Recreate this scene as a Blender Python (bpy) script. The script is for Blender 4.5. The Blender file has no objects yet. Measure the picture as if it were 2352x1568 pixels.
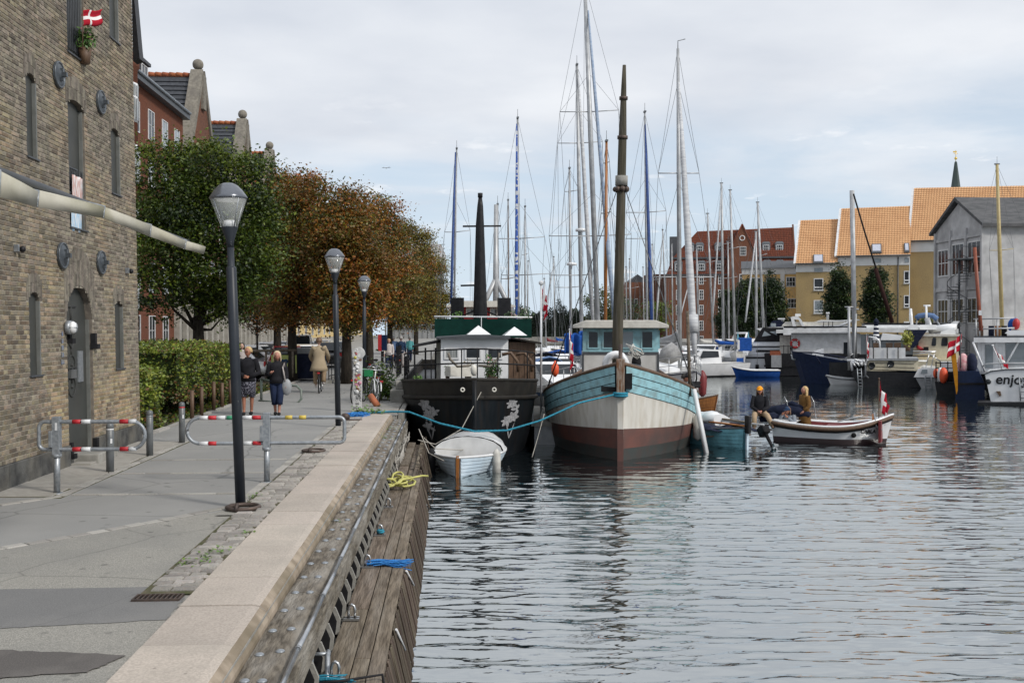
import bpy, bmesh, math, random
import numpy as np
from mathutils import Vector as V, Matrix as MX
S = bpy.context.scene
C = S.collection
PI = math.pi
R = random.Random(11)
rad = math.radians
# ------------------------------------------------------------------ camera
YAW = math.atan(146/2352); PIT = math.atan(29/2352); CH = 2.2
cd = bpy.data.cameras.new('camera'); cam = bpy.data.objects.new('camera', cd); C.objects.link(cam)
cd.sensor_width = 36; cd.lens = 36.0; cd.clip_end = 3000; cd.clip_start = .1
cam.location = (0, 0, CH); cam.rotation_euler = (PI/2-PIT, 0, -YAW)
S.camera = cam
# ------------------------------------------------------------------ sky, sun, exposure
SUN_EL, SUN_AZ = rad(38), rad(130)
w = bpy.data.worlds.new('World'); S.world = w; w.use_nodes = True
nt = w.node_tree; nt.nodes.clear()
def nd(t, typ, **k):
    n = t.nodes.new(typ)
    for a, b in k.items(): setattr(n, a, b)
    return n
def mth(t, op, a, b=None, c=None, clamp=False):
    n = t.nodes.new('ShaderNodeMath'); n.operation = op; n.use_clamp = clamp
    for i, x in enumerate((a, b, c)):
        if x is None: continue
        if isinstance(x, (int, float)): n.inputs[i].default_value = x
        else: t.links.new(x, n.inputs[i])
    return n.outputs[0]
def ramp(t, fac, stops, interp='LINEAR'):
    n = t.nodes.new('ShaderNodeValToRGB'); e = n.color_ramp.elements; n.color_ramp.interpolation = interp
    while len(e) < len(stops): e.new(.5)
    for i, (p, c) in enumerate(stops):
        e[i].position = p; e[i].color = (c, c, c, 1) if isinstance(c, (int, float)) else (*c, 1)
    t.links.new(fac, n.inputs[0]); return n.outputs[0]
def mixc(t, fac, a, b, mode='MIX'):
    n = t.nodes.new('ShaderNodeMix'); n.data_type = 'RGBA'; n.blend_type = mode
    for i, x in ((0, fac), (6, a), (7, b)):
        if isinstance(x, (int, float)): n.inputs[i].default_value = x
        elif isinstance(x, tuple): n.inputs[i].default_value = (*x, 1)
        else: t.links.new(x, n.inputs[i])
    return n.outputs[2]
tc = nd(nt, 'ShaderNodeTexCoord'); sep = nd(nt, 'ShaderNodeSeparateXYZ'); nt.links.new(tc.outputs['Generated'], sep.inputs[0])
zz = mth(nt, 'MAXIMUM', sep.outputs[2], 0.0); zd = mth(nt, 'ADD', zz, .09)
cx = mth(nt, 'DIVIDE', sep.outputs[0], zd); cy = mth(nt, 'DIVIDE', sep.outputs[1], zd)
comb = nd(nt, 'ShaderNodeCombineXYZ'); nt.links.new(cx, comb.inputs[0]); nt.links.new(cy, comb.inputs[1])
n1 = nd(nt, 'ShaderNodeTexNoise'); n1.inputs['Scale'].default_value = .55; n1.inputs['Detail'].default_value = 9; n1.inputs['Roughness'].default_value = .56
n1.inputs['Distortion'].default_value = .3
nt.links.new(comb.outputs[0], n1.inputs['Vector'])
el = mth(nt, 'MULTIPLY', mth(nt, 'SUBTRACT', zz, .10), 2.3)
el = mth(nt, 'MINIMUM', mth(nt, 'MAXIMUM', el, -.12), .42)
cov = ramp(nt, mth(nt, 'ADD', n1.outputs[0], el), [(.47, 0.04), (.55, .22), (.63, .62), (.76, .93)])
n2 = nd(nt, 'ShaderNodeTexNoise'); n2.inputs['Scale'].default_value = .9; n2.inputs['Detail'].default_value = 6; nt.links.new(comb.outputs[0], n2.inputs['Vector'])
cloud = ramp(nt, n2.outputs[0], [(.34, (6.7, 7.1, 7.85)), (.66, (9.2, 9.4, 9.75))])
lum = ramp(nt, zz, [(0, .56), (.28, .57), (.75, .68), (1, .72)])
sky = nd(nt, 'ShaderNodeTexSky', sky_type='NISHITA'); sky.sun_disc = False; sky.sun_elevation = SUN_EL; sky.sun_rotation = SUN_AZ
sky.air_density = 1.0; sky.dust_density = 1.2; sky.ozone_density = 2.0
hz = ramp(nt, zz, [(0.0, .9), (.07, .75), (.2, .62), (.5, .35)])
n3 = nd(nt, 'ShaderNodeTexNoise'); n3.inputs['Scale'].default_value = 2.1; n3.inputs['Detail'].default_value = 7; n3.inputs['Roughness'].default_value = .6; nt.links.new(comb.outputs[0], n3.inputs['Vector'])
puff = mth(nt, 'MULTIPLY', ramp(nt, n3.outputs[0], [(.6, 0), (.68, .75), (.8, 1)]), ramp(nt, zz, [(.0, .4), (.06, 1), (.14, .8), (.24, 0)]))
base = mixc(nt, hz, sky.outputs[0], (7.3, 8.6, 10.0))
col = mixc(nt, puff, mixc(nt, cov, base, cloud), (10.4, 10.5, 10.7))
vm = nd(nt, 'ShaderNodeVectorMath', operation='SCALE'); nt.links.new(col, vm.inputs[0]); nt.links.new(mth(nt, 'MULTIPLY', lum, 1.64), vm.inputs['Scale']); col = vm.outputs[0]
bg = nd(nt, 'ShaderNodeBackground'); bg.inputs[1].default_value = .088; nt.links.new(col, bg.inputs[0])
out = nd(nt, 'ShaderNodeOutputWorld'); nt.links.new(bg.outputs[0], out.inputs[0])
sd = bpy.data.lights.new('sun', 'SUN'); sd.energy = 2.1; sd.angle = rad(9); sd.color = (1, .95, .88)
so = bpy.data.objects.new('sun', sd); C.objects.link(so)
so.rotation_euler = V((-math.sin(SUN_AZ)*math.cos(SUN_EL), -math.cos(SUN_AZ)*math.cos(SUN_EL), -math.sin(SUN_EL))).to_track_quat('-Z', 'Y').to_euler()
S.view_settings.view_transform = 'Standard'; S.view_settings.look = 'None'; S.view_settings.gamma = 1
S.view_settings.use_curve_mapping = False; S.view_settings.exposure = .29
S.cycles.max_bounces = 8; S.cycles.transparent_max_bounces = 12; S.cycles.caustics_reflective = False; S.cycles.caustics_refractive = False
# ------------------------------------------------------------------ photo coordinates -> places
RM = cam.rotation_euler.to_matrix()
def ray(px, py): return RM @ V(((px-1176)/2352, (784-py)/2352, -1))
def at(px, py, Y):            # the place at depth Y seen at that point
    d = ray(px, py); return V((0, 0, CH))+d*(Y/d.y)
def ground(px, py, z=0.0):    # the place on a level plane
    d = ray(px, py); return V((0, 0, CH))+d*((z-CH)/d.z)
WZ = -1.2                      # water level
# ------------------------------------------------------------------ geometry builder
class G:
    def __init__(s): s.v = []; s.f = []; s.m = []; s.sm = []
    def add(s, vs, fs, m=0, smooth=False):
        o = len(s.v); s.v += [tuple(x) for x in vs]
        for f in fs: s.f.append(tuple(i+o for i in f)); s.m.append(m); s.sm.append(smooth)
        return s
    def bx(s, x0, x1, y0, y1, z0, z1, m=0, T=None):
        vs = [V((x, y, z)) for z in (z0, z1) for x, y in ((x0, y0), (x1, y0), (x1, y1), (x0, y1))]
        if T: vs = [T @ q for q in vs]
        return s.add(vs, [(3, 2, 1, 0), (4, 5, 6, 7), (0, 1, 5, 4), (1, 2, 6, 5), (2, 3, 7, 6), (3, 0, 4, 7)], m)
    def cb(s, c, d, m=0, rz=0, rx=0, ry=0):   # centred box
        T = MX.Translation(c) @ MX.Rotation(rz, 4, 'Z') @ MX.Rotation(ry, 4, 'Y') @ MX.Rotation(rx, 4, 'X')
        return s.bx(-d[0]/2, d[0]/2, -d[1]/2, d[1]/2, -d[2]/2, d[2]/2, m, T)
    def tube(s, P, r, n=6, m=0, caps=True, closed=False):
        P = [V(p) for p in P]; k = len(P); rs = r if isinstance(r, (list, tuple)) else [r]*k
        vs = []; up = None
        for i, p in enumerate(P):
            a = P[(i-1) % k] if (i or closed) else P[i]; b = P[(i+1) % k] if (i < k-1 or closed) else P[i]
            t = (b-a)
            if t.length < 1e-9: t = V((0, 0, 1))
            t.normalize()
            if up is None:
                up = V((0, 0, 1)) if abs(t.z) < .9 else V((0, 1, 0))
            x = up-t*up.dot(t)
            if x.length < 1e-6: x = t.orthogonal()
            x.normalize(); up = x; y = t.cross(x)
            for j in range(n):
                an = 2*PI*j/n; vs.append(p+(x*math.cos(an)+y*math.sin(an))*rs[i])
        fs = []
        for i in range(k if closed else k-1):
            for j in range(n):
                a = i*n+j; b = i*n+(j+1) % n; i2 = (i+1) % k; fs.append((a, b, i2*n+(j+1) % n, i2*n+j))
        s.add(vs, fs, m, True)
        if caps and not closed:
            o = len(s.v)-len(vs)
            s.f.append(tuple(o+j for j in range(n-1, -1, -1))); s.m.append(m); s.sm.append(False)
            s.f.append(tuple(o+(k-1)*n+j for j in range(n))); s.m.append(m); s.sm.append(False)
        return s
    def lathe(s, prof, n=16, c=(0, 0, 0), m=0, sx=1, sy=1, T=None, smooth=True):
        vs = []; k = len(prof)
        for r, z in prof:
            for j in range(n):
                a = 2*PI*j/n; q = V((c[0]+r*sx*math.cos(a), c[1]+r*sy*math.sin(a), c[2]+z)); vs.append(T @ q if T else q)
        fs = [(i*n+j, i*n+(j+1) % n, (i+1)*n+(j+1) % n, (i+1)*n+j) for i in range(k-1) for j in range(n)]
        if prof[0][0] > 1e-4: fs.append(tuple(range(n-1, -1, -1)))
        if prof[-1][0] > 1e-4: fs.append(tuple((k-1)*n+j for j in range(n)))
        return s.add(vs, fs, m, smooth)
    def sph(s, c, r, n=10, m=0, sc=(1, 1, 1), T=None):
        prof = [(max(1e-5, math.sin(PI*i/n))*r, -math.cos(PI*i/n)*r*sc[2]) for i in range(n+1)]
        return s.lathe(prof, max(6, n+2), c, m, sc[0], sc[1], T)
    def torus(s, c, RR, r, n=24, k=8, ax='z', m=0, sc=(1, 1)):
        P = []
        for i in range(n):
            a = 2*PI*i/n; u, v = RR*sc[0]*math.cos(a), RR*sc[1]*math.sin(a)
            P.append(V(c)+(V((u, v, 0)) if ax == 'z' else V((u, 0, v)) if ax == 'y' else V((0, u, v))))
        return s.tube(P, r, k, m, closed=True)
    def prism(s, poly, ax, a, b, m=0, T=None):  # polygon extruded along an axis
        n = len(poly); vs = []
        for h in (a, b):
            for u, v in poly:
                q = V((u, v, h)) if ax == 'z' else V((u, h, v)) if ax == 'y' else V((h, u, v)); vs.append(T @ q if T else q)
        fs = [(i, (i+1) % n, n+(i+1) % n, n+i) for i in range(n)]+[tuple(range(n-1, -1, -1)), tuple(range(n, 2*n))]
        return s.add(vs, fs, m)
    def loft(s, rings, m=0, closed=True, caps=True, smooth=True):
        n = len(rings[0]); vs = [p for r in rings for p in r]; fs = []
        for i in range(len(rings)-1):
            for j in range(n if closed else n-1):
                fs.append((i*n+j, i*n+(j+1) % n, (i+1)*n+(j+1) % n, (i+1)*n+j))
        s.add(vs, fs, m, smooth)
        if caps and closed:
            o = len(s.v)-len(vs)
            for fc in (tuple(o+j for j in range(n-1, -1, -1)), tuple(o+len(vs)-n+j for j in range(n))):
                s.f.append(fc); s.m.append(m); s.sm.append(False)
        return s
    def quad(s, a, b, c, d, m=0): return s.add([a, b, c, d], [(0, 1, 2, 3)], m)
    def grid(s, fn, nu, nv, m=0, smooth=True):
        vs = [fn(i/nu, j/nv) for i in range(nu+1) for j in range(nv+1)]; k = nv+1
        return s.add(vs, [(i*k+j, (i+1)*k+j, (i+1)*k+j+1, i*k+j+1) for i in range(nu) for j in range(nv)], m, smooth)
    def mesh(s, name, mats):
        me = bpy.data.meshes.new(name); me.from_pydata(s.v, [], s.f)
        for x in (mats if isinstance(mats, (list, tuple)) else [mats]): me.materials.append(x)
        me.polygons.foreach_set('material_index', s.m); me.polygons.foreach_set('use_smooth', s.sm)
        me.update(); return me
def link(name, data, parent=None):
    o = bpy.data.objects.new(name, data); C.objects.link(o)
    if parent: o.parent = parent
    return o
def props(o, label=None, cat=None, group=None, kind=None):
    for k, x in (('label', label), ('category', cat), ('group', group), ('kind', kind)):
        if x: o[k] = x
    return o
def part(name, g, mats, parent=None, bev=0, label=None, kind=None, solid=0, sub=0):
    o = link(name, g.mesh(name, mats) if isinstance(g, G) else g, parent)
    if solid:
        m = o.modifiers.new('s', 'SOLIDIFY'); m.thickness = solid; m.offset = 0
    if sub:
        m = o.modifiers.new('u', 'SUBSURF'); m.levels = m.render_levels = sub
    if bev:
        m = o.modifiers.new('b', 'BEVEL'); m.width = bev; m.segments = 2; m.limit_method = 'ANGLE'; m.angle_limit = rad(50)
    return props(o, label, None, None, kind)
def thing(name, label, cat, loc=(0, 0, 0), rz=0, group=None):
    o = link(name, None); o.location = loc; o.rotation_euler = (0, 0, rz); o.empty_display_size = .2
    return props(o, label, cat, group)
def solo(name, g, mats, label, cat, group=None, loc=(0, 0, 0), rz=0, **k):
    o = part(name, g, mats, None, **k); o.location = loc; o.rotation_euler = (0, 0, rz); return props(o, label, cat, group)
def struct(name, g, mats, **k): return props(part(name, g, mats, None, **k), kind='structure')
def kids(o): return [c for c in C.objects if c.parent == o]
def dup(root, loc, rz=0, label=None, group=None, swap=None):
    def cp(o, par):
        c = o.copy(); C.objects.link(c)
        if par: c.parent = par
        if swap and o.data and any(m.name in swap for m in o.data.materials if m):
            c.data = o.data.copy()
            for i, m in enumerate(c.data.materials):
                if m and m.name in swap: c.data.materials[i] = swap[m.name]
        for k in o.children: cp(k, c)
        return c
    r = cp(root, None); r.location = loc; r.rotation_euler = (0, 0, rz)
    if label: r['label'] = label
    if group: r['group'] = group
    return r
def text_mesh(body, size, depth=.004, font_shear=0, bold=0):
    cu = bpy.data.curves.new('t', 'FONT'); cu.body = body; cu.size = size; cu.extrude = depth; cu.shear = font_shear; cu.offset = bold
    cu.align_x = 'CENTER'; cu.align_y = 'CENTER'
    o = bpy.data.objects.new('t', cu); C.objects.link(o); dg = bpy.context.evaluated_depsgraph_get()
    me = bpy.data.meshes.new_from_object(o.evaluated_get(dg)); bpy.data.objects.remove(o); return me
# ------------------------------------------------------------------ materials
MT = {}
def mk(name, c1, c2=None, sc=6, rough=.65, bump=0, bsc=30, metal=0, st=(1, 1, 1), rnd=0, orn=0, spec=.5, det=5, c3=None, sc3=1.2, a3=.5, coat=0, lo=.38, hi=.62, spots=None):
    m = bpy.data.materials.new(name); m.use_nodes = True; t = m.node_tree; b = t.nodes['Principled BSDF']
    b.inputs['Roughness'].default_value = rough; b.inputs['Metallic'].default_value = metal; b.inputs['Specular IOR Level'].default_value = spec*(.3 if rough >= .8 and not metal else 1)
    b.inputs['Coat Weight'].default_value = coat
    tcn = nd(t, 'ShaderNodeTexCoord'); mp = nd(t, 'ShaderNodeMapping'); mp.inputs['Scale'].default_value = st; t.links.new(tcn.outputs['Object'], mp.inputs[0])
    col = None
    if c2 is None: c2 = tuple(x*.82 for x in c1)
    n = nd(t, 'ShaderNodeTexNoise'); n.inputs['Scale'].default_value = sc; n.inputs['Detail'].default_value = det; t.links.new(mp.outputs[0], n.inputs[0])
    col = ramp(t, n.outputs[0], [(lo, c1), (hi, c2)])
    if c3:
        n3 = nd(t, 'ShaderNodeTexNoise'); n3.inputs['Scale'].default_value = sc3; n3.inputs['Detail'].default_value = 6; t.links.new(mp.outputs[0], n3.inputs[0])
        col = mixc(t, mth(t, 'MULTIPLY', ramp(t, n3.outputs[0], [(.45, 0), (.7, 1)]), a3), col, c3)
    if spots:
        vo = nd(t, 'ShaderNodeTexVoronoi'); vo.inputs['Scale'].default_value = spots[0]; t.links.new(tcn.outputs['Object'], vo.inputs[0]); ns = nd(t, 'ShaderNodeTexNoise'); ns.inputs['Scale'].default_value = spots[0]*.23; t.links.new(tcn.outputs['Object'], ns.inputs[0])
        sf = mth(t, 'MULTIPLY', ramp(t, vo.outputs['Distance'], [(spots[1]*.6, 1), (spots[1], 0)]), ramp(t, ns.outputs[0], [(.5, 0), (.6, spots[3])])); col = mixc(t, sf, col, spots[2])
        cr = nd(t, 'ShaderNodeTexVoronoi'); cr.feature = 'DISTANCE_TO_EDGE'; cr.inputs['Scale'].default_value = spots[4]; dm = nd(t, 'ShaderNodeVectorMath', operation='MULTIPLY_ADD'); t.links.new(ns.outputs['Color'], dm.inputs[0]); dm.inputs[1].default_value = (.35, .35, .35); t.links.new(tcn.outputs['Object'], dm.inputs[2]); t.links.new(dm.outputs[0], cr.inputs[0])
        col = mixc(t, mth(t, 'MULTIPLY', ramp(t, cr.outputs['Distance'], [(.0, 1), (.006, 0)]), spots[5]), col, spots[2])
    if rnd or orn:
        if rnd:
            gi = nd(t, 'ShaderNodeNewGeometry'); rv = gi.outputs['Random Per Island']; am = rnd
        else:
            oi = nd(t, 'ShaderNodeObjectInfo'); rv = oi.outputs['Random']; am = orn
        hsv = nd(t, 'ShaderNodeHueSaturation'); t.links.new(col, hsv.inputs['Color'])
        t.links.new(mth(t, 'MULTIPLY_ADD', rv, 2*am, 1-am), hsv.inputs['Value'])
        t.links.new(mth(t, 'MULTIPLY_ADD', mth(t, 'FRACT', mth(t, 'MULTIPLY', rv, 7.31)), .04*min(1, am*3), .5-.02*min(1, am*3)), hsv.inputs['Hue'])
        col = hsv.outputs[0]
    t.links.new(col, b.inputs['Base Color'])
    if bump:
        bn = nd(t, 'ShaderNodeTexNoise'); bn.inputs['Scale'].default_value = bsc; bn.inputs['Detail'].default_value = 4; t.links.new(mp.outputs[0], bn.inputs[0])
        bp = nd(t, 'ShaderNodeBump'); bp.inputs['Strength'].default_value = min(1, bump); bp.inputs['Distance'].default_value = .02
        t.links.new(bn.outputs[0], bp.inputs['Height']); t.links.new(bp.outputs[0], b.inputs['Normal'])
    MT[name] = m; return m
def glass(name, tint=(.9, .95, .95), alpha=.25, rough=.05):
    m = bpy.data.materials.new(name); m.use_nodes = True; t = m.node_tree; b = t.nodes['Principled BSDF']
    b.inputs['Base Color'].default_value = (*tint, 1); b.inputs['Roughness'].default_value = rough; b.inputs['Alpha'].default_value = alpha; MT[name] = m; return m
white = mk('white_paint', (.72, .73, .74), (.6, .61, .62), sc=3, rough=.4, c3=(.42, .41, .38), sc3=2, a3=.35)
gelcoat = mk('gelcoat', (.78, .79, .8), (.7, .71, .72), sc=2, rough=.22)
offwhite = mk('off_white', (.66, .64, .58), (.55, .53, .48), rough=.5)
cream = mk('cream_paint', (.66, .6, .44), (.58, .52, .38), rough=.45)
black = mk('black_paint', (.008, .008, .01), (.015, .015, .017), rough=.45, bump=.05, spec=.25)
blackmat = mk('black_matt', (.012, .012, .013), (.02, .02, .022), rough=.8)
navy = mk('navy_paint', (.005, .013, .042), (.008, .018, .055), rough=.4, spec=.22)
navyc = mk('navy_canvas', (.01, .014, .03), (.018, .022, .045), rough=.85, bump=.15)
dkgrey = mk('dark_grey', (.05, .055, .062), (.065, .07, .078), rough=.5)
grey = mk('grey_paint', (.3, .31, .32), (.24, .25, .26), rough=.5)
galv = mk('galvanised', (.34, .36, .38), (.24, .26, .28), sc=22, rough=.42, metal=.55)
steel = mk('steel', (.5, .51, .52), (.4, .41, .42), rough=.28, metal=.9)
alu = mk('mast_alloy', (.42, .43, .44), (.3, .31, .32), sc=2, rough=.45, metal=.3)
wirem = mk('rig_wire', (.16, .17, .18), rough=.4, metal=.3)
iron = mk('rusty_iron', (.06, .045, .04), (.11, .08, .065), sc=9, rough=.55, metal=.5)
red = mk('red_paint', (.42, .02, .025), (.36, .018, .02), rough=.5)
flagred = mk('flag_red', (.4, .012, .028), (.33, .01, .022), rough=.8)
flagwhite = mk('flag_white', (.75, .74, .73), rough=.8)
orange = mk('orange', (.75, .1, .03), (.65, .08, .025), rough=.5)
mustard = mk('mustard_canvas', (.55, .24, .02), (.46, .19, .016), rough=.8)
darkred = mk('dark_red', (.16, .012, .015), (.13, .01, .012), rough=.5)
bluecan = mk('blue_canvas', (.02, .09, .36), (.015, .07, .28), rough=.8)
slblue = mk('slate_blue', (.12, .19, .34), (.1, .16, .29), rough=.8)
ltblue = mk('pale_blue_paint', (.6, .71, .8), (.52, .64, .74), sc=4, rough=.5, c3=(.3, .32, .32), sc3=3, a3=.35)
tealp = mk('teal_paint', (.2, .48, .57), (.16, .41, .5), sc=4, rough=.5, c3=(.05, .12, .13), sc3=3, a3=.5)
sky_teal = mk('faded_turquoise', (.3, .54, .6), (.24, .46, .52), sc=5, rough=.55, c3=(.2, .17, .13), sc3=5, a3=.45)
varnish = mk('varnished_wood', (.36, .14, .035), (.26, .095, .022), sc=3, st=(8, 8, .6), rough=.35)
brownw = mk('brown_wood', (.12, .07, .04), (.08, .045, .026), sc=4, st=(6, 6, .7), rough=.6)
mastw = mk('weathered_mast', (.05, .047, .032), (.085, .075, .055), sc=3, st=(9, 9, .5), rough=.8, c3=(.12, .11, .1), sc3=2, a3=.6)
pane = mk('window_glass', (.012, .015, .018), (.025, .03, .035), sc=1.5, rough=.08, spec=.35)
panel = mk('pale_glass', (.16, .19, .21), (.24, .27, .29), sc=1.2, rough=.08, spec=.8)
curtain = mk('curtained_glass', (.32, .33, .32), (.12, .13, .13), sc=4, st=(9, 1, .3), rough=.12, spec=.7)
rope_blue = mk('blue_rope', (.03, .2, .3), (.05, .28, .38), sc=60, rough=.9, bump=.4, bsc=80)
rope_w = mk('grey_rope', (.42, .4, .36), (.3, .28, .25), sc=60, rough=.9)
rope_y = mk('yellow_hose', (.5, .48, .14), (.4, .38, .11), sc=20, rough=.6)
fendw = mk('fender_white', (.55, .54, .5), (.42, .41, .38), rough=.5)
greenc = mk('green_canvas', (.004, .034, .026), (.003, .025, .02), sc=5, rough=.85, bump=.2)
# ================================================================== SETTING
asph = mk('smooth_asphalt', (.27, .268, .258), (.225, .224, .217), sc=90, rough=.85, bump=.35, bsc=160, c3=(.31, .305, .29), sc3=.7, a3=.6, spots=(4, .2, (.12, .12, .115), .7, .3, .7))
coarse = mk('coarse_asphalt', (.36, .345, .31), (.22, .215, .195), sc=110, rough=.9, bump=.6, bsc=120, c3=(.2, .2, .19), sc3=.6, a3=.7, spots=(5, .2, (.12, .118, .11), .7, .4, .6))
patchm = mk('new_asphalt', (.19, .189, .186), (.145, .145, .144), sc=100, rough=.85, bump=.35, bsc=150, c3=(.23, .225, .215), sc3=1.1, a3=.7, spots=(5, .18, (.08, .08, .08), .5, .5, .3))
patchr = mk('brown_asphalt', (.125, .115, .108), (.09, .085, .082), sc=90, rough=.85, bump=.35, bsc=150, c3=(.21, .195, .18), sc3=1.3, a3=.75)
earth = mk('earth', (.09, .075, .05), (.05, .05, .03), sc=12, rough=1, bump=.8, bsc=40)
granite = mk('pink_granite', (.45, .395, .34), (.35, .305, .262), sc=60, rough=.75, bump=.25, bsc=60, c3=(.29, .26, .225), sc3=1.6, a3=.55, orn=.09, spots=(9, .14, (.16, .14, .12), .6, .2, .0))
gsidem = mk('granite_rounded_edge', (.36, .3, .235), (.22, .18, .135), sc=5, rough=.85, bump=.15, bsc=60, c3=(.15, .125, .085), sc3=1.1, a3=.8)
cobm = mk('cobble_stone', (.36, .34, .31), (.26, .25, .235), sc=14, rough=.8, bump=.5, bsc=40, orn=.28, c3=(.33, .27, .22), sc3=2, a3=.5)
cobr = mk('cobble_far', (.36, .34, .31), (.26, .25, .235), sc=14, rough=.8, bump=.5, bsc=40, rnd=.28)
bordm = mk('border_stone', (.36, .345, .315), (.28, .27, .25), sc=20, rough=.8, bump=.4, bsc=50, orn=.22)
flagm = mk('flagstone', (.33, .315, .285), (.28, .265, .24), sc=6, rough=.85, bump=.25, bsc=70, orn=.07)
joint = mk('mossy_joint', (.12, .105, .075), (.07, .075, .035), sc=8, rough=1, bump=.9, bsc=40)
timber = mk('grey_timber', (.2, .175, .14), (.095, .082, .066), sc=4, st=(6, 1.3, 6), rough=.85, bump=.9, bsc=9, c3=(.34, .32, .285), sc3=.9, a3=.8, orn=.12)
deckm = mk('brown_timber', (.19, .155, .118), (.1, .08, .06), sc=3, st=(7, .8, 7), rough=.85, bump=.8, bsc=7, c3=(.24, .21, .175), sc3=1, a3=.7, orn=.14)
pilem = mk('dark_timber', (.06, .045, .035), (.13, .105, .08), sc=2.4, st=(5, 9, .8), rough=.85, bump=.8, bsc=6, orn=.35)
concm = mk('concrete', (.32, .31, .285), (.25, .245, .225), sc=7, rough=.9, bump=.3, bsc=40, c3=(.16, .15, .13), sc3=2.5, a3=.6)
mossm = mk('weed_leaf', (.07, .15, .02), (.12, .2, .03), sc=8, rough=.6, rnd=.35)
# ---- water
WAVE = .0235
wm = bpy.data.materials.new('water'); wm.use_nodes = True; t = wm.node_tree; b = t.nodes['Principled BSDF']
b.inputs['Base Color'].default_value = (.006, .009, .011, 1); b.inputs['Roughness'].default_value = .5; b.inputs['Specular IOR Level'].default_value = 0
tcn = nd(t, 'ShaderNodeTexCoord'); hs = None
for sx, sy, sc, amp, dist in ((.5, 1.4, 1.0, .012, .5), (1.6, 4.6, 1.0, .006, .7), (5, 11, 1.0, .0012, .4)):
    mp = nd(t, 'ShaderNodeMapping'); mp.inputs['Scale'].default_value = (sx, sy, 1); mp.inputs['Rotation'].default_value = (0, 0, rad(9*sx if sx < 3 else -12)); t.links.new(tcn.outputs['Object'], mp.inputs[0])
    n = nd(t, 'ShaderNodeTexNoise'); n.inputs['Scale'].default_value = sc; n.inputs['Detail'].default_value = 2; n.inputs['Distortion'].default_value = dist; t.links.new(mp.outputs[0], n.inputs[0])
    h = mth(t, 'MULTIPLY', n.outputs[0], amp); hs = h if hs is None else mth(t, 'ADD', hs, h)
bp = nd(t, 'ShaderNodeBump'); bp.inputs['Strength'].default_value = 1; bp.inputs['Distance'].default_value = 1.0; t.links.new(hs, bp.inputs['Height']); gl = nd(t, 'ShaderNodeBsdfGlossy'); gl.inputs['Roughness'].default_value = .03; gl.inputs['Color'].default_value = (.97, 1, .99, 1); t.links.new(bp.outputs[0], gl.inputs['Normal']); fr = nd(t, 'ShaderNodeFresnel'); fr.inputs['IOR'].default_value = 1.5; t.links.new(bp.outputs[0], fr.inputs['Normal'])
ms = nd(t, 'ShaderNodeMixShader'); t.links.new(mth(t, 'MULTIPLY_ADD', fr.outputs[0], .52, .45, clamp=True), ms.inputs[0]); t.links.new(b.outputs[0], ms.inputs[1]); t.links.new(gl.outputs[0], ms.inputs[2]); t.links.new(ms.outputs[0], t.nodes['Material Output'].inputs[0])
rs = np.random.RandomState(5); Ys = [6.3]
while Ys[-1] < 285: Ys.append(Ys[-1]+max(.012, Ys[-1]**2/8000*.85))
Ys = np.array(Ys); NC = 270; lo, hi = np.full(len(Ys), -2.2), np.minimum(.66*Ys+3, 44)
XX = lo[:, None]+(hi-lo)[:, None]*np.linspace(0, 1, NC)[None]; YY = np.repeat(Ys[:, None], NC, 1); ZZ = np.zeros_like(XX); sp_ = np.gradient(Ys)[:, None]
gust = .75+.35*np.sin(XX*.21+YY*.13+1)*np.sin(YY*.31-XX*.17)
for k in range(72):
    lam = .12*(.9/.12)**(rs.rand()**1.15); an = rs.normal(0, .24)+.04; kx, ky = math.sin(an)*2*PI/lam, math.cos(an)*2*PI/lam
    amp = WAVE*lam/(2*PI)*rs.uniform(.6, 1.3); att = np.clip((lam/sp_-2.)/1.6, 0, 1)
    wx = XX+.10*np.sin(YY*1.7+k)+.2*np.sin(XX*.6+k*2); th = kx*wx+ky*YY+rs.rand()*6.28; ZZ += amp*att*gust*np.sin(th+.35*np.sin(th))
me = bpy.data.meshes.new('water'); nr = len(Ys); me.vertices.add(nr*NC); me.vertices.foreach_set('co', np.stack([XX, YY, ZZ+WZ], -1).ravel().astype(np.float32))
ii, jj = np.meshgrid(np.arange(nr-1), np.arange(NC-1), indexing='ij'); a0 = (ii*NC+jj).ravel(); F = np.stack([a0, a0+1, a0+NC+1, a0+NC], -1).ravel()
nf = len(a0); me.loops.add(nf*4); me.loops.foreach_set('vertex_index', F.astype(np.int32)); me.polygons.add(nf); me.polygons.foreach_set('loop_start', np.arange(0, nf*4, 4, dtype=np.int32)); me.polygons.foreach_set('loop_total', np.full(nf, 4, np.int32)); me.polygons.foreach_set('use_smooth', np.ones(nf, bool))
me.materials.append(wm); me.update(); me.validate(); props(link('water', me), kind='structure')
g = G(); g.quad((-6, -40, WZ-.15), (60, -40, WZ-.15), (60, 290, WZ-.15), (-6, 290, WZ-.15)); struct('deep_water', g, wm)
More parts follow.
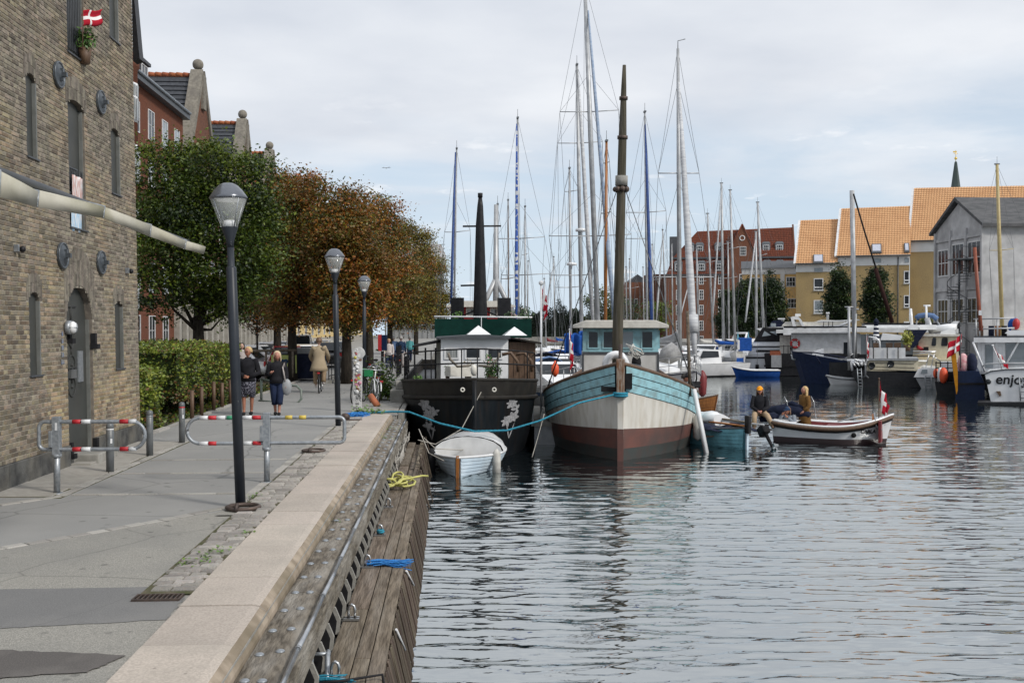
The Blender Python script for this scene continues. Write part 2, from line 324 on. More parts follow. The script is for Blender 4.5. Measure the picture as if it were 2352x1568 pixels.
# ---- ground sheets
g = G(); g.quad((-500, -40, 0), (-1.9, -40, 0), (-1.9, 26.2, 0), (-500, 26.2, 0)); g.quad((-500, 26.2, 0), (-1.3, 26.2, 0), (-1.3, 290, 0), (-500, 290, 0))
struct('path', g, asph)
g = G(); pol = [(-9, -20), (-1.9, -20), (-1.9, 12.7), (-2.62, 12.6), (-3.3, 11.9), (-4.0, 11.0), (-4.6, 10.3), (-5.4, 9.6), (-9, 7.2)]
g.add([(x, y, .004) for x, y in pol], [tuple(range(len(pol)))]); struct('worn_asphalt', g, coarse)
def wob(P, z, k=5, a=.025):
    vs = []
    for i, p in enumerate(P):
        q = P[(i+1) % len(P)]
        for j in range(k):
            f = j/k; vs.append((p[0]+(q[0]-p[0])*f+R.uniform(-a, a), p[1]+(q[1]-p[1])*f+R.uniform(-a, a), z))
    return vs
for nm, P, m, z in (('asphalt_patch', [(-9, 8.95), (-2.5, 8.85), (-2.15, 8.5), (-2.12, 7.85), (-3.4, 7.68), (-9, 7.55)], patchm, .008),
                    ('tarred_patch', [(-9, 7.35), (-3.2, 7.2), (-2.16, 7.0), (-2.3, 6.68), (-3.1, 6.55), (-3.62, 6.1), (-9, 5.8)], patchr, .012)):
    vs = wob(P, z, 14, .014); g = G(); g.add(vs, [tuple(range(len(vs)))]); struct(nm, g, m)
g = G(); g.quad((-12, 20.25, .006), (-6.2, 20.25, .006), (-6.3, 44, .006), (-12, 44, .006)); struct('planting_bed', g, earth)
# banks across the water
g = G(); g.bx(35, 400, -40, 290, -3, .15); g.bx(-500, 500, 262, 330, -3, .1); struct('far_bank', g, concm)
g = G(); g.bx(-500, -1.42, -40, 26.1, -3, -.02); g.bx(-500, -1.35, 26.1, 290, -3, -.02); struct('quay_wall', g, concm)
# ---- pieces laid in the ground
def stone_mesh(name, m, lx, ly, h=.03, b=.016, seed=0):
    r = random.Random(seed); g = G(); j = lambda a: r.uniform(-a, a)
    lo = [(sx*lx/2+j(.008), sy*ly/2+j(.008), -.05) for sx, sy in ((-1, -1), (1, -1), (1, 1), (-1, 1))]
    mid = [(x, y, h*.55) for x, y, _ in lo]; top = [(x*(1-2*b/lx)+j(.004), y*(1-2*b/ly)+j(.004), h+j(.004)) for x, y, _ in lo]
    g.loft([lo, mid, top], smooth=False); return g.mesh(name, m)
strip = struct('cobble_strip', G().quad((-2.54, 8.57, .016), (-1.9, 8.57, .016), (-1.9, 26.1, .016), (-2.54, 26.1, .016)), joint)
cms = [stone_mesh('cobblestone', cobm, 1, 1, .03, .09, i) for i in range(6)]
rest = G(); cnt = 0; y = 8.66
while y < 26:
    x = -2.53+R.uniform(0, .05); d = R.uniform(.085, .125)
    while x < -2.13:
        l = min(R.uniform(.14, .24), -2.10-x)
        if l > .06 and not (abs(x+l/2+2.5) < .2 and abs(y-12.6) < .42):
            c = (x+l/2, y+d/2); zs = R.uniform(.6, 1.25)
            if cnt < 290:
                o = part('cobblestone', cms[cnt % 6], None, strip); o.location = (*c, .01); o.scale = (l-.012, d-.014, zs); o.rotation_euler = (R.uniform(-.02, .02), R.uniform(-.02, .02), R.uniform(-.05, .05)); cnt += 1
            else: rest.cb((c[0], c[1], .018), (l-.014, d-.016, .034), rz=R.uniform(-.05, .05))
        x += l
    y += d
part('cobblestone', rest, cobr, strip, kind='stuff')
g = G(); g.quad((-2.72, 12.16, .02), (-2.28, 12.16, .02), (-2.28, 13.02, .02), (-2.72, 13.02, .02)); struct('asphalt_infill', g, coarse)
band = struct('stone_bands', G().bx(-5.16, -5.02, 13.6, 20.3, -.05, .003), joint)
bms = [stone_mesh('border_stone', bordm, 1, 1, .012, .05, 20+i) for i in range(5)]
def laid(P, wd, ln, gap=.012, z=.0, par=band, ms=bms, nm='border_stone'):
    for (a, b2) in zip(P[:-1], P[1:]):
        a, b2 = V((*a, 0)), V((*b2, 0)); L = (b2-a).length; k = max(1, round(L/ln)); an = math.atan2(b2.y-a.y, b2.x-a.x)
        for i in range(k):
            c = a.lerp(b2, (i+.5)/k); o = part(nm, R.choice(ms), None, par)
            o.location = (c.x+R.uniform(-.006, .006), c.y+R.uniform(-.006, .006), z+R.uniform(0, .004)); o.rotation_euler = (0, 0, an+R.uniform(-.02, .02)); o.scale = (L/k-gap, wd*R.uniform(.88, 1.05), 1)
laid([(-5.09, 13.75), (-5.12, 20.3)], .13, .24)
laid([(-9, 11.6), (-7, 12.35), (-5.6, 13.1), (-5.09, 13.75)], .13, .24)
laid([(-2.63, 13.0), (-2.6, 26.0)], .12, .3)
laid([(-9, 7.25), (-5.4, 9.65), (-4.6, 10.35), (-4.0, 11.05), (-3.3, 11.95), (-2.66, 12.85)], .13, .22)
for yy in (13.85, 15.85, 17.45): laid([(-4.98, yy), (-2.72, yy)], .07, .38)
laid([(-6.2, 20.3), (-6.3, 44)], .14, .9, z=.03)
side = struct('sidewalk', G().bx(-6.1, -5.17, 13.72, 20.3, -.05, .004), joint)
fm = [stone_mesh('flagstone', flagm, 1, 1, .014, .008, 40+i) for i in range(4)]
laid([(-5.6, 13.75), (-5.6, 20.25)], .86, .62, par=side, ms=fm, nm='flagstone')
# drain grate
dg = thing('drain_grate', 'flat iron drain grate at the near end of the cobble strip', 'drain grate', (-2.36, 8.47, .014))
part('frame', G().bx(-.19, .19, -.09, -.075, -.01, .012).bx(-.19, .19, .075, .09, -.01, .012).bx(-.19, -.175, -.075, .075, -.01, .012).bx(.175, .19, -.075, .075, -.01, .012), iron, dg)
part('pit', G().quad((-.19, -.09, -.004), (.19, -.09, -.004), (.19, .09, -.004), (-.19, .09, -.004)), blackmat, dg)
bar = G().bx(-.006, .006, -.075, .075, -.002, .012).mesh('grate_bar', iron)
for i in range(9): part('grate_bar', bar, None, dg).location = (-.15+i*.0375, 0, 0)
# ---- granite capping
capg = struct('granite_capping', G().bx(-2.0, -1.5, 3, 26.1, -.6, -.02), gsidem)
y = 3.0
while y < 26:
    l = R.choice([.56, .8, .9, 1.0, 1.15, 1.3]); y1 = min(y+l, 26.15)
    if y1 < y+.3: y1 = 26.15
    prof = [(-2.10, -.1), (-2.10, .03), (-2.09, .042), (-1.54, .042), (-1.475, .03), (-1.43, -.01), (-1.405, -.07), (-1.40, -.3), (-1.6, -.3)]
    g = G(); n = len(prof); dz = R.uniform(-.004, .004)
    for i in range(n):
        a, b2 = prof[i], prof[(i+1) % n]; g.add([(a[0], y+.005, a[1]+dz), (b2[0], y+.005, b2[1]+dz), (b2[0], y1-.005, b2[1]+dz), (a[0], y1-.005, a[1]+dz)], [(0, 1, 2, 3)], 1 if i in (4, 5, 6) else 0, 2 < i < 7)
    for yy, s in ((y+.005, 1), (y1-.005, -1)): g.add([(p[0], yy, p[1]+dz) for p in prof][::s], [tuple(range(n))])
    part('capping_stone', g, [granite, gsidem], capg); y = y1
# ---- timber fender
tf = thing('timber_fender', 'long weathered grey timber fender beam studded with bolts beside the granite capping', 'timber fender', (-1.25, 3, -.1))
L = lambda x, y, z: (x+1.25, y-3, z+.1)
y = 3.0
while y < 26:
    y1 = min(y+R.choice([2.4, 3.1, 3.6]), 26.2)
    if y1 < y+.8: y1 = 26.2
    pr = [(-1.40, -.34), (-1.40, -.105), (-1.36, -.095), (-1.17, -.095), (-1.155, -.102), (-1.105, -.135), (-1.09, -.15), (-1.09, -.31)]
    part('timber_beam', G().prism([(a+1.25, c+.1) for a, c in pr], 'y', y-3+.006, y1-3-.006), timber, tf); y = y1
bolt = G().lathe([(.036, 0), (.034, .008), (.022, .016), (.001, .019)], 10).mesh('bolt', galv); y = 5.6; k = 0
while y < 26:
    for x in (-1.335, -1.205):
        o = part('bolt', bolt, None, tf); o.location = L(x+R.uniform(-.01, .01), y+R.uniform(-.03, .03)+(.04 if x > -1.3 else 0), -.096)
    y += .56
lp = G()
y = 3.0
while y < 25.8:
    y1 = min(y+1.45, 26); part('hand_rail', G().tube([L(-1.075, y+.006, -.085), L(-1.07, (y+y1)/2, -.088), L(-1.075, y1-.006, -.085)], .02, 8).tube([L(-1.075, y+.004, -.085), L(-1.075, y+.035, -.085)], .025, 8), steel, tf); y = y1
part('fascia_board', G().bx(-1.089+1.25, -1.03+1.25, 0, 23, -.21, -.03), timber, tf)
brp = [(-1.45, -.58), (-1.0, -.58), (-.985, -.45), (-1.03, -.34), (-1.09, -.315), (-1.45, -.315)]
brk = G(); n = len(brp)
brk.prism([(a+1.25, c+.1) for a, c in brp], 'y', -.02, .02, 0)
ins = [(x*.92-.11, z*.9-.055) for x, z in brp]
brk.add([(x+1.25, -.024, z+.1) for x, z in ins], [tuple(range(n-1, -1, -1))], 1)
bm = brk.mesh('bracket', [concm, blackmat]); y = 4.2
while y < 25.5:
    part('bracket', bm, None, tf).location = (0, y-3, 0); y += .52
part('dark_backing', G().bx(-.21, -.2, 0, 23.2, -.8, -.22), blackmat, tf)  # black sheet puts the darkness between the brackets into colour
# ---- lower landing deck with pile boards
dk = thing('landing_deck', 'low landing deck of three brown planks along the water above leaning pile boards', 'deck', (-.8, 3, -.55))
D = lambda x, y, z=0: (x+.8, y-3, z)
for x0, x1, ll in ((-1.0, -.79, 4.1), (-.782, -.655, 5.3), (-.647, -.52, 6.2)):
    y = 3.0
    while y < 18.9:
        y1 = min(y+ll*R.uniform(.85, 1.15), 19.1)
        if y1 < y+.8: y1 = 19.1
        part('deck_plank', G().bx(x0+.8, x1+.8, y-3+.004, y1-3-.004, -.09+R.uniform(0, .006), R.uniform(-.006, .006)), deckm, dk, bev=.008); y = y1
for x0, x1 in ((-1.0, -.82), (-.81, -.7), (-.69, -.6)):
    y = 19.2
    for ll in (1.9, 2.2, 2.4):
        part('deck_plank', G().bx(x0+.8, x1+.8, y-3+.02, y+ll-3-.02, -.2, -.1+R.uniform(-.05, .06)), deckm, dk, bev=.008); y += ll
pbs = []
for i in range(5):
    g = G(); wd = .058; r = random.Random(i)
    g.add([(x+dx, yy, z) for z, x in ((-.02, 0), (-1.1, .25)) for dx, yy in ((0, -wd), (.012, -wd+r.uniform(-.01, .02)), (.016, wd+r.uniform(-.02, .01)), (0, wd))], [(0, 1, 5, 4), (1, 2, 6, 5), (2, 3, 7, 6), (3, 2, 1, 0)])
    pbs.append(g.mesh('pile_board', pilem))
for i in range(112):
    o = part('pile_board', pbs[i % 5], None, dk); o.location = D(-.52+R.uniform(-.008, .012), 5.0+i*.125, R.uniform(-.05, -.0)); o.rotation_euler = (R.uniform(-.03, .03), 0, 0)
for i in range(42):
    o = part('pile_board', pbs[i % 5], None, dk); o.location = D(-.6+R.uniform(-.03, .05), 19.3+i*.155, R.uniform(-.25, .22)); o.rotation_euler = (R.uniform(-.12, .12), R.uniform(-.1, .1), 0)
for (ya, yb) in ((7.3, 7.6), (9.5, 9.9), (11.8, 12.4)):
    part('chafe_strip', G().tube([D(-.485, ya, -.03), D(-.42, yb, -.35)], .012, 6), white, dk)
stp = [(-.02, -.05), (.02, -.05)]
ush = G().tube([(-.03, 0, 0), (-.03, 0, .1), (-.02, 0, .13), (0, 0, .142), (.02, 0, .13), (.03, 0, .1), (.03, 0, 0)], .013, 8).cb((0, -.04, .012), (.15, .035, .02)).cb((0, .03, .012), (.14, .03, .016)).mesh('mooring_loop', steel)
for i, (px, py, lb) in enumerate(((808, 1422, 'steel mooring hoop standing bare on the deck in the foreground'), (844, 1302, 'steel mooring hoop holding the frayed blue rope'), (873, 1229, 'steel mooring hoop wrapped in a small knot of blue rope'), (892, 1165, 'steel mooring hoop on the deck just before the yellow hose'))):
    p = ground(px, py, -.55); o = link('mooring_hoop', ush); o.location = p; o.rotation_euler = (0, 0, R.uniform(-.2, .2)); props(o, lb, 'mooring hoop', 'mooring hoops on the landing deck')
p = ground(770, 1560, -.55); o = link('mooring_hoop', ush); o.location = p; props(o, 'steel mooring hoop at the very front of the landing deck', 'mooring hoop', 'mooring hoops on the landing deck')
lad = thing('quay_ladder', 'top of a grey steel ladder rising from the landing deck in the foreground', 'ladder', tuple(ground(740, 1560, -.55)))
for dx in (-.07, .06): part('stringer', G().tube([(dx, -.12, -.3), (dx-.02, 0, .02), (dx-.03, .1, .16), (dx-.03, .16, .17)], .022, 8), galv, lad)
part('rung', G().tube([(-.1, .12, .165), (.04, .12, .165)], .016, 8), galv, lad)
# ropes on the deck
def frayed(name, label, P, r, n, m, spread, cat='rope'):
    g = G(); P = [V(p) for p in P]
    for i in range(n):
        o = V((R.gauss(0, r), R.gauss(0, r), abs(R.gauss(0, r)))); e = V((R.gauss(0, spread), R.gauss(0, spread), R.gauss(0, spread*.5)))
        g.tube([p+o+e*((j/(len(P)-1))**2)+V((0, 0, R.uniform(0, .006))) for j, p in enumerate(P)], R.uniform(.003, .006), 3, caps=False)
    return solo(name, g, m, label, cat)
blr = mk('bright_blue_rope', (.03, .17, .5), (.06, .26, .6), sc=40, rough=.9)
a = ground(848, 1297, -.53); b2 = ground(930, 1297, -.54)
frayed('frayed_rope', 'bright blue frayed rope end lying across the landing deck', [a, a.lerp(b2, .35)+V((0, .02, .01)), a.lerp(b2, .7), b2], .022, 90, blr, .05)
p = ground(873, 1224, -.52); g = G()
for i in range(7): g.torus((p.x+R.uniform(-.012, .012), p.y+R.uniform(-.01, .01), p.z+.01+i*.006), R.uniform(.028, .045), .009, 12, 5)
solo('rope_knot', g, rope_blue, 'small knot of dull blue rope round the hoop on the landing deck', 'rope')
c = ground(912, 1118, -.52); g = G(); P = []
for i in range(90):
    an = i*.34; rr = .17+.07*math.sin(i*.9)+.04*math.sin(i*.23); P.append((c.x+rr*1.15*math.cos(an), c.y+.2+rr*2.4*math.sin(an), c.z+.03+.07*(math.sin(i*.5)+1)*(.4+.6*(i/90))))
P += [(c.x+.42, c.y+.35, c.z+.14), (c.x+.52, c.y+.45, c.z+.12)]; g.tube(P, .018, 7)
solo('hose_coil', g, rope_y, 'tangled coil of yellow hose lying on the landing deck', 'hose')
g = G()
for k in range(5):
    P = [(-1.0+.04*math.sin(i*1.3+k), 19.6+i*.42, -.42+.16*math.sin(i*1.9+k*2)*R.uniform(.4, 1)) for i in range(15)]; g.tube(P, .011, 5)
solo('rope_bundle', g, rope_w, 'grey ropes slung along the quay behind the yellow hose', 'rope')
g = G(); bp1 = [ground(735, 1568, -.5), ground(790, 1562, -.5), ground(878, 1548, -.5), ground(888, 1568, -.55)]
bp1[-1] = bp1[2]+V((.06, -.05, -.3)); g.tube(bp1, .012, 6); solo('black_cable', g, blackmat, 'black cable across the front of the landing deck and down its edge', 'cable')
frayed('blue_rope', 'bit of blue rope tied to the hoop at the very front of the deck', [ground(715, 1566, -.53), ground(750, 1563, -.52), ground(800, 1566, -.53)], .015, 26, rope_blue, .02)
# weeds in the joints
def weeds(name, label, spots, n, sz, m=mossm):
    g = G()
    for sx, sy, sz0, sp in spots:
        for i in range(n):
            p = V((sx+R.gauss(0, sp), sy+R.gauss(0, sp*1.5), sz0+abs(R.gauss(0, sp*.5)))); a = R.uniform(0, 6.3); u = V((math.cos(a), math.sin(a), R.uniform(-.2, .5)))*sz*R.uniform(.5, 1.2); v = V((-math.sin(a), math.cos(a), R.uniform(-.1, .6)))*sz*.5
            g.add([p-v*.2, p+u*.5-v, p+u, p+u*.5+v], [(0, 1, 2, 3)])
    return props(solo(name, g, m, label, 'weeds'), kind='stuff')
weeds('weeds', 'small green weeds growing in the joint beside the capping and cobbles', [(-1.4, 6.9, -.16, .05), (-1.38, 12.3, -.13, .05), (-1.4, 7.3, -.16, .03), (-2.3, 9.75, .02, .05), (-2.25, 10.1, .02, .05), (-2.42, 9.6, .02, .04), (-1.39, 21.5, -.1, .08), (-1.38, 23.5, -.1, .1), (-2.15, 11.0, .02, .05), (-2.5, 13.4, .02, .05)], 40, .035)
weeds('weeds', 'tufts of green weeds round the foot of the sticker covered post', [(-2.0, 26.4, .05, .16), (-2.3, 26.3, .05, .1)], 90, .08)
# quay beyond the capping
q = thing('stone_step', 'pale stone slab landing behind the end of the granite capping', 'stone slab', (-1.95, 28.2, 0))
part('slab', G().bx(-.55, .62, -1.6, 1.6, -.3, .06), concm, q, bev=.02); part('edge_stone', G().bx(.64, .78, -1.6, 1.6, -.5, .05), concm, q, bev=.02)
q = thing('mooring_block', 'weathered timber and concrete mooring block at the barge bow', 'mooring block', (-1.25, 30.5, 0))
part('block', G().bx(-.45, .32, -.5, 2, -.6, .42), concm, q, bev=.03); part('fender_post', G().bx(.33, .5, -.45, -.2, -1.3, .15), pilem, q); part('fender_post', G().bx(.33, .5, .1, .35, -1.3, .1), pilem, q); part('fender_post', G().bx(.33, .5, .7, .95, -1.3, .05), pilem, q); part('cap', G().bx(-.3, .2, -.3, .4, .42, .66), concm, q, bev=.02)
# ================================================================== LEFT WAREHOUSE
bricks_m = mk('brick', (.245, .21, .16), (.155, .135, .112), sc=9, rough=.9, bump=.5, bsc=45, orn=.42, c3=(.36, .265, .145), sc3=.6, a3=.65)
brickf_m = mk('brick_mass', (.24, .208, .16), (.15, .132, .11), sc=9, rough=.9, bump=.5, bsc=45, rnd=.42, c3=(.36, .265, .145), sc3=.6, a3=.65)
mortar = mk('mortar', (.38, .345, .285), (.28, .255, .21), sc=14, rough=.95, bump=.4)
soldm = mk('arch_brick', (.21, .185, .15), (.14, .125, .105), sc=9, rough=.9, bump=.4, rnd=.3)
metalp = mk('grey_steel_door', (.032, .035, .032), (.045, .048, .044), sc=2, rough=.5, c3=(.06, .056, .046), sc3=1.5, a3=.5)
framegy = mk('steel_frame', (.17, .175, .165), (.13, .135, .125), rough=.5)
anchm = mk('anchor_iron', (.1, .115, .13), (.07, .08, .09), sc=5, rough=.4, metal=.4)
plinth_m = mk('plinth_stone', (.1, .1, .095), (.055, .055, .055), sc=5, rough=.85, bump=.4, bsc=25, orn=.15, c3=(.2, .185, .15), sc3=1.5, a3=.6)
TILT = -.0152; XW = -6.06
wh = thing('brick_warehouse', 'old brown brick warehouse wall with arched slits, steel doors and round wall anchors', 'warehouse', (XW, 0, 0))
wh.rotation_euler = (0, TILT, 0)
MW = MX.Translation((XW, 0, 0)) @ MX.Rotation(TILT, 4, 'Y')
def onwall(px, py):    # -> (along, up) on the wall
    d = ray(px, py); n = MW.to_3x3() @ V((1, 0, 0)); o = V((0, 0, CH)); k = (V((XW, 0, 0))-o).dot(n)/d.dot(n); q = MW.inverted() @ (o+d*k); return q.y, q.z
YE = onwall(318, 800)[0]
def openg(pl, pr, pt, pb, py, arch):   # from photo edges: left, right, top, bottom
    a = onwall(pl, py)[0]; b2 = onwall(pr, py)[0]; m = (pl+pr)/2
    return [a, b2, onwall(m, pb)[1], onwall(m, pt)[1], arch]
ops = {'slit': [openg(67, 93, 672, 862, 760, .12), openg(264, 283, 692, 846, 760, .1), openg(60, 84, 172, 362, 270, .1), openg(255, 275, 298, 446, 370, .1), openg(250, 271, -60, 92, 20, .1), openg(52, 76, -420, -60, -200, .1)],
       'hatch': [openg(158, 196, 236, 525, 400, .1), openg(152, 192, -220, 130, 20, .1)],
       'door': [openg(155, 214, 657, 1040, 850, .55)]}
allo = [o for k in ops.values() for o in k]
def top_at(o, s):   # underside of the arch
    a, b2, z0, z1, r = o; u = (s-(a+b2)/2)/((b2-a)/2); return z1-r+r*math.sqrt(max(0, 1-u*u)) if abs(u) <= 1 else z0
def halfw(o, z):
    a, b2, z0, z1, r = o
    if z < z0 or z > z1: return 0
    if z <= z1-r: return (b2-a)/2
    return (b2-a)/2*math.sqrt(max(0, 1-((z-z1+r)/r)**2))
Y0, ZT, CO, PZ = 11.0, 9.9, .0685, .34
AR = lambda o: .62 if o in ops['door'] else (.4 if o in ops['hatch'] else .3)
def free(z, arches):
    seg = [(Y0, YE)]
    for o in allo:
        c = (o[0]+o[1])/2; h = halfw(o, z)
        if arches and z > o[3]-o[4]-.02 and z < o[3]+AR(o)-.04:
            zc = o[3]-o[4]; f = (z-zc)/(o[4]+AR(o)); h = max(h, ((o[1]-o[0])/2+.09)*math.sqrt(max(0, 1-max(0, f-.5)**2*3.2)))
        if h <= 0: continue
        ns = []
        for p, q in seg:
            if c+h <= p or c-h >= q: ns.append((p, q)); continue
            if c-h > p+.02: ns.append((p, c-h))
            if c+h < q-.02: ns.append((c+h, q))
        seg = ns
    return seg
near = []; mass = G(); back = G(); z = PZ; row = 0
while z < ZT:
    for p, q in free(z+CO/2, True):
        y = p; i = 0; off = (row % 2)*.06
        hdr = (row % 2 == 0) or R.random() < .25
        while y < q-.01:
            l = (.118 if (hdr if R.random() > .3 else not hdr) else .236)+R.uniform(-.008, .008)
            if y == p and off: l = max(.06, l-off)
            y1 = min(y+l, q)
            if q-y1 < .05: y1 = q
            near.append((y, y1, z)); y = y1
    z += CO; row += 1
z = PZ
while z < ZT:
    for p, q in free(z+CO/2, False): back.quad((0, p, z), (0, q, z), (0, q, z+CO), (0, p, z+CO))
    z += CO
part('wall', back, mortar, wh)
vis = sorted([k for k in near if k[0] > 13.9 and k[2] > .3 and k[2] < 4.6], key=lambda k: k[0]-2*(k[1]-k[0] > .17))
single = set(vis[:288])
def brickgeo(g, y0, y1, z0, dx=0):
    h = CO-.014; e = .004; x = .009+dx
    g.add([(0, y0+.006, z0), (0, y1-.006, z0), (0, y1-.006, z0+h), (0, y0+.006, z0+h), (x, y0+.006+e, z0+e), (x, y1-.006-e, z0+e), (x, y1-.006-e, z0+h-e), (x, y0+.006+e, z0+h-e)],
          [(4, 5, 6, 7), (0, 1, 5, 4), (1, 2, 6, 5), (2, 3, 7, 6), (3, 0, 4, 7)])
proto = G(); proto.add([(0, -.5, 0), (0, .5, 0), (0, .5, 1), (0, -.5, 1), (1, -.48, .07), (1, .48, .07), (1, .48, .93), (1, -.48, .93)], [(4, 5, 6, 7), (0, 1, 5, 4), (1, 2, 6, 5), (2, 3, 7, 6), (3, 0, 4, 7)])
bmesh_one = proto.mesh('brick', bricks_m)
for k in near:
    if k in single:
        o = part('brick', bmesh_one, None, wh); o.location = (0, (k[0]+k[1])/2, k[2]); o.scale = (.01+R.uniform(-.002, .003), k[1]-k[0]-.012, CO-.013)
    else: brickgeo(mass, *k, R.uniform(-.003, .003))
part('brick', mass, brickf_m, wh, kind='stuff')
sg = G()
for o in allo:    # soldier arches of upright bricks
    w2 = (o[1]-o[0])/2+.08; c = (o[0]+o[1])/2; y = c-w2
    while y < c+w2-.02:
        u = y+.03-c; zb = top_at(o, min(max(y+.03, o[0]+.01), o[1]-.01)) if abs(u) < (o[1]-o[0])/2 else o[3]-o[4]
        zt = o[3]-o[4]+(o[4]+AR(o))*(.5+.5*math.sqrt(max(0, 1-(u/w2)**2*.9)))
        cuts = [zb+.004]+([zb+(zt-zb)*.36+R.uniform(-.03, .03), zb+(zt-zb)*.7+R.uniform(-.03, .03)] if AR(o) > .5 else [zb+(zt-zb)*.5+R.uniform(-.03, .03)])+[zt]
        for za, zc in zip(cuts[:-1], cuts[1:]): sg.bx(-.01, .008+R.uniform(0, .004), y+.002, y+.06, za+.003, zc-.003)
        y += .063
part('arch_brick', sg, soldm, wh, kind='stuff')
for kind, lst in ops.items():
    for o in lst:
        a, b2, z0, z1, r = o; d = .12 if kind == 'door' else .1 if kind == 'hatch' else .065; g = G(); N = 14
        arc = [(a+(b2-a)*i/N, top_at(o, a+(b2-a)*(i/N*.998+.001))) for i in range(N+1)]
        loop = [(a, z0)]+[(a, z1-r)]+arc[1:-1]+[(b2, z1-r)]+[(b2, z0)]
        g.add([(0, *q) for q in loop]+[(-d, *q) for q in loop], [(i, i+1, len(loop)+i+1, len(loop)+i) for i in range(len(loop)-1)])
        g.add([(-.14, a-.02, z0), (-.14, b2+.02, z0), (.0, b2+.02, z0), (.0, a-.02, z0)], [(0, 1, 2, 3)])
        part('reveal', g, soldm, wh)
        poly = [(-d+.012, *q) for q in loop]; g = G(); g.add(poly, [tuple(range(len(poly)))])
        nm = {'slit': 'shutter_panel', 'hatch': 'hatch_panel', 'door': 'entrance_door'}[kind]
        pnl = part(nm, g, metalp, wh)
        fr = G(); fr.bx(-d+.013, -d+.07, b2-.035, b2-.003, z0, z1-r); fr.bx(-d+.013, -d+.05, a+.003, a+.03, z0, z1-r); part('frame', fr, framegy, pnl)
        if kind != 'door':
            part('sill', G().bx(-.05, .035, a-.03, b2+.03, z0-.02, z0+.004), dkgrey, wh)
o = ops['hatch'][0]; a, b2, z0, z1, r = o
rl = G(); zb = onwall(170, 445)[1]; zt = onwall(170, 385)[1]
rl.bx(-.045, -.02, a+.02, b2-.3, zt-.02, zt); rl.bx(-.045, -.02, a+.02, b2-.3, zb, zb+.02)
for i in range(10): rl.bx(-.04, -.03, a+.03+i*.075, a+.045+i*.075, zb, zt)
part('railing', rl, dkgrey, wh)
o = ops['hatch'][1]; rl = G(); a, b2, z0, z1, r = o
rl.bx(-.045, -.02, a+.02, b2-.25, z0+1.05, z0+1.08)
for i in range(10): rl.bx(-.04, -.03, a+.03+i*.075, a+.05+i*.075, z0+.1, z0+1.05)
part('railing', rl, dkgrey, wh)
# plinth stones
y = Y0
while y < YE:
    for p, q in ((y, min(y+1.15, YE)),):
        dd = ops['door'][0]
        for s0, s1 in ([(p, min(q, dd[0]))] if p < dd[0] else [])+([(max(p, dd[1]), q)] if q > dd[1] else []):
            if s1-s0 > .05: part('plinth_stone', G().bx(-.06, .045, s0+.004, s1-.004, -.05, PZ+R.uniform(-.006, .004)), plinth_m, wh, bev=.01)
    y += 1.15
dd = ops['door'][0]; dr = [c for c in wh.children if c.name.startswith('entrance_door')][0]
part('door_step', G().bx(-.3, .38, dd[0]+.25, dd[1]+.05, -.04, .16), concm, wh, bev=.02); part('threshold_stone', G().bx(.02, .34, dd[0]-.02, dd[0]+.4, -.04, .045), flagm, wh, bev=.008); part('threshold_stone', G().bx(.05, .36, dd[0]+.42, dd[0]+.75, -.04, .05), flagm, wh, bev=.008)
part('door_sill', G().bx(-.11, .01, dd[0]+.01, dd[1]-.01, -.04, dd[2]-.004), concm, wh)
iy, iz = onwall(200, 842); part('intercom', G().bx(-.112, -.09, iy-.15, iy+.08, iz-.25, iz+.27), galv, dr)
iy, iz = onwall(180, 858); part('key_box', G().bx(-.112, -.06, iy-.15, iy+.1, iz-.07, iz+.07), steel, dr)
hg = G()
for px, py in ((214, 783), (156, 770), (219, 1022), (160, 1035)):
    iy, iz = onwall(px, py); hg.bx(-.03, .05, iy-.04, iy+.05, iz-.13, iz+.13); hg.bx(-.03, .09, iy-.05, iy+.09, iz-.13, iz-.05)
part('hinge', hg, blackmat, dr)
scm = mk('chalk_paint', (.035, .036, .034), rough=.7); lt = G(); lx = -.104; dy = (dd[0]+dd[1])/2-.12
for i, (ch, py) in enumerate((('T', 722), ('O', 765), ('Y', 800), ('O', 838), ('T', 862), ('O', 888))):
    iz = onwall(180, py)[1]; s = .13
    if ch == 'O': lt.torus((lx, dy, iz), .16, .016, 18, 5, 'x'); lt.sph((lx, dy, iz), .03, 6)
    elif ch == 'T': lt.tube([(lx, dy-.2, iz+s), (lx, dy+.2, iz+s)], .02, 5); lt.tube([(lx, dy, iz+s), (lx, dy, iz-s)], .02, 5)
    else: lt.tube([(lx, dy-.14, iz+s), (lx, dy, iz)], .018, 5); lt.tube([(lx, dy+.14, iz+s), (lx, dy, iz), (lx, dy, iz-s)], .018, 5)
part('painted_letters', lt, scm, dr)
# wall anchors
an = G(); T = MX.Rotation(PI/2, 4, 'Y'); an.lathe([(.21, 0), (.21, .015), (.19, .035), (.14, .042), (.07, .053), (.06, .07), (.001, .07)], 18, T=T); an.torus((.03, 0, 0), .195, .02, 20, 6, 'x'); an.cb((.1, 0, 0), (.09, .07, .07)); an.cb((.07, 0, 0), (.04, .05, .2))
am = an.mesh('wall_anchor', anchm)
for px, py in ((131, 172), (228, 235), (140, 587), (229, 603)):
    iy, iz = onwall(px, py); part('wall_anchor', am, None, wh).location = (.012, iy, iz)
for px, py in ((38, 571), (291, 622)):
    iy, iz = onwall(px, py); w2 = part('wall_sensor', G().cb((.03, 0, 0), (.06, .05, .1)), galv, wh); w2.location = (.012, iy-.1, iz); part('camera', G().sph((.07, .1, -.01), .045), black, w2)
bl = G(); iy, iz = onwall(141, 800)
spray = mk('blue_spray', (.16, .2, .3), (.2, .2, .2), sc=12, rough=.9)
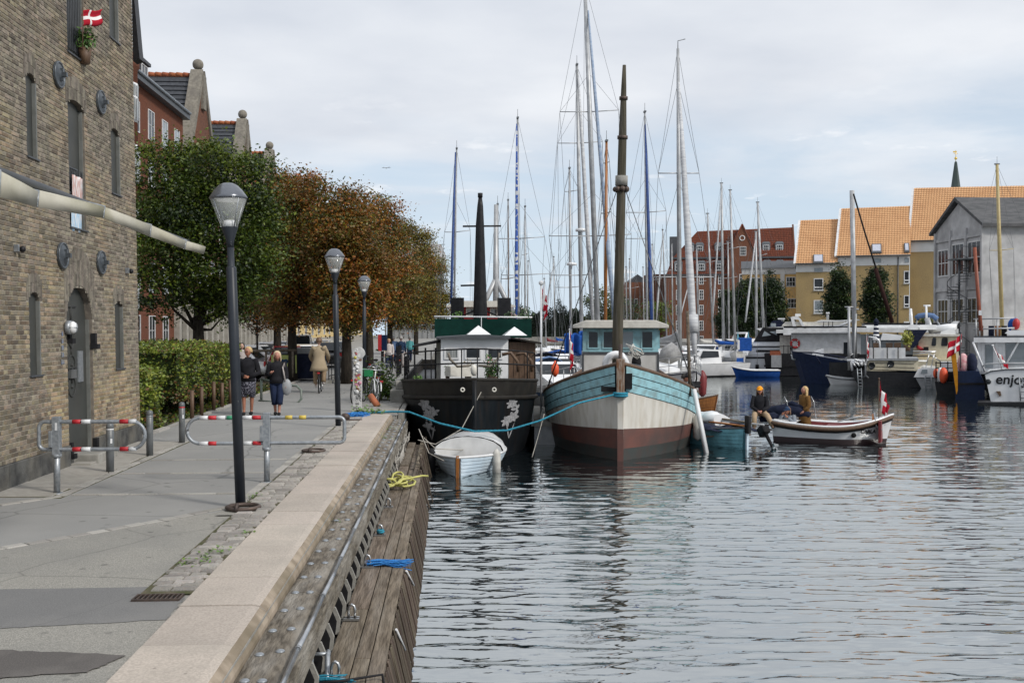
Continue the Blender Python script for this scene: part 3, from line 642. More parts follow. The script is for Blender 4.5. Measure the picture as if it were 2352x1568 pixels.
for k in range(5): bl.quad((.016, iy-.05+.01*k, iz-.25+k*.11), (.016, iy+.08-.01*k, iz-.24+k*.11), (.016, iy+.06, iz-.18+k*.11), (.016, iy-.06+.01*k, iz-.17+k*.11))
part('spray_mark', bl, spray, wh)
rf = G(); rf.prism([(-.3, 9.7), (.16, 9.7), (-3.2, 14.2), (-3.5, 14.0)], 'y', Y0, YE+.02); part('roof', rf, dkgrey, wh)
part('end_wall', G().quad((0, YE, 0), (-9, YE, 0), (-9, YE, 9.7), (0, YE, 9.7)).quad((-9, Y0, 0), (0, Y0, 0), (0, Y0, 9.7), (-9, Y0, 9.7)), brickf_m, wh)
vg = G(); vg.prism([(.0, 7.45), (.13, 7.5), (.11, 7.72), (.03, 8.9), (0, 8.9)], 'y', YE+.02, YE+.3); part('verge', vg, black, wh)
# things hanging on the wall
iy, iz = onwall(150, 752)
lampw = thing('wall_lamp', 'round caged bulkhead lamp on the wall left of the entrance door', 'wall lamp', tuple(MW @ V((.02, iy, iz)))); T = MX.Rotation(PI/2, 4, 'Y'); lampw.scale = (.75, .75, .75)
part('housing', G().lathe([(.14, 0), (.15, .02), (.15, .1), (.13, .11)], 16, T=T), galv, lampw); part('lens', G().lathe([(.135, .1), (.13, .15), (.09, .2), (.001, .215)], 14, T=T), gelcoat, lampw)
part('cage', G().tube([(.1, 0, -.145), (.2, 0, -.09), (.23, 0, 0), (.2, 0, .09), (.1, 0, .145)], .009, 6).tube([(.1, -.145, 0), (.2, -.09, 0), (.23, 0, 0), (.2, .09, 0), (.1, .145, 0)], .009, 6), galv, lampw)
def flag_grid(w, h, fold, fn, nu=16, nv=10):
    """swallow of cloth with a white cross; fn maps (u, v) to a place"""
    us = [0, .1, .2, .3, .34, .4, .46, .52, .64, .76, .88, 1]; vs_ = [0, .14, .28, .4, .47, .53, .6, .72, .86, 1]
    g = G(); pts = [[fn(u, v) for v in vs_] for u in us]; k = len(vs_)
    g.v = [tuple(p) for r_ in pts for p in r_]
    for i in range(len(us)-1):
        for j in range(k-1):
            uc, vc = (us[i]+us[i+1])/2, (vs_[j]+vs_[j+1])/2
            g.f.append((i*k+j, (i+1)*k+j, (i+1)*k+j+1, i*k+j+1)); g.m.append(1 if .34 < uc < .46 or .4 < vc < .6 else 0); g.sm.append(True)
    return g
fl = [flagred, flagwhite]
iy, iz = onwall(168, 52); p = MW @ V((.1, iy, iz))
f = thing('small_flag', 'small red and white cross flag stuck out of the upper hatch above the plants', 'flag', tuple(p))
part('cloth', flag_grid(1, 1, 0, lambda u, v: V((.1+.16*u+.02*math.sin(v*7), -.13+u*.42+.03*math.sin(u*9), -.1+v*.26+u*.14+.02*math.sin(u*8)))), fl, f, solid=.004)
part('stick', G().tube([(.1, -.14, -.5), (.1, -.13, .2)], .008, 5), brownw, f)
def leafpot(nm, label, cat, loc, r, n, sz, m, pot=None, fl2=None, h=1.0):
    t2 = thing(nm, label, cat, loc); g = G()
    for i in range(n):
        d = V((R.gauss(0, 1), R.gauss(0, 1), R.gauss(0, 1))).normalized()*r*R.uniform(.3, 1); p = V((d.x, d.y, d.z*h)); a = V((R.gauss(0, 1), R.gauss(0, 1), R.gauss(0, 1))).normalized()*sz; b3 = a.cross(V((R.gauss(0, 1), R.gauss(0, 1), R.gauss(0, 1)))).normalized()*sz*.55
        g.add([p-a*.6, p+b3*.6, p+a*.8, p-b3*.6], [(0, 1, 2, 3)], 1 if fl2 and R.random() < .12 else 0)
    part('foliage', g, [m]+([fl2] if fl2 else []), t2, kind='stuff')
    if pot: part('pot', G().lathe([(r*.4, -r*h-.16), (r*.55, -r*h*.6), (r*.5, -r*h*.6)], 10), pot, t2)
    return t2
leafd = mk('dark_leaf', (.028, .065, .016), (.05, .1, .024), sc=3, rough=.5, rnd=.45)
leafb = mk('bright_leaf', (.06, .14, .025), (.1, .2, .035), sc=3, rough=.5, rnd=.4)
flowp = mk('pink_flower', (.5, .18, .22), (.6, .4, .4), rough=.7)
iy, iz = onwall(184, 92); leafpot('potted_plant', 'bushy green plant with pale flowers in the upper hatch of the warehouse', 'plant', tuple(MW @ V((.08, iy, iz))), .2, 240, .06, leafb, brownw, flowp, 1.2)
for px, py, hh, c1, lb in ((176, 433, .4, (.5, .28, .24), 'faded pink towel hanging over the balcony rail in the lower hatch'), (174, 505, .4, (.3, .5, .68), 'blue and white cloth hanging at the foot of the lower hatch')):
    iy, iz = onwall(px, py); m = mk('cloth_'+str(px), c1, (.7, .7, .7), sc=7, st=(1, 6, 1), rough=.9); g = G()
    g.grid(lambda u, v: V((.02+.02*math.sin(u*12), -.2+u*.5, -hh/2+v*hh)), 10, 5); solo('hanging_cloth', g, m, lb, 'cloth', loc=tuple(MW @ V((-.02, iy, iz))), solid=.008)
# ---- canvas awning edge in front
awnm = mk('awning_canvas', (.5, .48, .41), (.4, .385, .32), sc=3, rough=.8, c3=(.24, .22, .1), sc3=1.2, a3=.55)
aw = thing('awning', 'pale ribbed canvas canopy edge hanging in front of the warehouse wall', 'awning', tuple(at(240, 480, 7.5)))
ap = [(-90, 346, 425, 5.2), (0, 394, 452, 5.6), (88, 441, 476, 6.2), (240, 476, 501, 7.4), (347, 518, 543, 8.4), (427, 554, 572, 9.2), (472, 567, 584, 9.8)]
wp = [(at(x, y0, Y), at(x-4, y1, Y-.02)) for x, y0, y1, Y in ap]; o0 = aw.location
for i in range(len(ap)-1):
    (a, b2), (c, d) = wp[i], wp[i+1]; e = (c-a).normalized()*.006; sag = V((0, 0, -.002)); bk = V((-.35, .12, .1)); g = G()
    a2, c2 = a+e-o0, c-e-o0; b3, d2 = b2+e-o0, d-e-o0; mt = (a2+c2)/2-sag; mb = (b3+d2)/2-sag
    g.add([a2, mt, c2, b3, mb, d2], [(0, 3, 4, 1), (1, 4, 5, 2)], 0, True); g.add([a2, mt, c2, c2+bk, mt+bk, a2+bk], [(0, 1, 4, 5), (1, 2, 3, 4)], 0, True); part('canvas_panel', g, awnm, aw, solid=.008)
    if i: part('rib', G().tube([a-o0+bk, a-o0+V((.004, -.004, .004)), b2-o0+V((.004, -.004, 0))], .007, 5), galv, aw)
part('beam', G().tube([wp[0][0]-o0+V((-.25, .15, .06)), wp[-1][0]-o0+V((-.2, .12, .05))], .03, 6), dkgrey, aw)
# ================================================================== STREET FURNITURE
def barrier(label, loc, x0, x1, zlo, zhi, round_l, bands, stick, post_x=0):
    t2 = thing('swing_barrier', label, 'barrier', loc, 0, 'barriers across the path'); r = .027; P = []
    def arc(cx, cz, rr, a0, a1): return [(cx+rr*math.cos(rad(a)), 0, cz+rr*math.sin(rad(a))) for a in np.linspace(a0, a1, 9)]
    rl = (zhi-zlo)/2 if round_l in ('l',) else .08; rr = (zhi-zlo)/2 if round_l == 'r' else .08
    P = arc(x0+rl, zhi-rl, rl, 90, 180)+arc(x0+rl, zlo+rl, rl, 180, 270)+arc(x1-rr, zlo+rr, rr, -90, 0)+arc(x1-rr, zhi-rr, rr, 0, 90)
    part('frame_tube', G().tube(P, r, 9, closed=True), galv, t2)
    part('post', G().lathe([(.042, 0), (.042, zlo+.0)], 12).lathe([(.1, 0), (.1, .012), (.045, .014)], 12), galv, t2)
    part('sleeve', G().cb((0, 0, (zlo+zhi)/2), (.1, .1, zhi-zlo+.14)).cb((-.065 if x1 > 1 else .085, -.01, zlo+.14), (.05 if x1 > 1 else .07, .1, .22)).lathe([(.065, zlo-.1), (.065, zlo-.06)], 12), galv, t2, bev=.006)
    bm2 = {}
    for x, l, c, zz2 in bands:
        for z2 in zz2: part('band', G().tube([(x, 0, z2), (x+l, 0, z2)], r+.003, 10), c, t2)
    for x, z2, m in stick: part('sticker', G().cb((x, -.052, z2), (.03, .002, .1)), m, t2)
    return t2
bred, bwht = mk('red_band', (.5, .02, .03), rough=.5), mk('white_band', (.7, .71, .72), rough=.5)
pb = ground(131, 1133); sc = 2352/pb.y; q = lambda x: (x-131)/sc
zl, zh = (1133-1034)/sc, (1133-972)/sc
barrier('short swing barrier with one rounded end beside the warehouse wall', tuple(pb), q(92), q(325), zl, zh, 'r', [(q(166), .12, bred, (zl, zh)), (q(184), .13, bwht, (zl, zh)), (q(270), .12, bred, (zl, zh)), (q(289), .1, bwht, (zl, zh))], [(.01, zh-.06, bwht)])
pb = ground(613, 1107); sc = 2352/pb.y; q = lambda x: (x-613)/sc; zl, zh = (1107-1018)/sc, (1107-960)/sc
ylb = mk('yellow_band', (.6, .45, .08), rough=.5); grb = mk('green_band', (.05, .3, .16), rough=.5)
barrier('long swing barrier crossing the path behind the front lamp post', tuple(pb), q(435), q(788), zl, zh, 'l', [(q(482), .12, bred, (zl, zh)), (q(463), .13, bwht, (zl, zh)), (q(580), .13, bred, (zl, zh)), (q(560), .14, bwht, (zl, zh)), (q(524), .12, grb, (zh,)), (q(655), .1, ylb, (zh,)), (q(686), .1, ylb, (zh,)), (q(502), .12, bwht, (zh,))], [])
boll = mk('bollard_paint', (.12, .13, .14), (.09, .1, .105), sc=6, rough=.4, c3=(.22, .22, .21), sc3=8, a3=.4)
for px, py, top, bc, lb in ((253, 1085, 972, bwht, 'grey steel bollard with a white ring standing behind the short barrier'), (344, 1047, 943, galv, 'plain grey steel bollard just right of the short barrier'), (418, 1017, 924, bred, 'grey steel bollard with a red ring at the kerb by the hedge')):
    p = ground(px, py); h = (py-top)*p.y/2352; t2 = thing('bollard', lb, 'bollard', tuple(p), 0, 'steel bollards along the sidewalk')
    part('shaft', G().lathe([(.058, 0), (.058, h-.12), (.052, h-.115), (.052, h-.095), (.058, h-.09), (.056, h-.04), (.04, h-.01), (.001, h)], 16), boll, t2); part('ring', G().lathe([(.0555, h-.118), (.0555, h-.09)], 16), bc, t2)
    if bc is not galv: part('sticker', G().cb((.035, -.05, h-.28), (.03, .004, .07), rz=.6), bwht, t2)
# ---- lamps
lampp = mk('lamp_post_paint', (.018, .022, .03), (.025, .03, .038), sc=4, rough=.42, spec=.3)
lampd = mk('lamp_dome', (.16, .17, .19), (.12, .13, .15), rough=.25, metal=.5)
lglass = glass('lamp_glass', (.85, .88, .86), .22, .06)
def lamp():
    t2 = thing('street_lamp', '', 'street lamp'); H = 4.0
    part('post', G().lathe([(.063, 0), (.063, H-1.05), (.058, H-1.045), (.042, H-1.03), (.042, H-.8)], 14), lampp, t2)
    part('collar', G().lathe([(.042, H-.8), (.047, H-.72), (.1, H-.56), (.1, H-.55)], 18), lampp, t2)
    part('lens', G().lathe([(.1, H-.55), (.222, H-.2)], 24), lglass, t2); part('reflector', G().lathe([(.08, H-.55), (.07, H-.47), (.001, H-.465)], 14).lathe([(.17, H-.19), (.13, H-.235), (.001, H-.25)], 18), gelcoat, t2)
    for k in range(4):
        a = PI/4+k*PI/2; part('strut', G().tube([(.1*math.cos(a), .1*math.sin(a), H-.55), (.218*math.cos(a), .218*math.sin(a), H-.2)], .008, 5), galv, t2)
    part('dome', G().lathe([(.224, H-.21), (.229, H-.19), (.214, H-.165), (.17, H-.1), (.11, H-.04), (.06, H-.015), (.001, H-.01)], 24), lampd, t2)
    return t2
l0 = lamp(); lampdat = [(553, 1165, -.036, 'nearest and largest lamp post on the quay in front of the long barrier'), (777, 981, -.02, 'second lamp post standing at the right end of the long barrier'), (837, 905, 0, 'third and smallest lamp post standing behind the sticker covered post')]
for i, (px, py, lean, lb) in enumerate(lampdat):
    o = l0 if i == 0 else dup(l0, (0, 0, 0)); o.location = ground(px, py); o.rotation_euler = (0, lean, R.uniform(0, 1)*0); o['label'] = lb; o['group'] = 'lamp posts along the quay'
# ---- mooring rings and bits
def ring(px, py, lb):
    p = ground(px, py); t2 = thing('mooring_ring', lb, 'mooring ring', (p.x, p.y, .02), 0, 'iron mooring rings in the paving')
    part('ring', G().torus((0, .02, .03), .19, .026, 28, 8), iron, t2); part('staple', G().tube([(-.045, -.17, -.02), (-.045, -.17, .07), (-.045, -.13, .085), (-.045, -.1, .06), (-.045, -.1, -.02)], .024, 8), iron, t2)
ring(558, 1174, 'iron mooring ring lying at the foot of the nearest lamp post'); ring(720, 1041, 'iron mooring ring lying in the cobbles between two lamp posts')
p = ground(803, 968); t2 = thing('mooring_cleat', 'low rusty iron mooring cleat lying beside the blue rope on the cobbles', 'cleat', tuple(p))
part('base', G().cb((.05, 0, .03), (.5, .14, .06)), iron, t2, bev=.02); part('horn', G().sph((-.1, 0, .11), .11, 8, sc=(1, .8, .9)), iron, t2)
pp = ground(820, 958); g = G()
P = []
for i in range(420): a = i*.61; rr = .1+.05*math.sin(i*.37); c = pp+V((.17*math.sin(i*.091)+.05*math.sin(i*.33), .22*math.cos(i*.067), .04+.035*math.sin(i*.5)+.04*abs(math.sin(i*.03)))); P.append(c+V((rr*math.cos(a), rr*math.sin(a), 0)))
g.tube(P, .008, 4)
solo('rope_heap', g, blr, 'heap of tangled bright blue rope at the foot of the sticker covered post', 'rope')
# ---- sticker post
sp = ground(822, 945); t2 = thing('sticker_post', 'white post with rounded top covered in stickers and graffiti beside the bicycles', 'post', tuple(sp))
postw = mk('post_board', (.58, .58, .57), (.45, .45, .45), sc=6, rough=.6, c3=(.3, .3, .3), sc3=9, a3=.5)
sc = 2352/sp.y; H = 148/sc
part('board', G().prism([(-.14, 0), (.1, 0), (.125, H-.3), (-.115, H-.3)], 'y', -.05, .05), postw, t2, bev=.008)
hd = [(-.12, H-.3)]+[(-.0+.165*math.cos(rad(a))+.03, H-.19+.18*math.sin(rad(a))) for a in range(190, -20, -14)]+[(.13, H-.3)]
part('rounded_head', G().prism(hd[::-1], 'y', -.055, .055), postw, t2, bev=.006)
stc = [mk('sticker_'+n, c, rough=.4) for n, c in (('pink', (.55, .25, .33)), ('yellow', (.5, .45, .1)), ('white', (.7, .7, .7)), ('black', (.03, .03, .03)), ('red', (.4, .08, .1)), ('grey', (.3, .32, .34)), ('beige', (.5, .46, .38)), ('brown', (.2, .1, .06)))]
for i in range(40):
    zc = H-.08-(i/40)**.9*H*.66; wd = R.uniform(.04, .11); hh = R.uniform(.03, .09); x = R.uniform(-.08, .08)+.02*(zc/H); m = R.choice([stc[2], stc[2], stc[2], stc[2]]+stc)
    g = G(); y = -.058-i*.0004
    if i % 3 == 0: g.lathe([(wd*.5, 0), (wd*.5, .001), (.001, .0011)], 12, T=MX.Translation((x, y, zc)) @ MX.Rotation(PI/2, 4, 'X'))
    else: g.cb((x, y, zc), (wd, .001, hh), ry=R.uniform(-.25, .25))
    part('sticker', g, m, t2)
me = text_mesh('SNAS', .085, .001); me.materials.append(blackmat); o = part('graffiti', me, None, t2); o.location = (-.02, -.056, .1); o.rotation_euler = (PI/2, 0, 0)
me = text_mesh('66', .1, .001); me.materials.append(blackmat); o = part('graffiti', me, None, t2); o.location = (-.01, -.056, .22); o.rotation_euler = (PI/2, 0, 0)
g = G()
for i in range(14):
    x0, z0 = R.uniform(-.09, .07), R.uniform(.3, .72); g.tube([(x0+.035*math.cos(j*1.5+i), -.055, z0+.05*math.sin(j*1.1+i*2)) for j in range(7)], .003, 3, caps=False)
part('graffiti', g, blackmat, t2)
# ================================================================== TREES AND HEDGES
def leafmat(name, c, r=.4, rough=.5):
    m = mk(name, c, tuple(x*.75 for x in c), sc=2.5, rough=rough, rnd=r); t = m.node_tree; b = t.nodes['Principled BSDF']
    tr = nd(t, 'ShaderNodeBsdfTranslucent'); ms = nd(t, 'ShaderNodeMixShader'); ms.inputs[0].default_value = .22; src = b.inputs['Base Color'].links[0].from_socket
    t.links.new(src, tr.inputs[0]); t.links.new(b.outputs[0], ms.inputs[1]); t.links.new(tr.outputs[0], ms.inputs[2]); t.links.new(ms.outputs[0], t.nodes['Material Output'].inputs[0]); return m
def leaves(P, size, mats, rs, up=.5, mi=None, asp=.55):
    n = len(P); d = rs.normal(size=(n, 3)); d[:, 2] = d[:, 2]*.6-.15; d /= np.linalg.norm(d, axis=1)[:, None]
    nr = rs.normal(size=(n, 3))*(1-up); nr[:, 2] += up; s = np.cross(nr, d); s /= np.linalg.norm(s, axis=1)[:, None]+1e-9
    L = size*rs.uniform(.6, 1.25, n)[:, None]; bend = np.cross(d, s)*L*.12
    v = np.stack([P, P+d*L*.45+s*L*asp*.5+bend, P+d*L, P+d*L*.45-s*L*asp*.5+bend], 1).reshape(-1, 3)
    me = bpy.data.meshes.new('foliage'); me.vertices.add(n*4); me.vertices.foreach_set('co', v.ravel().astype(np.float32)); me.loops.add(n*4); me.loops.foreach_set('vertex_index', np.arange(n*4, dtype=np.int32))
    me.polygons.add(n); me.polygons.foreach_set('loop_start', np.arange(0, n*4, 4, dtype=np.int32)); me.polygons.foreach_set('loop_total', np.full(n, 4, np.int32))
    for m in mats: me.materials.append(m)
    if mi is not None: me.polygons.foreach_set('material_index', mi.astype(np.int32))
    me.update(); return me
bark = mk('bark', (.05, .042, .034), (.028, .024, .02), sc=4, st=(6, 6, 1), rough=.95, bump=.8, bsc=9)
def tree(label, loc, blobs, nclump, per, size, mats, mixf, trunk_r, zc, seed=1, group=None, name='tree', spread=.34, lean=0):
    """blobs: (x, y, z, rx, ry, rz) relative to the foot"""
    rs = np.random.RandomState(seed); t2 = thing(name, label, 'tree', loc, 0, group); cl = []; wts = np.array([b2[3]*b2[4]*b2[5] for b2 in blobs]); wts = wts/wts.sum()
    while len(cl) < nclump:
        b2 = blobs[rs.choice(len(blobs), p=wts)]; q = rs.normal(size=3); q /= np.linalg.norm(q); q = q*rs.uniform(.3, 1.0)**.45*(1.16 if rs.rand() < .16 else 1); cl.append([b2[0]+q[0]*b2[3], b2[1]+q[1]*b2[4], b2[2]+q[2]*b2[5]])
    cl = np.array(cl); pts = []; mi = []
    for i, c in enumerate(cl):
        k = max(8, int(per*rs.uniform(.25, 1.75))); q = rs.normal(size=(k, 3))*spread*rs.uniform(.6, 1.25); q[:, 2] *= .6; q[:, 2] -= .1*np.linalg.norm(q[:, :2], axis=1); pts.append(c+q)
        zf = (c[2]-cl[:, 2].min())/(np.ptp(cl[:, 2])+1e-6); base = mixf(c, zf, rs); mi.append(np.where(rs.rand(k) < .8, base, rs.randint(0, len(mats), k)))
    crown = part('crown', leaves(np.concatenate(pts), size, mats, rs, .45, np.concatenate(mi)), None, t2, kind='stuff')
    g = G(); g.tube([(0, 0, -.1), (.02, 0, zc*.5), (lean, 0, zc), (lean*1.5, 0, zc*1.5)], [trunk_r*1.25, trunk_r, trunk_r*.8, trunk_r*.4], 9)
    for i in range(16):
        c = cl[rs.randint(len(cl))]*.9; s0 = V((lean*.8, 0, zc*rs.uniform(.8, 1.3))); m = s0.lerp(V(c), .5)+V((0, 0, -.25)); g.tube([s0, m, V(c)], [trunk_r*.36, trunk_r*.2, .012], 5)
    part('trunk', g, bark, t2); return t2
gm1, gm2, gm3 = leafmat('maple_leaf', (0.052, 0.0858, 0.0065)), leafmat('maple_leaf_light', (0.12, 0.162, 0.0144)), leafmat('maple_leaf_dark', (0.01771, 0.03623, 0.00644))
om1, om2, om3, om4 = leafmat('rust_leaf', (0.325, 0.1274, 0.0182)), leafmat('brown_leaf', (0.169, 0.0936, 0.0182)), leafmat('olive_leaf', (0.153, 0.135, 0.0198)), leafmat('dusky_green_leaf', (0.0585, 0.072, 0.0126))
ym1 = leafmat('yellowing_leaf', (0.2448, 0.204, 0.0255))
def base_at(px, Y): return (at(px, 755, Y).x, Y, 0)
def blob(px, py, rx, ry, foot, Y, dy=0, ryd=1.0):
    p = at(px, py, Y+dy); sc = 2352/(Y+dy); return (p.x-foot[0], dy, p.z, rx/sc, ryd*rx/sc, ry/sc)
f = base_at(455, 36)
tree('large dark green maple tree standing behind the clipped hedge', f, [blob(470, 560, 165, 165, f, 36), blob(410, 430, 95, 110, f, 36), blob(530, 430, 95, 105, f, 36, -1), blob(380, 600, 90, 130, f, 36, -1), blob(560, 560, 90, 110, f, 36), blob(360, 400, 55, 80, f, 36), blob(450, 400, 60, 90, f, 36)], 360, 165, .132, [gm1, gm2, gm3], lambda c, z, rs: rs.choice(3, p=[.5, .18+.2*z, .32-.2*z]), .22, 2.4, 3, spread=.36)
mo = lambda p: (lambda c, z, rs: rs.choice(len(p), p=p))
G1 = 'chestnut trees along the quay path'
OM = [om1, om2, om3, om4, ym1]
for args in (
    (670, 43.5, 'rust brown chestnut tree whose trunk stands left of the cyclist', [(690, 560, 75, 120, 0), (650, 500, 60, 80, 1), (720, 620, 80, 90, 0), (690, 440, 50, 50, 0)], [.42, .3, .13, .13, .02], 5),
    (636, 51, 'brown and green chestnut tree behind the one left of the cyclist', [(655, 480, 70, 85, 0), (620, 620, 70, 110, 0), (690, 520, 60, 90, 0)], [.3, .3, .16, .22, .02], 6),
    (795, 41.4, 'rust orange chestnut tree behind the second lamp post', [(800, 590, 75, 125, 0), (770, 530, 50, 75, 0), (835, 640, 60, 85, 0), (800, 480, 45, 50, 0)], [.45, .24, .18, .1, .03], 7),
    (848, 54, 'chestnut tree turning brown and olive right of the third lamp post', [(855, 580, 75, 125, 0), (880, 650, 70, 85, 0), (830, 500, 50, 60, 0), (870, 480, 30, 38, 0)], [.24, .18, .32, .2, .06], 8),
    (895, 66, 'olive chestnut tree rising above the bow of the black barge', [(930, 610, 60, 110, 0), (960, 560, 32, 48, 0), (900, 660, 60, 70, 0), (945, 690, 55, 55, 0)], [.12, .14, .36, .22, .16], 9),
    (955, 88, 'farthest yellow green chestnut tree on the quay beside the black barge mast', [(985, 655, 48, 80, 0), (1005, 690, 36, 55, 0), (965, 620, 35, 45, 0), (940, 690, 40, 50, 0)], [.03, .06, .3, .28, .33], 10)):
    px, Y, lb, bl, pr, sd = args; f = base_at(px, Y)
    tree(lb, f, [blob(a, b2, c*1.08, d, f, Y, e) for a, b2, c, d, e in bl]+[blob(bl[0][0]+(8 if sd % 2 else -8), 700, bl[0][2]*.95, 48, f, Y)], 300, 140, .135, OM, mo(pr), .2, 2.6, sd, G1, 'chestnut_tree', spread=.4)
f = base_at(590, 46)
tree('slim young tree held by wooden stakes near the two walking women', f, [blob(590, 715, 45, 45, f, 46), blob(560, 690, 40, 40, f, 46)], 46, 60, .13, OM, mo([.25, .25, .25, .23, .02]), .05, 2.2, 12, None, 'young_tree', spread=.3)
def hedge(label, x0, x1, y0, y1, z0, z1, n, mats, pr, seed, dead=0):
    rs = np.random.RandomState(seed); t2 = thing('hedge', label, 'hedge', ((x0+x1)/2, (y0+y1)/2, 0), 0, None); lx, ly, lz = x1-x0, y1-y0, z1-z0
    ar = np.array([lx*ly, ly*lz, ly*lz*.3, lx*lz, lx*lz*.3]); f = rs.choice(5, n, p=ar/ar.sum()); u = rs.rand(n, 3)
    P = np.stack([(u[:, 0]-.5)*lx, (u[:, 1]-.5)*ly, z0+u[:, 2]*lz], -1); off = rs.exponential(.05, n)
    P[f == 0, 2] = z1-off[f == 0]; P[f == 1, 0] = lx/2-off[f == 1]; P[f == 2, 0] = -lx/2+off[f == 2]; P[f == 3, 1] = -ly/2+off[f == 3]; P[f == 4, 1] = ly/2-off[f == 4]
    bump = .06*np.sin(P[:, 0]*5+seed)+.06*np.sin(P[:, 1]*4.1+P[:, 2]*3); P[:, 0] += bump*(f == 1); P[:, 2] += bump*(f == 0)+rs.normal(0, .02, n)
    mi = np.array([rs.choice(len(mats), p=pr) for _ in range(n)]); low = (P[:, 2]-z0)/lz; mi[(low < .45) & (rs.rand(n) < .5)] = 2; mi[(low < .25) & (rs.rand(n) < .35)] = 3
    part('foliage', leaves(P, .085, mats, rs, .35, mi, .7), None, t2, kind='stuff')
    g = G()
    for i in range(int(max(lx, ly)*5)):
        x, y = rs.uniform(-lx/2+.1, lx/2-.1), rs.uniform(-ly/2+.1, ly/2-.1); g.tube([(x, y, 0), (x+rs.uniform(-.1, .1), y, z0+.4), (x+rs.uniform(-.2, .2), y+.1, z1-.2)], [.02, .015, .006], 5)
    part('stems', g, bark, t2, kind='stuff'); part('dark_core', G().bx(-lx/2+.13, lx/2-.13, -ly/2+.13, ly/2-.13, z0+.1, z1-.14), gm3, t2, kind='stuff'); return t2  # solid dark box, the inner shade of the hedge put into colour
hm = [leafmat('hedge_leaf', (0.128, 0.18, 0.02)), leafmat('hedge_leaf_bright', (0.238, 0.2805, 0.03825)), leafmat('hedge_leaf_dark', (.07, .095, .015)), leafmat('hedge_leaf_brown', (.17, .08, .025))]
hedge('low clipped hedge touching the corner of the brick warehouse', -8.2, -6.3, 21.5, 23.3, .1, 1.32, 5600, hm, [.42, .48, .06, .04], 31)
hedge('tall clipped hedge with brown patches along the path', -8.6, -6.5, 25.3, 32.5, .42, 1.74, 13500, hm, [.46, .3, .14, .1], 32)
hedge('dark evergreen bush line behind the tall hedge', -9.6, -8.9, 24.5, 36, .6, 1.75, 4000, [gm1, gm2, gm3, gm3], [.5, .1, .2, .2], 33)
hp = [(463, 957), (491, 945), (510, 938), (529, 930), (546, 922), (441, 965)]
for i, (px, py) in enumerate(hp):
    p = ground(px, py); solo('wooden_stake', G().tube([(0, 0, 0), (.0, 0, .75+.05*math.sin(i*2))], .05, 8), brownw, ['first rough', 'second rough', 'third rough', 'fourth rough', 'fifth rough', 'nearest rough'][i]+' wooden stake at the foot of the tall hedge', 'stake', 'stakes in front of the hedge', loc=tuple(p))
rs = np.random.RandomState(3); n = 7000; P = np.stack([rs.uniform(-8.8, -6.3, n), rs.uniform(20.5, 40, n), rs.uniform(0, .06, n)], -1)
props(link('ground_cover', leaves(P, .11, [gm1, gm2, gm3, hm[3]], rs, .1, rs.choice(4, n, p=[.4, .25, .2, .15]))), 'low green and brown ground cover under the hedge', 'ground cover', kind='stuff')
f = ground(873, 918); rs = np.random.RandomState(8); n = 1500
P = np.stack([rs.normal(0, .24, n), rs.normal(0, .3, n), .1+np.abs(rs.normal(0, 1, n))*.42], -1); t2 = thing('quay_shrub', 'leafy green shrub growing on the quay right of the bicycles', 'shrub', tuple(f))
part('foliage', leaves(P, .11, [gm2, leafmat('shrub_leaf', (.05, .12, .02)), gm1], rs, .4, rs.choice(3, n)), None, t2, kind='stuff')
part('stems', G().tube([(0, 0, 0), (.1, .05, .8)], .015, 5).tube([(0, 0, 0), (-.12, 0, .9)], .015, 5), bark, t2, kind='stuff')
# ================================================================== LEFT STREET HOUSES
redb = mk('red_brick', (.165, .062, .036), (.12, .048, .03), sc=7, rough=.9, bump=.3, c3=(.13, .06, .04), sc3=.7, a3=.6)
redb2 = mk('old_red_brick', (.15, .07, .045), (.11, .055, .04), sc=5, rough=.9, bump=.3, c3=(.19, .08, .045), sc3=.3, a3=.5)
slate = mk('slate', (.045, .05, .058), (.03, .033, .04), sc=5, rough=.6, orn=.1)
zinc = mk('zinc', (.2, .22, .24), (.15, .165, .18), rough=.4, metal=.3)
stone = mk('sandstone', (.24, .22, .185), (.17, .155, .13), sc=5, rough=.9, c3=(.12, .11, .1), sc3=1, a3=.6)
tiler = mk('red_tile', (.34, .11, .05), (.25, .08, .04), sc=6, rough=.8, rnd=.1)
yellowr = mk('yellow_render', (.6, .46, .22), (.54, .41, .2), sc=2, rough=.9)
paleg = mk('pale_stone', (.36, .34, .3), (.28, .265, .235), sc=3, rough=.9)
SX = -18.0
def win(par, x, y, z, w2, h, ax, fr=white, gl=pane, nx=2, nz=2, t=.05, d=.05, out=1):
    """window lying in a wall: ax 'x' faces along x, 'y' faces along y; out = direction it faces"""
    fm2 = G(); b2 = t
    def B(g, u0, u1, z0, z1, a, b3):
        if ax == 'x': g.bx(min(x+a*out, x+b3*out), max(x+a*out, x+b3*out), y+u0, y+u1, z+z0, z+z1)
        else: g.bx(x+u0, x+u1, min(y+a*out, y+b3*out), max(y+a*out, y+b3*out), z+z0, z+z1)
    B(fm2, -w2/2, -w2/2+b2, 0, h, 0, d); B(fm2, w2/2-b2, w2/2, 0, h, 0, d); B(fm2, -w2/2+b2, w2/2-b2, 0, b2, 0, d); B(fm2, -w2/2+b2, w2/2-b2, h-b2, h, 0, d)
    for i in range(1, nx): u = -w2/2+w2*i/nx; B(fm2, u-b2*.3, u+b2*.3, b2, h-b2, .005, d-.01)
    for i in range(1, nz): zc = h*i/nz; B(fm2, -w2/2+b2, w2/2-b2, zc-b2*.3, zc+b2*.3, .005, d-.013)
    o = part('window', fm2, fr, par); g = G(); B(g, -w2/2+b2*.5, w2/2-b2*.5, b2*.5, h-b2*.5, .004, .012); part('pane', g, gl, o); return o
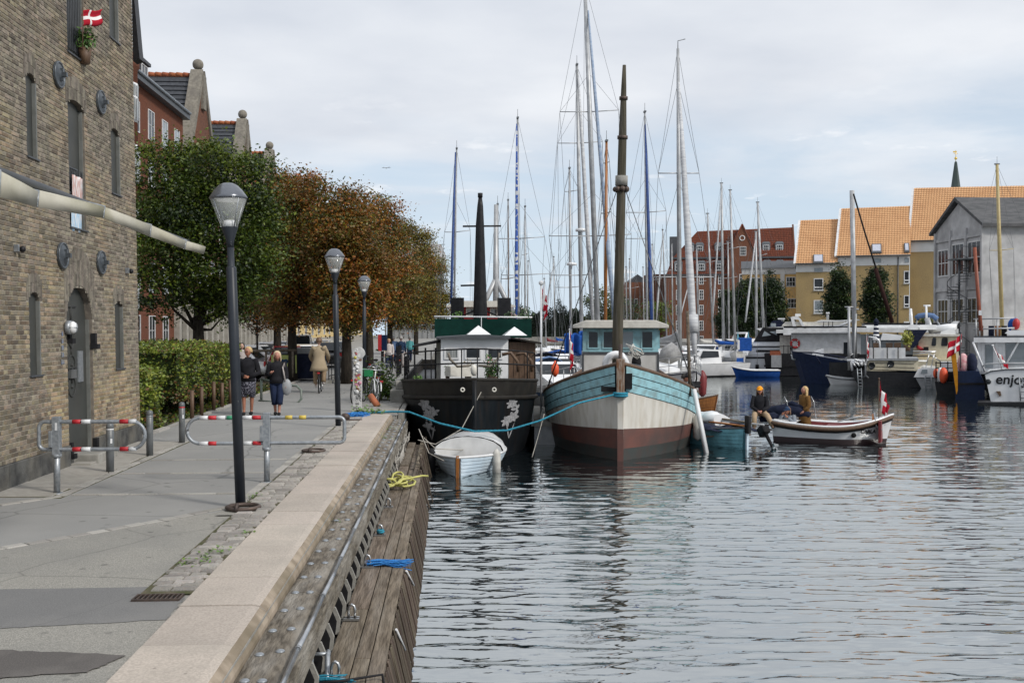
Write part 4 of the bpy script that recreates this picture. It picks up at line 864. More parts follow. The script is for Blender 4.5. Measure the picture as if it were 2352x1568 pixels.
th = thing('brick_townhouse', 'red brick townhouse with a rounded bay and dormers above the dark maple', 'townhouse', (SX, 58, 0)); T = lambda x, y, z: (x-SX, y-58, z)
part('wall', G().bx(-10, 0, -16, 13, 0, 16.4), redb, th)
part('cornice', G().bx(-.3, .45, -16.2, 13.2, 16.4, 16.75), dkgrey, th)
part('gutter', G().tube([(.5, -16, 16.8), (.5, 13, 16.8)], .1, 8), zinc, th)
rf = G(); rf.prism([(.3, 16.76), (-3.2, 19.6), (-6.5, 19.6), (-10, 16.76)], 'y', -16.1, 13.1); rfo = part('roof', rf, slate, th)
tl = part('tile_strip', G().prism([(.36, 16.78), (-.5, 17.6), (-.6, 17.5), (.2, 16.76)], 'y', -16.1, 13.1), tiler, rfo)
by = -1.5
part('bay', G().lathe([(1.25, 2), (1.25, 16.2), (1.35, 16.3), (1.35, 16.6)], 16, c=(0, by, 0)), redb, th); part('bay_roof', G().lathe([(1.4, 16.6), (.6, 17.7), (.001, 17.9)], 16, c=(0, by, 0)), tiler, th)
for zf in (3.2, 6.6, 10, 13.3):
    g = G(); g.lathe([(1.28, zf), (1.28, zf+2.1)], 16, c=(0, by, 0)); bw = part('bay_window', g, white, th); g = G()
    for k in range(-3, 4):
        a = k*.36
        for z0, z1 in ((zf+.12, zf+1.3), (zf+1.42, zf+2.0)): c0, s0, c1, s1 = math.cos(a-.14), math.sin(a-.14), math.cos(a+.14), math.sin(a+.14); g.quad((1.3*c0, by+1.3*s0, z0), (1.3*c1, by+1.3*s1, z0), (1.3*c1, by+1.3*s1, z1), (1.3*c0, by+1.3*s0, z1))
    part('pane', g, curtain, bw)
for y in (-13, -10.2, -7, 2.5, 5.5, 8.5, 11.4):
    for zf in (1.2, 4.4, 7.6, 10.8, 13.6): win(th, 0, y, zf, 1.25, 1.8, 'x', gl=panel if (y*zf) % 2 > 1 else pane)
for y in (-10, -4.5, 4.2, 7.3):
    dm = part('dormer', G().bx(-3.0, -.9, y-.8, y+.8, 16.9, 18.7).prism([(y-.95, 18.7), (y+.95, 18.7), (y+.95, 18.9), (y-.95, 18.9)], 'x', -3.2, -.75), slate, th); win(dm, -.9, y, 17.25, 1.25, 1.35, 'x')
part('chimney', G().bx(-3.6, -2.3, .8, 2.0, 18.5, 21.1).bx(-3.7, -2.2, .7, 2.1, 21.1, 21.3), redb, th); part('chimney_pot', G().lathe([(.2, 21.3), (.17, 22.2), (.001, 22.2)], 8, c=(-2.95, 1.1, 0)), brownw, th); part('chimney_pot', G().lathe([(.2, 21.3), (.17, 22.1), (.001, 22.1)], 8, c=(-2.95, 1.65, 0)), brownw, th)
part('downpipe', G().tube([(.5, .6, 16.7), (.12, .9, 16), (.12, .9, 0)], .06, 6), alu, th)
solo('crow', G().sph((0, 0, .1), .12, 7, sc=(1, 1.9, .8)).sph((0, -.2, .24), .07, 6).tube([(0, -.25, .24), (0, -.36, .22)], [.03, .004], 5).tube([(0, .15, .1), (0, .42, .04)], [.06, .03], 5).tube([(-.03, 0, .04), (-.03, 0, -.02)], .01, 4).tube([(.03, 0, .04), (.03, 0, -.02)], .01, 4), blackmat, 'small dark bird perched on the chimney pot of the red townhouse', 'bird', loc=(SX-2.95, 59.1, 22.2))
def gablehouse(label, Yc, zt):
    t2 = thing('gabled_house', label, 'gabled house', (SX, Yc, 0), 0, 'slate roofed gabled houses behind the trees'); hw, ez = 5.8, 11.2
    part('wall', G().bx(-14, -.02, -8, 7.4, 0, 11.0), redb2, t2)
    part('gable', G().prism([(-hw, 0), (hw, 0), (hw, ez), (.25, zt-.9), (-.25, zt-.9), (-hw, ez)], 'x', -.6, 0), redb2, t2)
    z1 = zt-.75; sl = part('roof', G().prism([(-hw-.1, ez-.1), (hw+.1, ez-.1), (0, z1)], 'x', -13, -.62), slate, t2); n = 26
    for i in range(n):
        f0, f1 = i/n, (i+1.12)/n; a = (-hw-.16+hw*f0, ez-.12+(z1-ez)*f0); b2 = (-hw-.10+hw*f1, ez-.12+(z1-ez)*f1)
        part('slate_course', G().add([(-13, a[0]-.05, a[1]), (-.63, a[0]-.05, a[1]), (-.63, b2[0], b2[1]), (-13, b2[0], b2[1]), (-13, a[0], a[1]-.02), (-.63, a[0], a[1]-.02)], [(0, 1, 2, 3), (4, 5, 1, 0)]), slate, sl)
    g = G()
    for i in range(24): g.tube([(-.8-i*.5, 0, z1+.05), (-1.35-i*.5, 0, z1+.08)], [.17, .21], 7)
    part('ridge_tile', g, tiler, sl, kind='stuff')
    for s in (-1, 1):
        part('coping', G().prism([(s*(hw+.25), ez-.1), (s*(hw-.25), ez-.1), (s*.28, zt-1.2), (s*.28, zt-.3), (s*.4, zt-.4)][::s], 'x', -.75, .14), stone, t2)
    part('pier', G().bx(-.8, .2, -.45, .45, zt-3.2, zt-.75).prism([(-.45, zt-.75), (.45, zt-.75), (.2, zt-.42), (-.2, zt-.42)], 'x', -.6, .05), stone, t2)
    part('finial', G().lathe([(.12, -.42), (.1, -.3), (.2, -.28)], 8, c=(-.3, 0, zt)).sph((-.3, 0, zt+.1), .4, 12), stone, t2)
    dmr = part('dormer', G().prism([(-6.3, 10.9), (-4.9, 10.9), (-4.9, 12.9)]+[(-5.6+.7*math.cos(rad(a)), 12.9+.55*math.sin(rad(a))) for a in range(20, 180, 20)]+[(-6.3, 12.9)], 'x', -3, -.3), zinc, t2); win(dmr, -.3, -5.6, 11.4, 1, 1.3, 'x')
    for y in (-6.8, -3, -1, 1, 3, 5.9):
        for zf in (5.4, 8.4): win(t2, 0, y, zf, 1.1, 1.9, 'x')
    for y in (-1, 1): win(t2, 0, y, 12.2, .9, 1.6, 'x')
    for k in range(9):
        y = -7.7+k*1.85; part('pier', G().bx(0, .35, y-.28, y+.28, 0, 4.3), paleg, t2)
        if k < 8: part('shop_pane', G().bx(.0, .06, y+.3, y+1.55, .5, 3.7), pane, t2)
    part('fascia', G().bx(0, .42, -8, 7.4, 4.3, 4.8), paleg, t2); return t2
for px, py, lb in ((477, 143, 'nearest and tallest slate roofed gable with a stone ball on top'), (574, 258, 'second slate roofed gable with a stone ball, mid distance'), (633, 330, 'farthest slate roofed gable with a stone ball just left of the brown trees')):
    Y = -SX*2352/(1030-px); p = at(px, py, Y); gablehouse(lb, Y, p.z-.3)
yh = thing('yellow_house', 'yellow rendered house at the end of the street behind the tree trunks', 'house', (SX, 150, 0)); part('wall', G().bx(-12, 0, -35, 90, 0, 13), yellowr, yh)
part('plinth', G().bx(0, .2, -35, 90, 0, 1), paleg, yh); part('roof', G().prism([(.4, 13), (-6, 18), (-12, 13)], 'y', -35.2, 90.2), tiler, yh)
for k in range(18):
    for zf in (1.4, 5, 8.6): win(yh, 0, -32+k*6.4, zf, 1.7, 2.3, 'x')
aw2 = G()
for k in range(6): aw2.prism([(0, 4.4), (1.2, 3.6), (1.2, 3.5), (0, 4.2)], 'y', -33+k*12.8, -29.5+k*12.8)
part('shop_awning', aw2, greenc, yh)
# scaffolded building far down the quay
sh = thing('sheeted_building', 'distant building wrapped in pale scaffold sheeting behind the last chestnut', 'building', (-4.2, 236, 0)); sheet = mk('scaffold_sheet', (.5, .51, .52), (.4, .41, .42), sc=.8, rough=.8)
part('wall', G().bx(-9, 3.2, 0, 14, 0, 15.5), grey, sh); part('sheeting', G().prism([(-9.3, 15.6), (3.4, 15.6), (3.6, 19), (2.6, 21.6), (-4, 21.8), (-9.3, 18.5)], 'y', -.3, 14.3), sheet, sh)
for i in range(4): part('scaffold_deck', G().bx(-9.4, 4.0, -1, -.6, 3+i*3.4, 3.2+i*3.4), galv, sh)
for i in range(7): part('scaffold_pole', G().tube([(-9.2+i*2.15, -1, 0), (-9.2+i*2.15, -1, 16.5)], .12, 5), galv, sh)
for i in range(3):
    for j in range(4): win(sh, -7+j*2.7, 0, 2+i*4, 1.4, 2, 'y', out=-1)
# ================================================================== BOATS
def sm(x): x = max(0, min(1, x)); return x*x*(3-2*x)
class Hull:
    def __init__(s, L, B, H, draft=.5, tr=.7, bp=2.2, full=.32, vb=.75, rake=.3, srake=.05, mid=.45):
        s.__dict__.update(locals())
    def top(s, t): a, m, b2 = s.H; return m+(a-m)*max(0, 1-t/.5)**2 if t < .5 else m+(b2-m)*((t-.5)/.5)**2
    def hb(s, t):
        if t < s.mid: return s.B/2*(s.tr+(1-s.tr)*math.sin(PI/2*t/s.mid))
        u = (t-s.mid)/(1-s.mid); return s.B/2*max(0.0, 1-u**s.bp)
    def P(s, t, z, side, off=0):
        v = max(0, min(1, (z+s.draft)/(s.top(t)+s.draft))); e = s.full+(s.vb-s.full)*sm((t-.55)/.45)
        x = s.hb(t)*v**e+off
        y = -s.L/2+s.L*t-(1-v)*s.rake*sm((t-.6)/.4)+(1-v)*s.srake*sm((.3-t)/.3)
        return V((side*x, y, z))
    def band(s, par, name, mat, z0, z1, ts=None, off=0, nz=4, sides=(-1, 1), thick=0, split=False, label=None, t0=0, t1=1):
        """z0, z1: heights at stern, middle, bow (or a number); negative keys measure down from the sheer"""
        ts = ts or [t0+(t1-t0)*(1-(1-i/22)**1.6) for i in range(23)]
        f = lambda zz, t: (zz(t) if callable(zz) else (zz if isinstance(zz, (int, float)) else (zz[1]+(zz[0]-zz[1])*max(0, 1-t/.5)**2 if t < .5 else zz[1]+(zz[2]-zz[1])*((t-.5)/.5)**2)))
        outp = []
        g = G()
        for sd in sides:
            if split: g = G()
            rows = [[s.P(t, f(z0, t)+(f(z1, t)-f(z0, t))*k/nz, sd, off*(1-k/nz) if thick == 'lap' else off) for k in range(nz+1)] for t in ts]
            g.loft(rows if sd > 0 else [r[::-1] for r in rows], closed=False, smooth=not split)
            if split: outp.append(part(name, g, mat, par, label=label, solid=.02))
        if not split:
            if t0 == 0 and s.tr > .1:
                zz = [f(z0, 0)+(f(z1, 0)-f(z0, 0))*k/nz for k in range(nz+1)]; g.loft([[s.P(0, z, -1, off) for z in zz], [s.P(0, z, 1, off) for z in zz]], closed=False, smooth=False)
            outp.append(part(name, g, mat, par, label=label))
        return outp
    def deck(s, par, mat, dz=0, inset=.0, name='deck', t0=0, t1=1):
        g = G(); ts = [t0+(t1-t0)*i/16 for i in range(17)]; rows = []
        for t in ts:
            z = s.top(t)+dz; a = s.P(t, z, 1); b2 = s.P(t, z, -1); a.x = max(0, a.x-inset); b2.x = min(0, b2.x+inset); rows.append([b2, (a+b2)/2+V((0, 0, .03)), a])
        g.loft(rows, closed=False); return part(name, g, mat, par)
    def rail(s, par, mat, dz=0, r=.04, name='gunwale', t0=0, t1=1, off=0, sides=(-1, 1), fl=.6):
        g = G(); ts = [t0+(t1-t0)*(1-(1-i/20)**1.5) for i in range(21)]; pts = [s.P(t, s.top(t)+dz, 1, off) for t in ts]
        Lf = [V((-p.x, p.y, p.z)) for p in pts]
        if t1 >= 1 and -1 in sides and 1 in sides: g.tube(pts+Lf[::-1][1:], r, 6)
        else:
            for sd in sides: g.tube(pts if sd > 0 else Lf, r, 6)
        return part(name, g, mat, par)
def face(root, px_b, Y): pass
def box(par, name, mat, x0, x1, y0, y1, z0, z1, bev=0, **k): return part(name, G().bx(x0, x1, y0, y1, z0, z1), mat, par, bev=bev, **k)
def boatat(name, label, p, ry, cat='boat', group=None):
    """ry: the way the bow points, (x, y)"""
    t2 = thing(name, label, cat, tuple(p), math.atan2(-ry[0], ry[1]), group); return t2
def pipe(par, name, mat, P, r=.02, n=6): return part(name, G().tube(P, r, n), mat, par)
def dflag(label, p, w2=.9, h=.6, drop=.75, ax=(1, 0), pole=1.6, r=.02, pm=None, yaw=0):
    """limp flag on a staff: hangs from the top of the staff"""
    t2 = thing('flag', label, 'flag', tuple(p), yaw)
    part('staff', G().tube([(0, 0, 0), (0, 0, pole)], [r, r*.8], 7).sph((0, 0, pole+.03), r*2, 6), pm or gelcoat, t2)
    fn = lambda u, v: V((r+(u*w2*(1-drop))*ax[0]+.07*math.sin(u*11+v*2)*(.4+u), .05*math.sin(u*9+1)*(.3+u), pole-.03-h*(1-v)*(.95)-u*w2*drop*1.05-.04*math.sin(u*6)))
    part('cloth', flag_grid(1, 1, 0, fn), fl, t2, solid=.004); return t2
# ---------------------------------------------------------------- black houseboat barge
bargeblack = mk('barge_black', (.004, .006, .008), (.008, .011, .014), sc=3, st=(3, 3, .5), rough=.45, c3=(.022, .015, .011), sc3=2.4, a3=.5, spec=.15, bump=.08, bsc=3)
bargetop = mk('barge_bulwark', (.012, .011, .01), (.022, .02, .017), sc=3, rough=.6, c3=(.03, .023, .017), sc3=2, a3=.4, spec=.2)
bx = at(1085, 900, 25.9); H1 = Hull(21, 4.1, (2.0, 1.75, 2.12), .7, .85, 6.5, .1, .16, .2, mid=.5)
ba = boatat('barge_houseboat', 'black barge houseboat with white painted flowers on its bow and a green canvas rail', (bx.x, 25.9+10.5, WZ), (0.005, -1))
# local frame: +y is towards the camera, +x is to the left in the photo
H1.band(ba, 'hull', bargeblack, -.65, (1.6, 1.3, 1.66)); H1.band(ba, 'bulwark', bargetop, (1.6, 1.3, 1.66), lambda t: H1.top(t), off=.012)
H1.rail(ba, bargetop, -.46, .06, 'rub_rail', off=.03); H1.rail(ba, bargetop, 0, .045, 'capping_rail'); H1.deck(ba, dkgrey, -.45)
part('stem_bar', G().tube([H1.P(1, -.6, 1)+V((0, .05, 0)), H1.P(1, 1.0, 1)+V((0, .05, 0)), H1.P(1, 2.1, 1)+V((0, .05, 0))], .07, 6), bargeblack, ba)
fp = mk('flower_paint', (.34, .34, .35), (.2, .2, .21), sc=14, rough=.6, orn=.15)
def petal(pt, an, ln, wd, zrat):     # a leaf shape laid on the hull: pt = (side, t, z)
    sd, t0, z0 = pt; g = G(); ring2 = []; n = 9
    for i in range(n):
        for k in (-1, 0, 1):
            u = i/(n-1); a = u*ln; b2 = k*wd*math.sin(PI*min(1, u*.94+.04))**.8; du = a*math.cos(an)-b2*math.sin(an); dz = a*math.sin(an)+b2*math.cos(an)
            ring2.append(H1.P(t0-sd*0+du*zrat, z0+dz, sd, .014-.004*abs(k)))
    fs = [(i*3+k, (i+1)*3+k, (i+1)*3+k+1, i*3+k+1) for i in range(n-1) for k in (0, 1)]
    g.add(ring2, fs if sd > 0 else [f[::-1] for f in fs], 0, True); part('painted_petal', g, fp, ba)
def tof(sd, px, z):     # the place along the bow that is seen at px
    lo, hi = .6, .9999
    for _ in range(40):
        m = (lo+hi)/2; q = H1.P(m, z, sd); x = -q.x+bx.x+q.y*.005; y = 25.9+10.5-q.y; p = 1030+2352*x/y
        if (p > px) == (sd < 0): lo = m
        else: hi = m
    return lo
zf = lambda py: CH-(py-755)*27.2/2352-WZ
for sd, spec in ((1, [(985, 955, 8, .2, 5), (975, 930, 5, .22, 2), (985, 980, 5, .17, 2), (998, 945, 5, .15, 3)]), (-1, [(1176, 926, 7, .17, 3), (1162, 965, 6, .16, 3), (1178, 958, 6, .19, 2), (1185, 940, 3, .14, 1)])):
    for (px, py, n, ln, sk) in spec:
        z = zf(py); t0 = tof(sd, px, z); dt = abs(tof(sd, px+4, z)-tof(sd, px-4, z))/8*86
        for k in range(n): petal((sd, t0, z), k*2*PI/n+sk, ln*R.uniform(.75, 1.1), ln*R.uniform(.2, .3), dt*(1 if sd > 0 else -1))
    px, py = (990, 990) if sd > 0 else (1170, 985)
    z = zf(py); t0 = tof(sd, px, z); dt = abs(tof(sd, px+4, z)-tof(sd, px-4, z))/8*86*(1 if sd > 0 else -1)
    for a in (1.3, 1.8): petal((sd, t0, z-.25), a, .42, .018, dt)
for px, py in ((1113, 935), (1170, 1000)):
    pass
for sx in (.3, -.5): part('hawse_ring', G().torus((sx, H1.P(.999, 1.9, 1).y+.03, 1.86), .045, .02, 12, 6, 'y'), offwhite, ba)
# railing on the bow
rg = [H1.P(t, H1.top(t), 1, -.05) for t in (.7, .78, .85, .9, .94, .97, .985, .995)]; rg = rg+[V((-p.x, p.y, p.z)) for p in rg[::-1]]
for dz in (.42, .78): pipe(ba, 'rail_bar', blackmat, [p+V((0, -.06, dz)) for p in rg], .02)
for i in range(0, len(rg), 2): pipe(ba, 'stanchion', blackmat, [rg[i]+V((0, -.06, 0)), rg[i]+V((0, -.06, .78))], .018)
lw = lambda px, py, Y: V((-(at(px, py, Y).x-bx.x), 25.9+10.5-Y, at(px, py, Y).z-WZ))   # photo place -> local place
a = lw(1165, 868, 30.2); b2 = lw(1010, 778, 30.2); yb = a.y
dh = box(ba, 'deckhouse', gelcoat, a.x, b2.x, yb-4, yb, 1.3, b2.z); ww = [(1018, 1052), (1065, 1103), (1115, 1152)]
for i, (p0, p1) in enumerate(ww):
    q0, q1 = lw(p1, 825, 30.2), lw(p0, 797, 30.2); win(ba, (q0.x+q1.x)/2, yb, q0.z, q1.x-q0.x, q1.z-q0.z, 'y', gl=[curtain, pane, pane][i], nx=1, nz=1, t=.05, d=.035)
a2, b3 = lw(1170, 778, 30), lw(1003, 768, 30); part('deckhouse_roof', G().prism([(a2.x-.0, a2.z), (b3.x+.05, a2.z), (b3.x+.05, a2.z+.05), ((a2.x+b3.x)/2, a2.z+.12), (a2.x, a2.z+.07)], 'y', yb-4.2, yb+.25), dkgrey, ba)
s0, s1 = lw(1228, 870, 30.6), lw(1166, 778, 30.6); sp_ = box(ba, 'side_shed', brownw, s0.x, s1.x-.02, s0.y-4, s0.y, 1.3, s1.z-.1); part('shed_roof', G().prism([(s0.x-.15, s1.z-.16), (s1.x, s1.z+.02), (s1.x, s1.z+.06), (s0.x-.15, s1.z-.1)], 'y', s0.y-4, s0.y+.3), bargetop, ba)
for i in range(5): part('shed_board', G().cb((s0.x+.1+i*.16, s0.y+.012, 2.0), (.14, .02, 1.3)), brownw, sp_)
s2, s3 = lw(1010, 800, 30.6), lw(945, 790, 30.6); part('side_awning', G().prism([(s2.x, s2.z+.18), (s3.x, s3.z-.1), (s3.x, s3.z-.05), (s2.x, s2.z+.24)], 'y', s2.y-3.5, s2.y+.2), blackmat, ba)
for px in (950, 975, 998): q2 = lw(px, 800, 30.6); pipe(ba, 'awning_post', blackmat, [(q2.x, q2.y, 1.3), (q2.x, q2.y, q2.z+.02)], .03)
for dz in (.25, .4, .55): q2 = lw(945, 850, 29.6); q3 = lw(1008, 850, 29.6); pipe(ba, 'bench_slat', dkgrey, [(q2.x, q2.y, 1.35+dz), (q3.x, q3.y, 1.35+dz)], .025)
# green canvas deck, wheelhouse, mast
c0, c1 = lw(1220, 772, 33), lw(997, 732, 33); box(ba, 'canvas_rail', greenc, c0.x, c1.x, c0.y-.04, c0.y, c0.z-.05, c1.z); box(ba, 'canvas_rail', greenc, c1.x-.04, c1.x, c0.y-5, c0.y-.045, c0.z-.05, c1.z); box(ba, 'canvas_rail', greenc, c0.x, c0.x+.04, c0.y-5, c0.y-.045, c0.z-.05, c1.z)
box(ba, 'upper_deck', offwhite, c0.x+.05, c1.x-.05, c0.y-9, c0.y-.05, 1.3, c0.z-.1)
pipe(ba, 'top_rail', gelcoat, [(c0.x, c0.y-5, c1.z+.05), (c0.x, c0.y, c1.z+.05), (c1.x, c0.y, c1.z+.07), (c1.x, c0.y-5, c1.z+.07)], .025)
for f in (.52,): pipe(ba, 'rail_post', gelcoat, [(c0.x+(c1.x-c0.x)*f, c0.y+.02, c0.z-.2), (c0.x+(c1.x-c0.x)*f, c0.y+.02, c1.z+.06)], .014)
w0, w1 = lw(1168, 735, 35.5), lw(1040, 705, 35.5); wl = box(ba, 'wheelhouse', red, w0.x, w1.x, w0.y-2.4, w0.y, c0.z-.1, w1.z)
for p0, p1, gl in ((1048, 1062, curtain), (1070, 1098, curtain), (1125, 1143, curtain)):
    q0, q1 = lw(p1, 727, 35.5), lw(p0, 707, 35.5); win(ba, (q0.x+q1.x)/2, w0.y, q0.z, q1.x-q0.x, q1.z-q0.z, 'y', fr=offwhite, gl=gl, nx=1, nz=1, t=.04)
q0, q1 = lw(1180, 705, 35.3), lw(1028, 692, 35.3); part('wheelhouse_roof', G().prism([(q0.x-.05, q0.z), (q1.x+.05, q0.z), (q1.x+.05, q0.z+.05), (q1.x-.5, q1.z+.02), (q0.x+.5, q1.z+.02), (q0.x-.05, q0.z+.05)], 'y', w0.y-2.6, w0.y+.25), offwhite, ba)
for px in (1050, 1158): q2 = lw(px, 735, 34.4); box(ba, 'black_locker', black, q2.x-.22, q2.x+.22, q2.y-.4, q2.y, q2.z-.1, q2.z+.75)
m0, m1 = lw(1102, 760, 33.6), lw(1102, 452, 33.6)
mast = part('mast', G().tube([(m0.x, m0.y, 1.3), (m0.x, m0.y, m0.z+.6), (m1.x+.01, m0.y, m1.z-.9), (m1.x, m0.y, m1.z-.3), (m1.x, m0.y, m1.z)], [.24, .24, .14, .1, .06], 10), black, ba)
for py, l, r2 in ((520, 40, 48), (656, 45, 2)):
    q2 = lw(1102, py, 33.6); pipe(mast, 'crosstree', black, [(q2.x+l/70, q2.y, q2.z), (q2.x-r2/70, q2.y, q2.z+.02)], .03)
pipe(mast, 'lantern', black, [(m1.x, m0.y, m1.z-.02), (m1.x, m0.y, m1.z+.12)], .09)
for s in (-1, 1): pipe(mast, 'mast_stay', blackmat, [(m0.x, m0.y-.1, m0.z+.75), (m0.x+s*.75, m0.y-.3, m0.z+.42), (m0.x+s*1.1, m0.y-.3, m0.z+.3)], .025)
for sgn in (-1, 1): pipe(ba, 'lattice_leg', alu, [lw(1140, 640, 40)+V((0, 0, 0)), lw(1140-sgn*42, 728, 40)], .1, 8)
pipe(ba, 'white_mast', alu, [lw(1140, 732, 40), lw(1140, 640, 40), lw(1140, 470, 40)], [.12, .11, .07], 8)
pyr = [(1097, 768, 747, 27), (1180, 770, 750, 26)]
for px, pb, pt, hwp in pyr:
    q0, q1 = lw(px, pb, 31), lw(px, pt, 31); h = hwp/76; part('skylight', G().add([(q0.x-h, q0.y-.8, q0.z), (q0.x+h, q0.y-.8, q0.z), (q0.x+h, q0.y+.5, q0.z), (q0.x-h, q0.y+.5, q0.z), (q1.x, q0.y-.1, q1.z)], [(0, 1, 4), (1, 2, 4), (2, 3, 4), (3, 0, 4)]), gelcoat, ba)
q2 = lw(1055, 862, 28.6); part('deck_box', G().cb((q2.x, q2.y, q2.z+.12), (.75, .5, .28), rz=.3), offwhite, ba)
hm2 = mk('weathered_horn', (.2, .18, .15), (.14, .12, .1), rough=.8)
sk = part('horned_skull', G().sph((lw(1085, 850, 28).x, lw(1085, 850, 28).y, lw(1085, 850, 28).z), .12, 8, sc=(.8, .7, 1.3)), offwhite, ba)
for s in (-1, 1):
    c = lw(1085, 848, 28); pipe(sk, 'horn', hm2, [c+V((s*.12, 0, .1)), c+V((s*.45, 0, .08)), c+V((s*.65, 0, .28)), c+V((s*.7, 0, .45))], .035)
anc = lw(1190, 830, 29.5)
for dx in (.25, -.15): pipe(ba, 'wooden_horn', brownw, [anc+V((dx+.25, 0, .2)), anc+V((dx, .02, .25)), anc+V((dx-.2, 0, .0)), anc+V((dx-.22, 0, -.3))], .05)
def pot(px, py, Y, r, n, m, label, f2=None, h=1.0): p = at(px, py, Y); leafpot('potted_plant', label, 'plant', tuple(p), r, n, .06, m, brownw, f2, h)
pot(1132, 852, 28.4, .26, 420, leafd, 'round dark green pot plant on the bow of the black barge')
pot(1125, 836, 28.9, .2, 160, leafb, 'spindly plant with a pink flower at the barge deckhouse window', flowp, 1.6)
pot(1075, 845, 28.6, .18, 110, mk('dry_leaf', (.25, .22, .16), (.16, .13, .1), rnd=.3), 'dry twiggy plant beside the horned skull on the barge', None, 1.5)
pot(1028, 850, 28.8, .12, 60, leafb, 'small green plant left of the white box on the barge', None, 1.6)
pot(1050, 727, 33.2, .2, 110, leafb, 'green plant on the left of the barge canvas rail'); pot(1205, 722, 33.2, .3, 200, leafd, 'flowering plant with pale blossoms on the right of the barge canvas rail', offwhite); pot(1172, 726, 33.2, .2, 120, leafd, 'low reddish plant on the canvas rail of the barge', flowp); pot(960, 870, 28.8, .16, 90, leafb, 'tuft of greenery on the left bow of the barge')
# ---------------------------------------------------------------- trawler
whitehull = mk('trawler_white', (.66, .64, .59), (.58, .56, .51), sc=1.8, st=(2.2, 2.2, .55), rough=.5, c3=(.36, .3, .21), sc3=2.2, a3=.55, bump=.1, bsc=3)
redboot = mk('faded_red_bottom', (.13, .05, .038), (.09, .04, .033), sc=2.2, rough=.6, c3=(.05, .04, .036), sc3=1.2, a3=.8)
dkboot = mk('dark_waterline', (.04, .032, .028), (.03, .036, .034), sc=4, rough=.5)
whd = mk('wheelhouse_white', (.6, .59, .57), (.52, .51, .49), sc=2, rough=.5, c3=(.36, .34, .3), sc3=2, a3=.3)
sb = ground(1425, 1057, WZ); dirv = V((-.166, -.986, 0)); Lt = 14; cen = V((sb.x, sb.y, 0))-dirv*(Lt/2-.12)
tw = boatat('trawler', 'old wooden trawler with turquoise bulwarks, dirty white hull and faded red bottom', (cen.x, cen.y, WZ), (dirv.x, dirv.y))
H2 = Hull(Lt, 4.72, (1.9, 1.32, 2.5), .9, .55, 3.5, .07, .19, .12, mid=.5)
zb1 = lambda t: H2.top(t)-.62-.06*sm((t-.8)/.2); zb2 = (.6, .62, .82)
H2.band(tw, 'hull', whitehull, zb2, zb1, nz=5); H2.band(tw, 'red_bottom', redboot, .3, zb2, off=.004); H2.band(tw, 'waterline', dkboot, -.9, .3, off=.002)
nb = 3
for k in range(nb):
    za = (lambda k: (lambda t: zb1(t)+(H2.top(t)-zb1(t))*k/nb+.01))(k); zc = (lambda k: (lambda t: zb1(t)+(H2.top(t)-zb1(t))*(k+1)/nb-.012))(k)
    H2.band(tw, 'bulwark_plank', sky_teal, za, zc, off=.018, nz=2, split=True, t1=.992)
H2.band(tw, 'bulwark_lining', blackmat, zb1, lambda t: H2.top(t)-.01, off=-.03, nz=1)
H2.rail(tw, brownw, .02, .055, 'gunwale'); H2.deck(tw, brownw, -.65)
st = [H2.P(1, z, 1) for z in (-.5, .2, .9, 1.7)]
part('stem', G().prism([(-.07, -.5), (.07, -.5), (.09, 1.75), (-.09, 1.75)], 'y', st[1].y-.12, st[1].y+.06), whitehull, tw, bev=.015)
part('stem_boot', G().prism([(-.075, -.5), (.075, -.5), (.08, .82), (-.08, .82)], 'y', st[1].y-.1, st[1].y+.068), redboot, tw)
part('stem_head', G().prism([(-.1, 1.75), (.1, 1.75), (.11, 2.62), (-.11, 2.62)], 'y', st[3].y-.15, st[3].y+.1), mk('bare_stem_wood', (.17, .085, .045), (.3, .26, .22), sc=5, st=(6, 6, 1), rough=.8), tw, bev=.015)
part('broken_plank', G().bx(-.3, -.12, st[3].y-.25, st[3].y-.02, 1.85, 2.25), blackmat, tw); part('broken_plank', G().bx(.13, .5, st[3].y-.42, st[3].y-.05, 1.78, 1.9), blackmat, tw)
lt2 = lambda px, py, Y: tw_inv @ at(px, py, Y)
bpy.context.view_layer.update(); tw_inv = tw.matrix_world.inverted()
# wheelhouse: local +y towards the camera, +x to the left in the photo
fy = Lt/2-4.9; hw = 1.14; dz0 = .75; zs, zr = 2.62, 3.42
whs = box(tw, 'wheelhouse_base', whd, -hw, hw, fy-3, fy, dz0, zs); box(whs, 'band', dkgrey, -hw-.02, hw+.02, fy-3.02, fy+.02, zs, zs+.08)
for s in (-1, 1): box(whs, 'corner_strip', dkgrey, s*hw-.03, s*hw+.03, fy-.02, fy+.025, dz0, zs)
top = box(tw, 'wheelhouse_top', sky_teal, -hw-.01, hw+.01, fy-3, fy+.005, zs+.08, zr)
for x0, x1 in ((.65, 1.0), (.1, .55), (-.42, .0), (-1.0, -.62)): win(tw, (x0+x1)/2, fy+.005, zs+.17, x1-x0, .56, 'y', fr=sky_teal, gl=panel if x0 == -.42 else pane, nx=1, nz=1, t=.04, d=.025)
for y in (-.7, -1.7, -2.6): win(tw, -hw-.01, fy+y, zs+.17, .6, .55, 'x', fr=sky_teal, gl=pane, nx=1, nz=1, t=.04, out=-1)
part('wheelhouse_roof', G().prism([(-hw-.3, zr), (hw+.3, zr), (hw+.3, zr+.1), (hw-.1, zr+.24), (-hw+.1, zr+.24), (-hw-.3, zr+.1)], 'y', fy-3.2, fy+.3), offwhite, tw, bev=.02)
box(tw, 'hatch_board', brownw, .12, .42, fy+.01, fy+.05, 1.95, 2.28)
mp0 = lt2(1417, 840, 29.8); mp1 = lt2(1434, 150, 29.8); mm = mp0.lerp(mp1, .615)
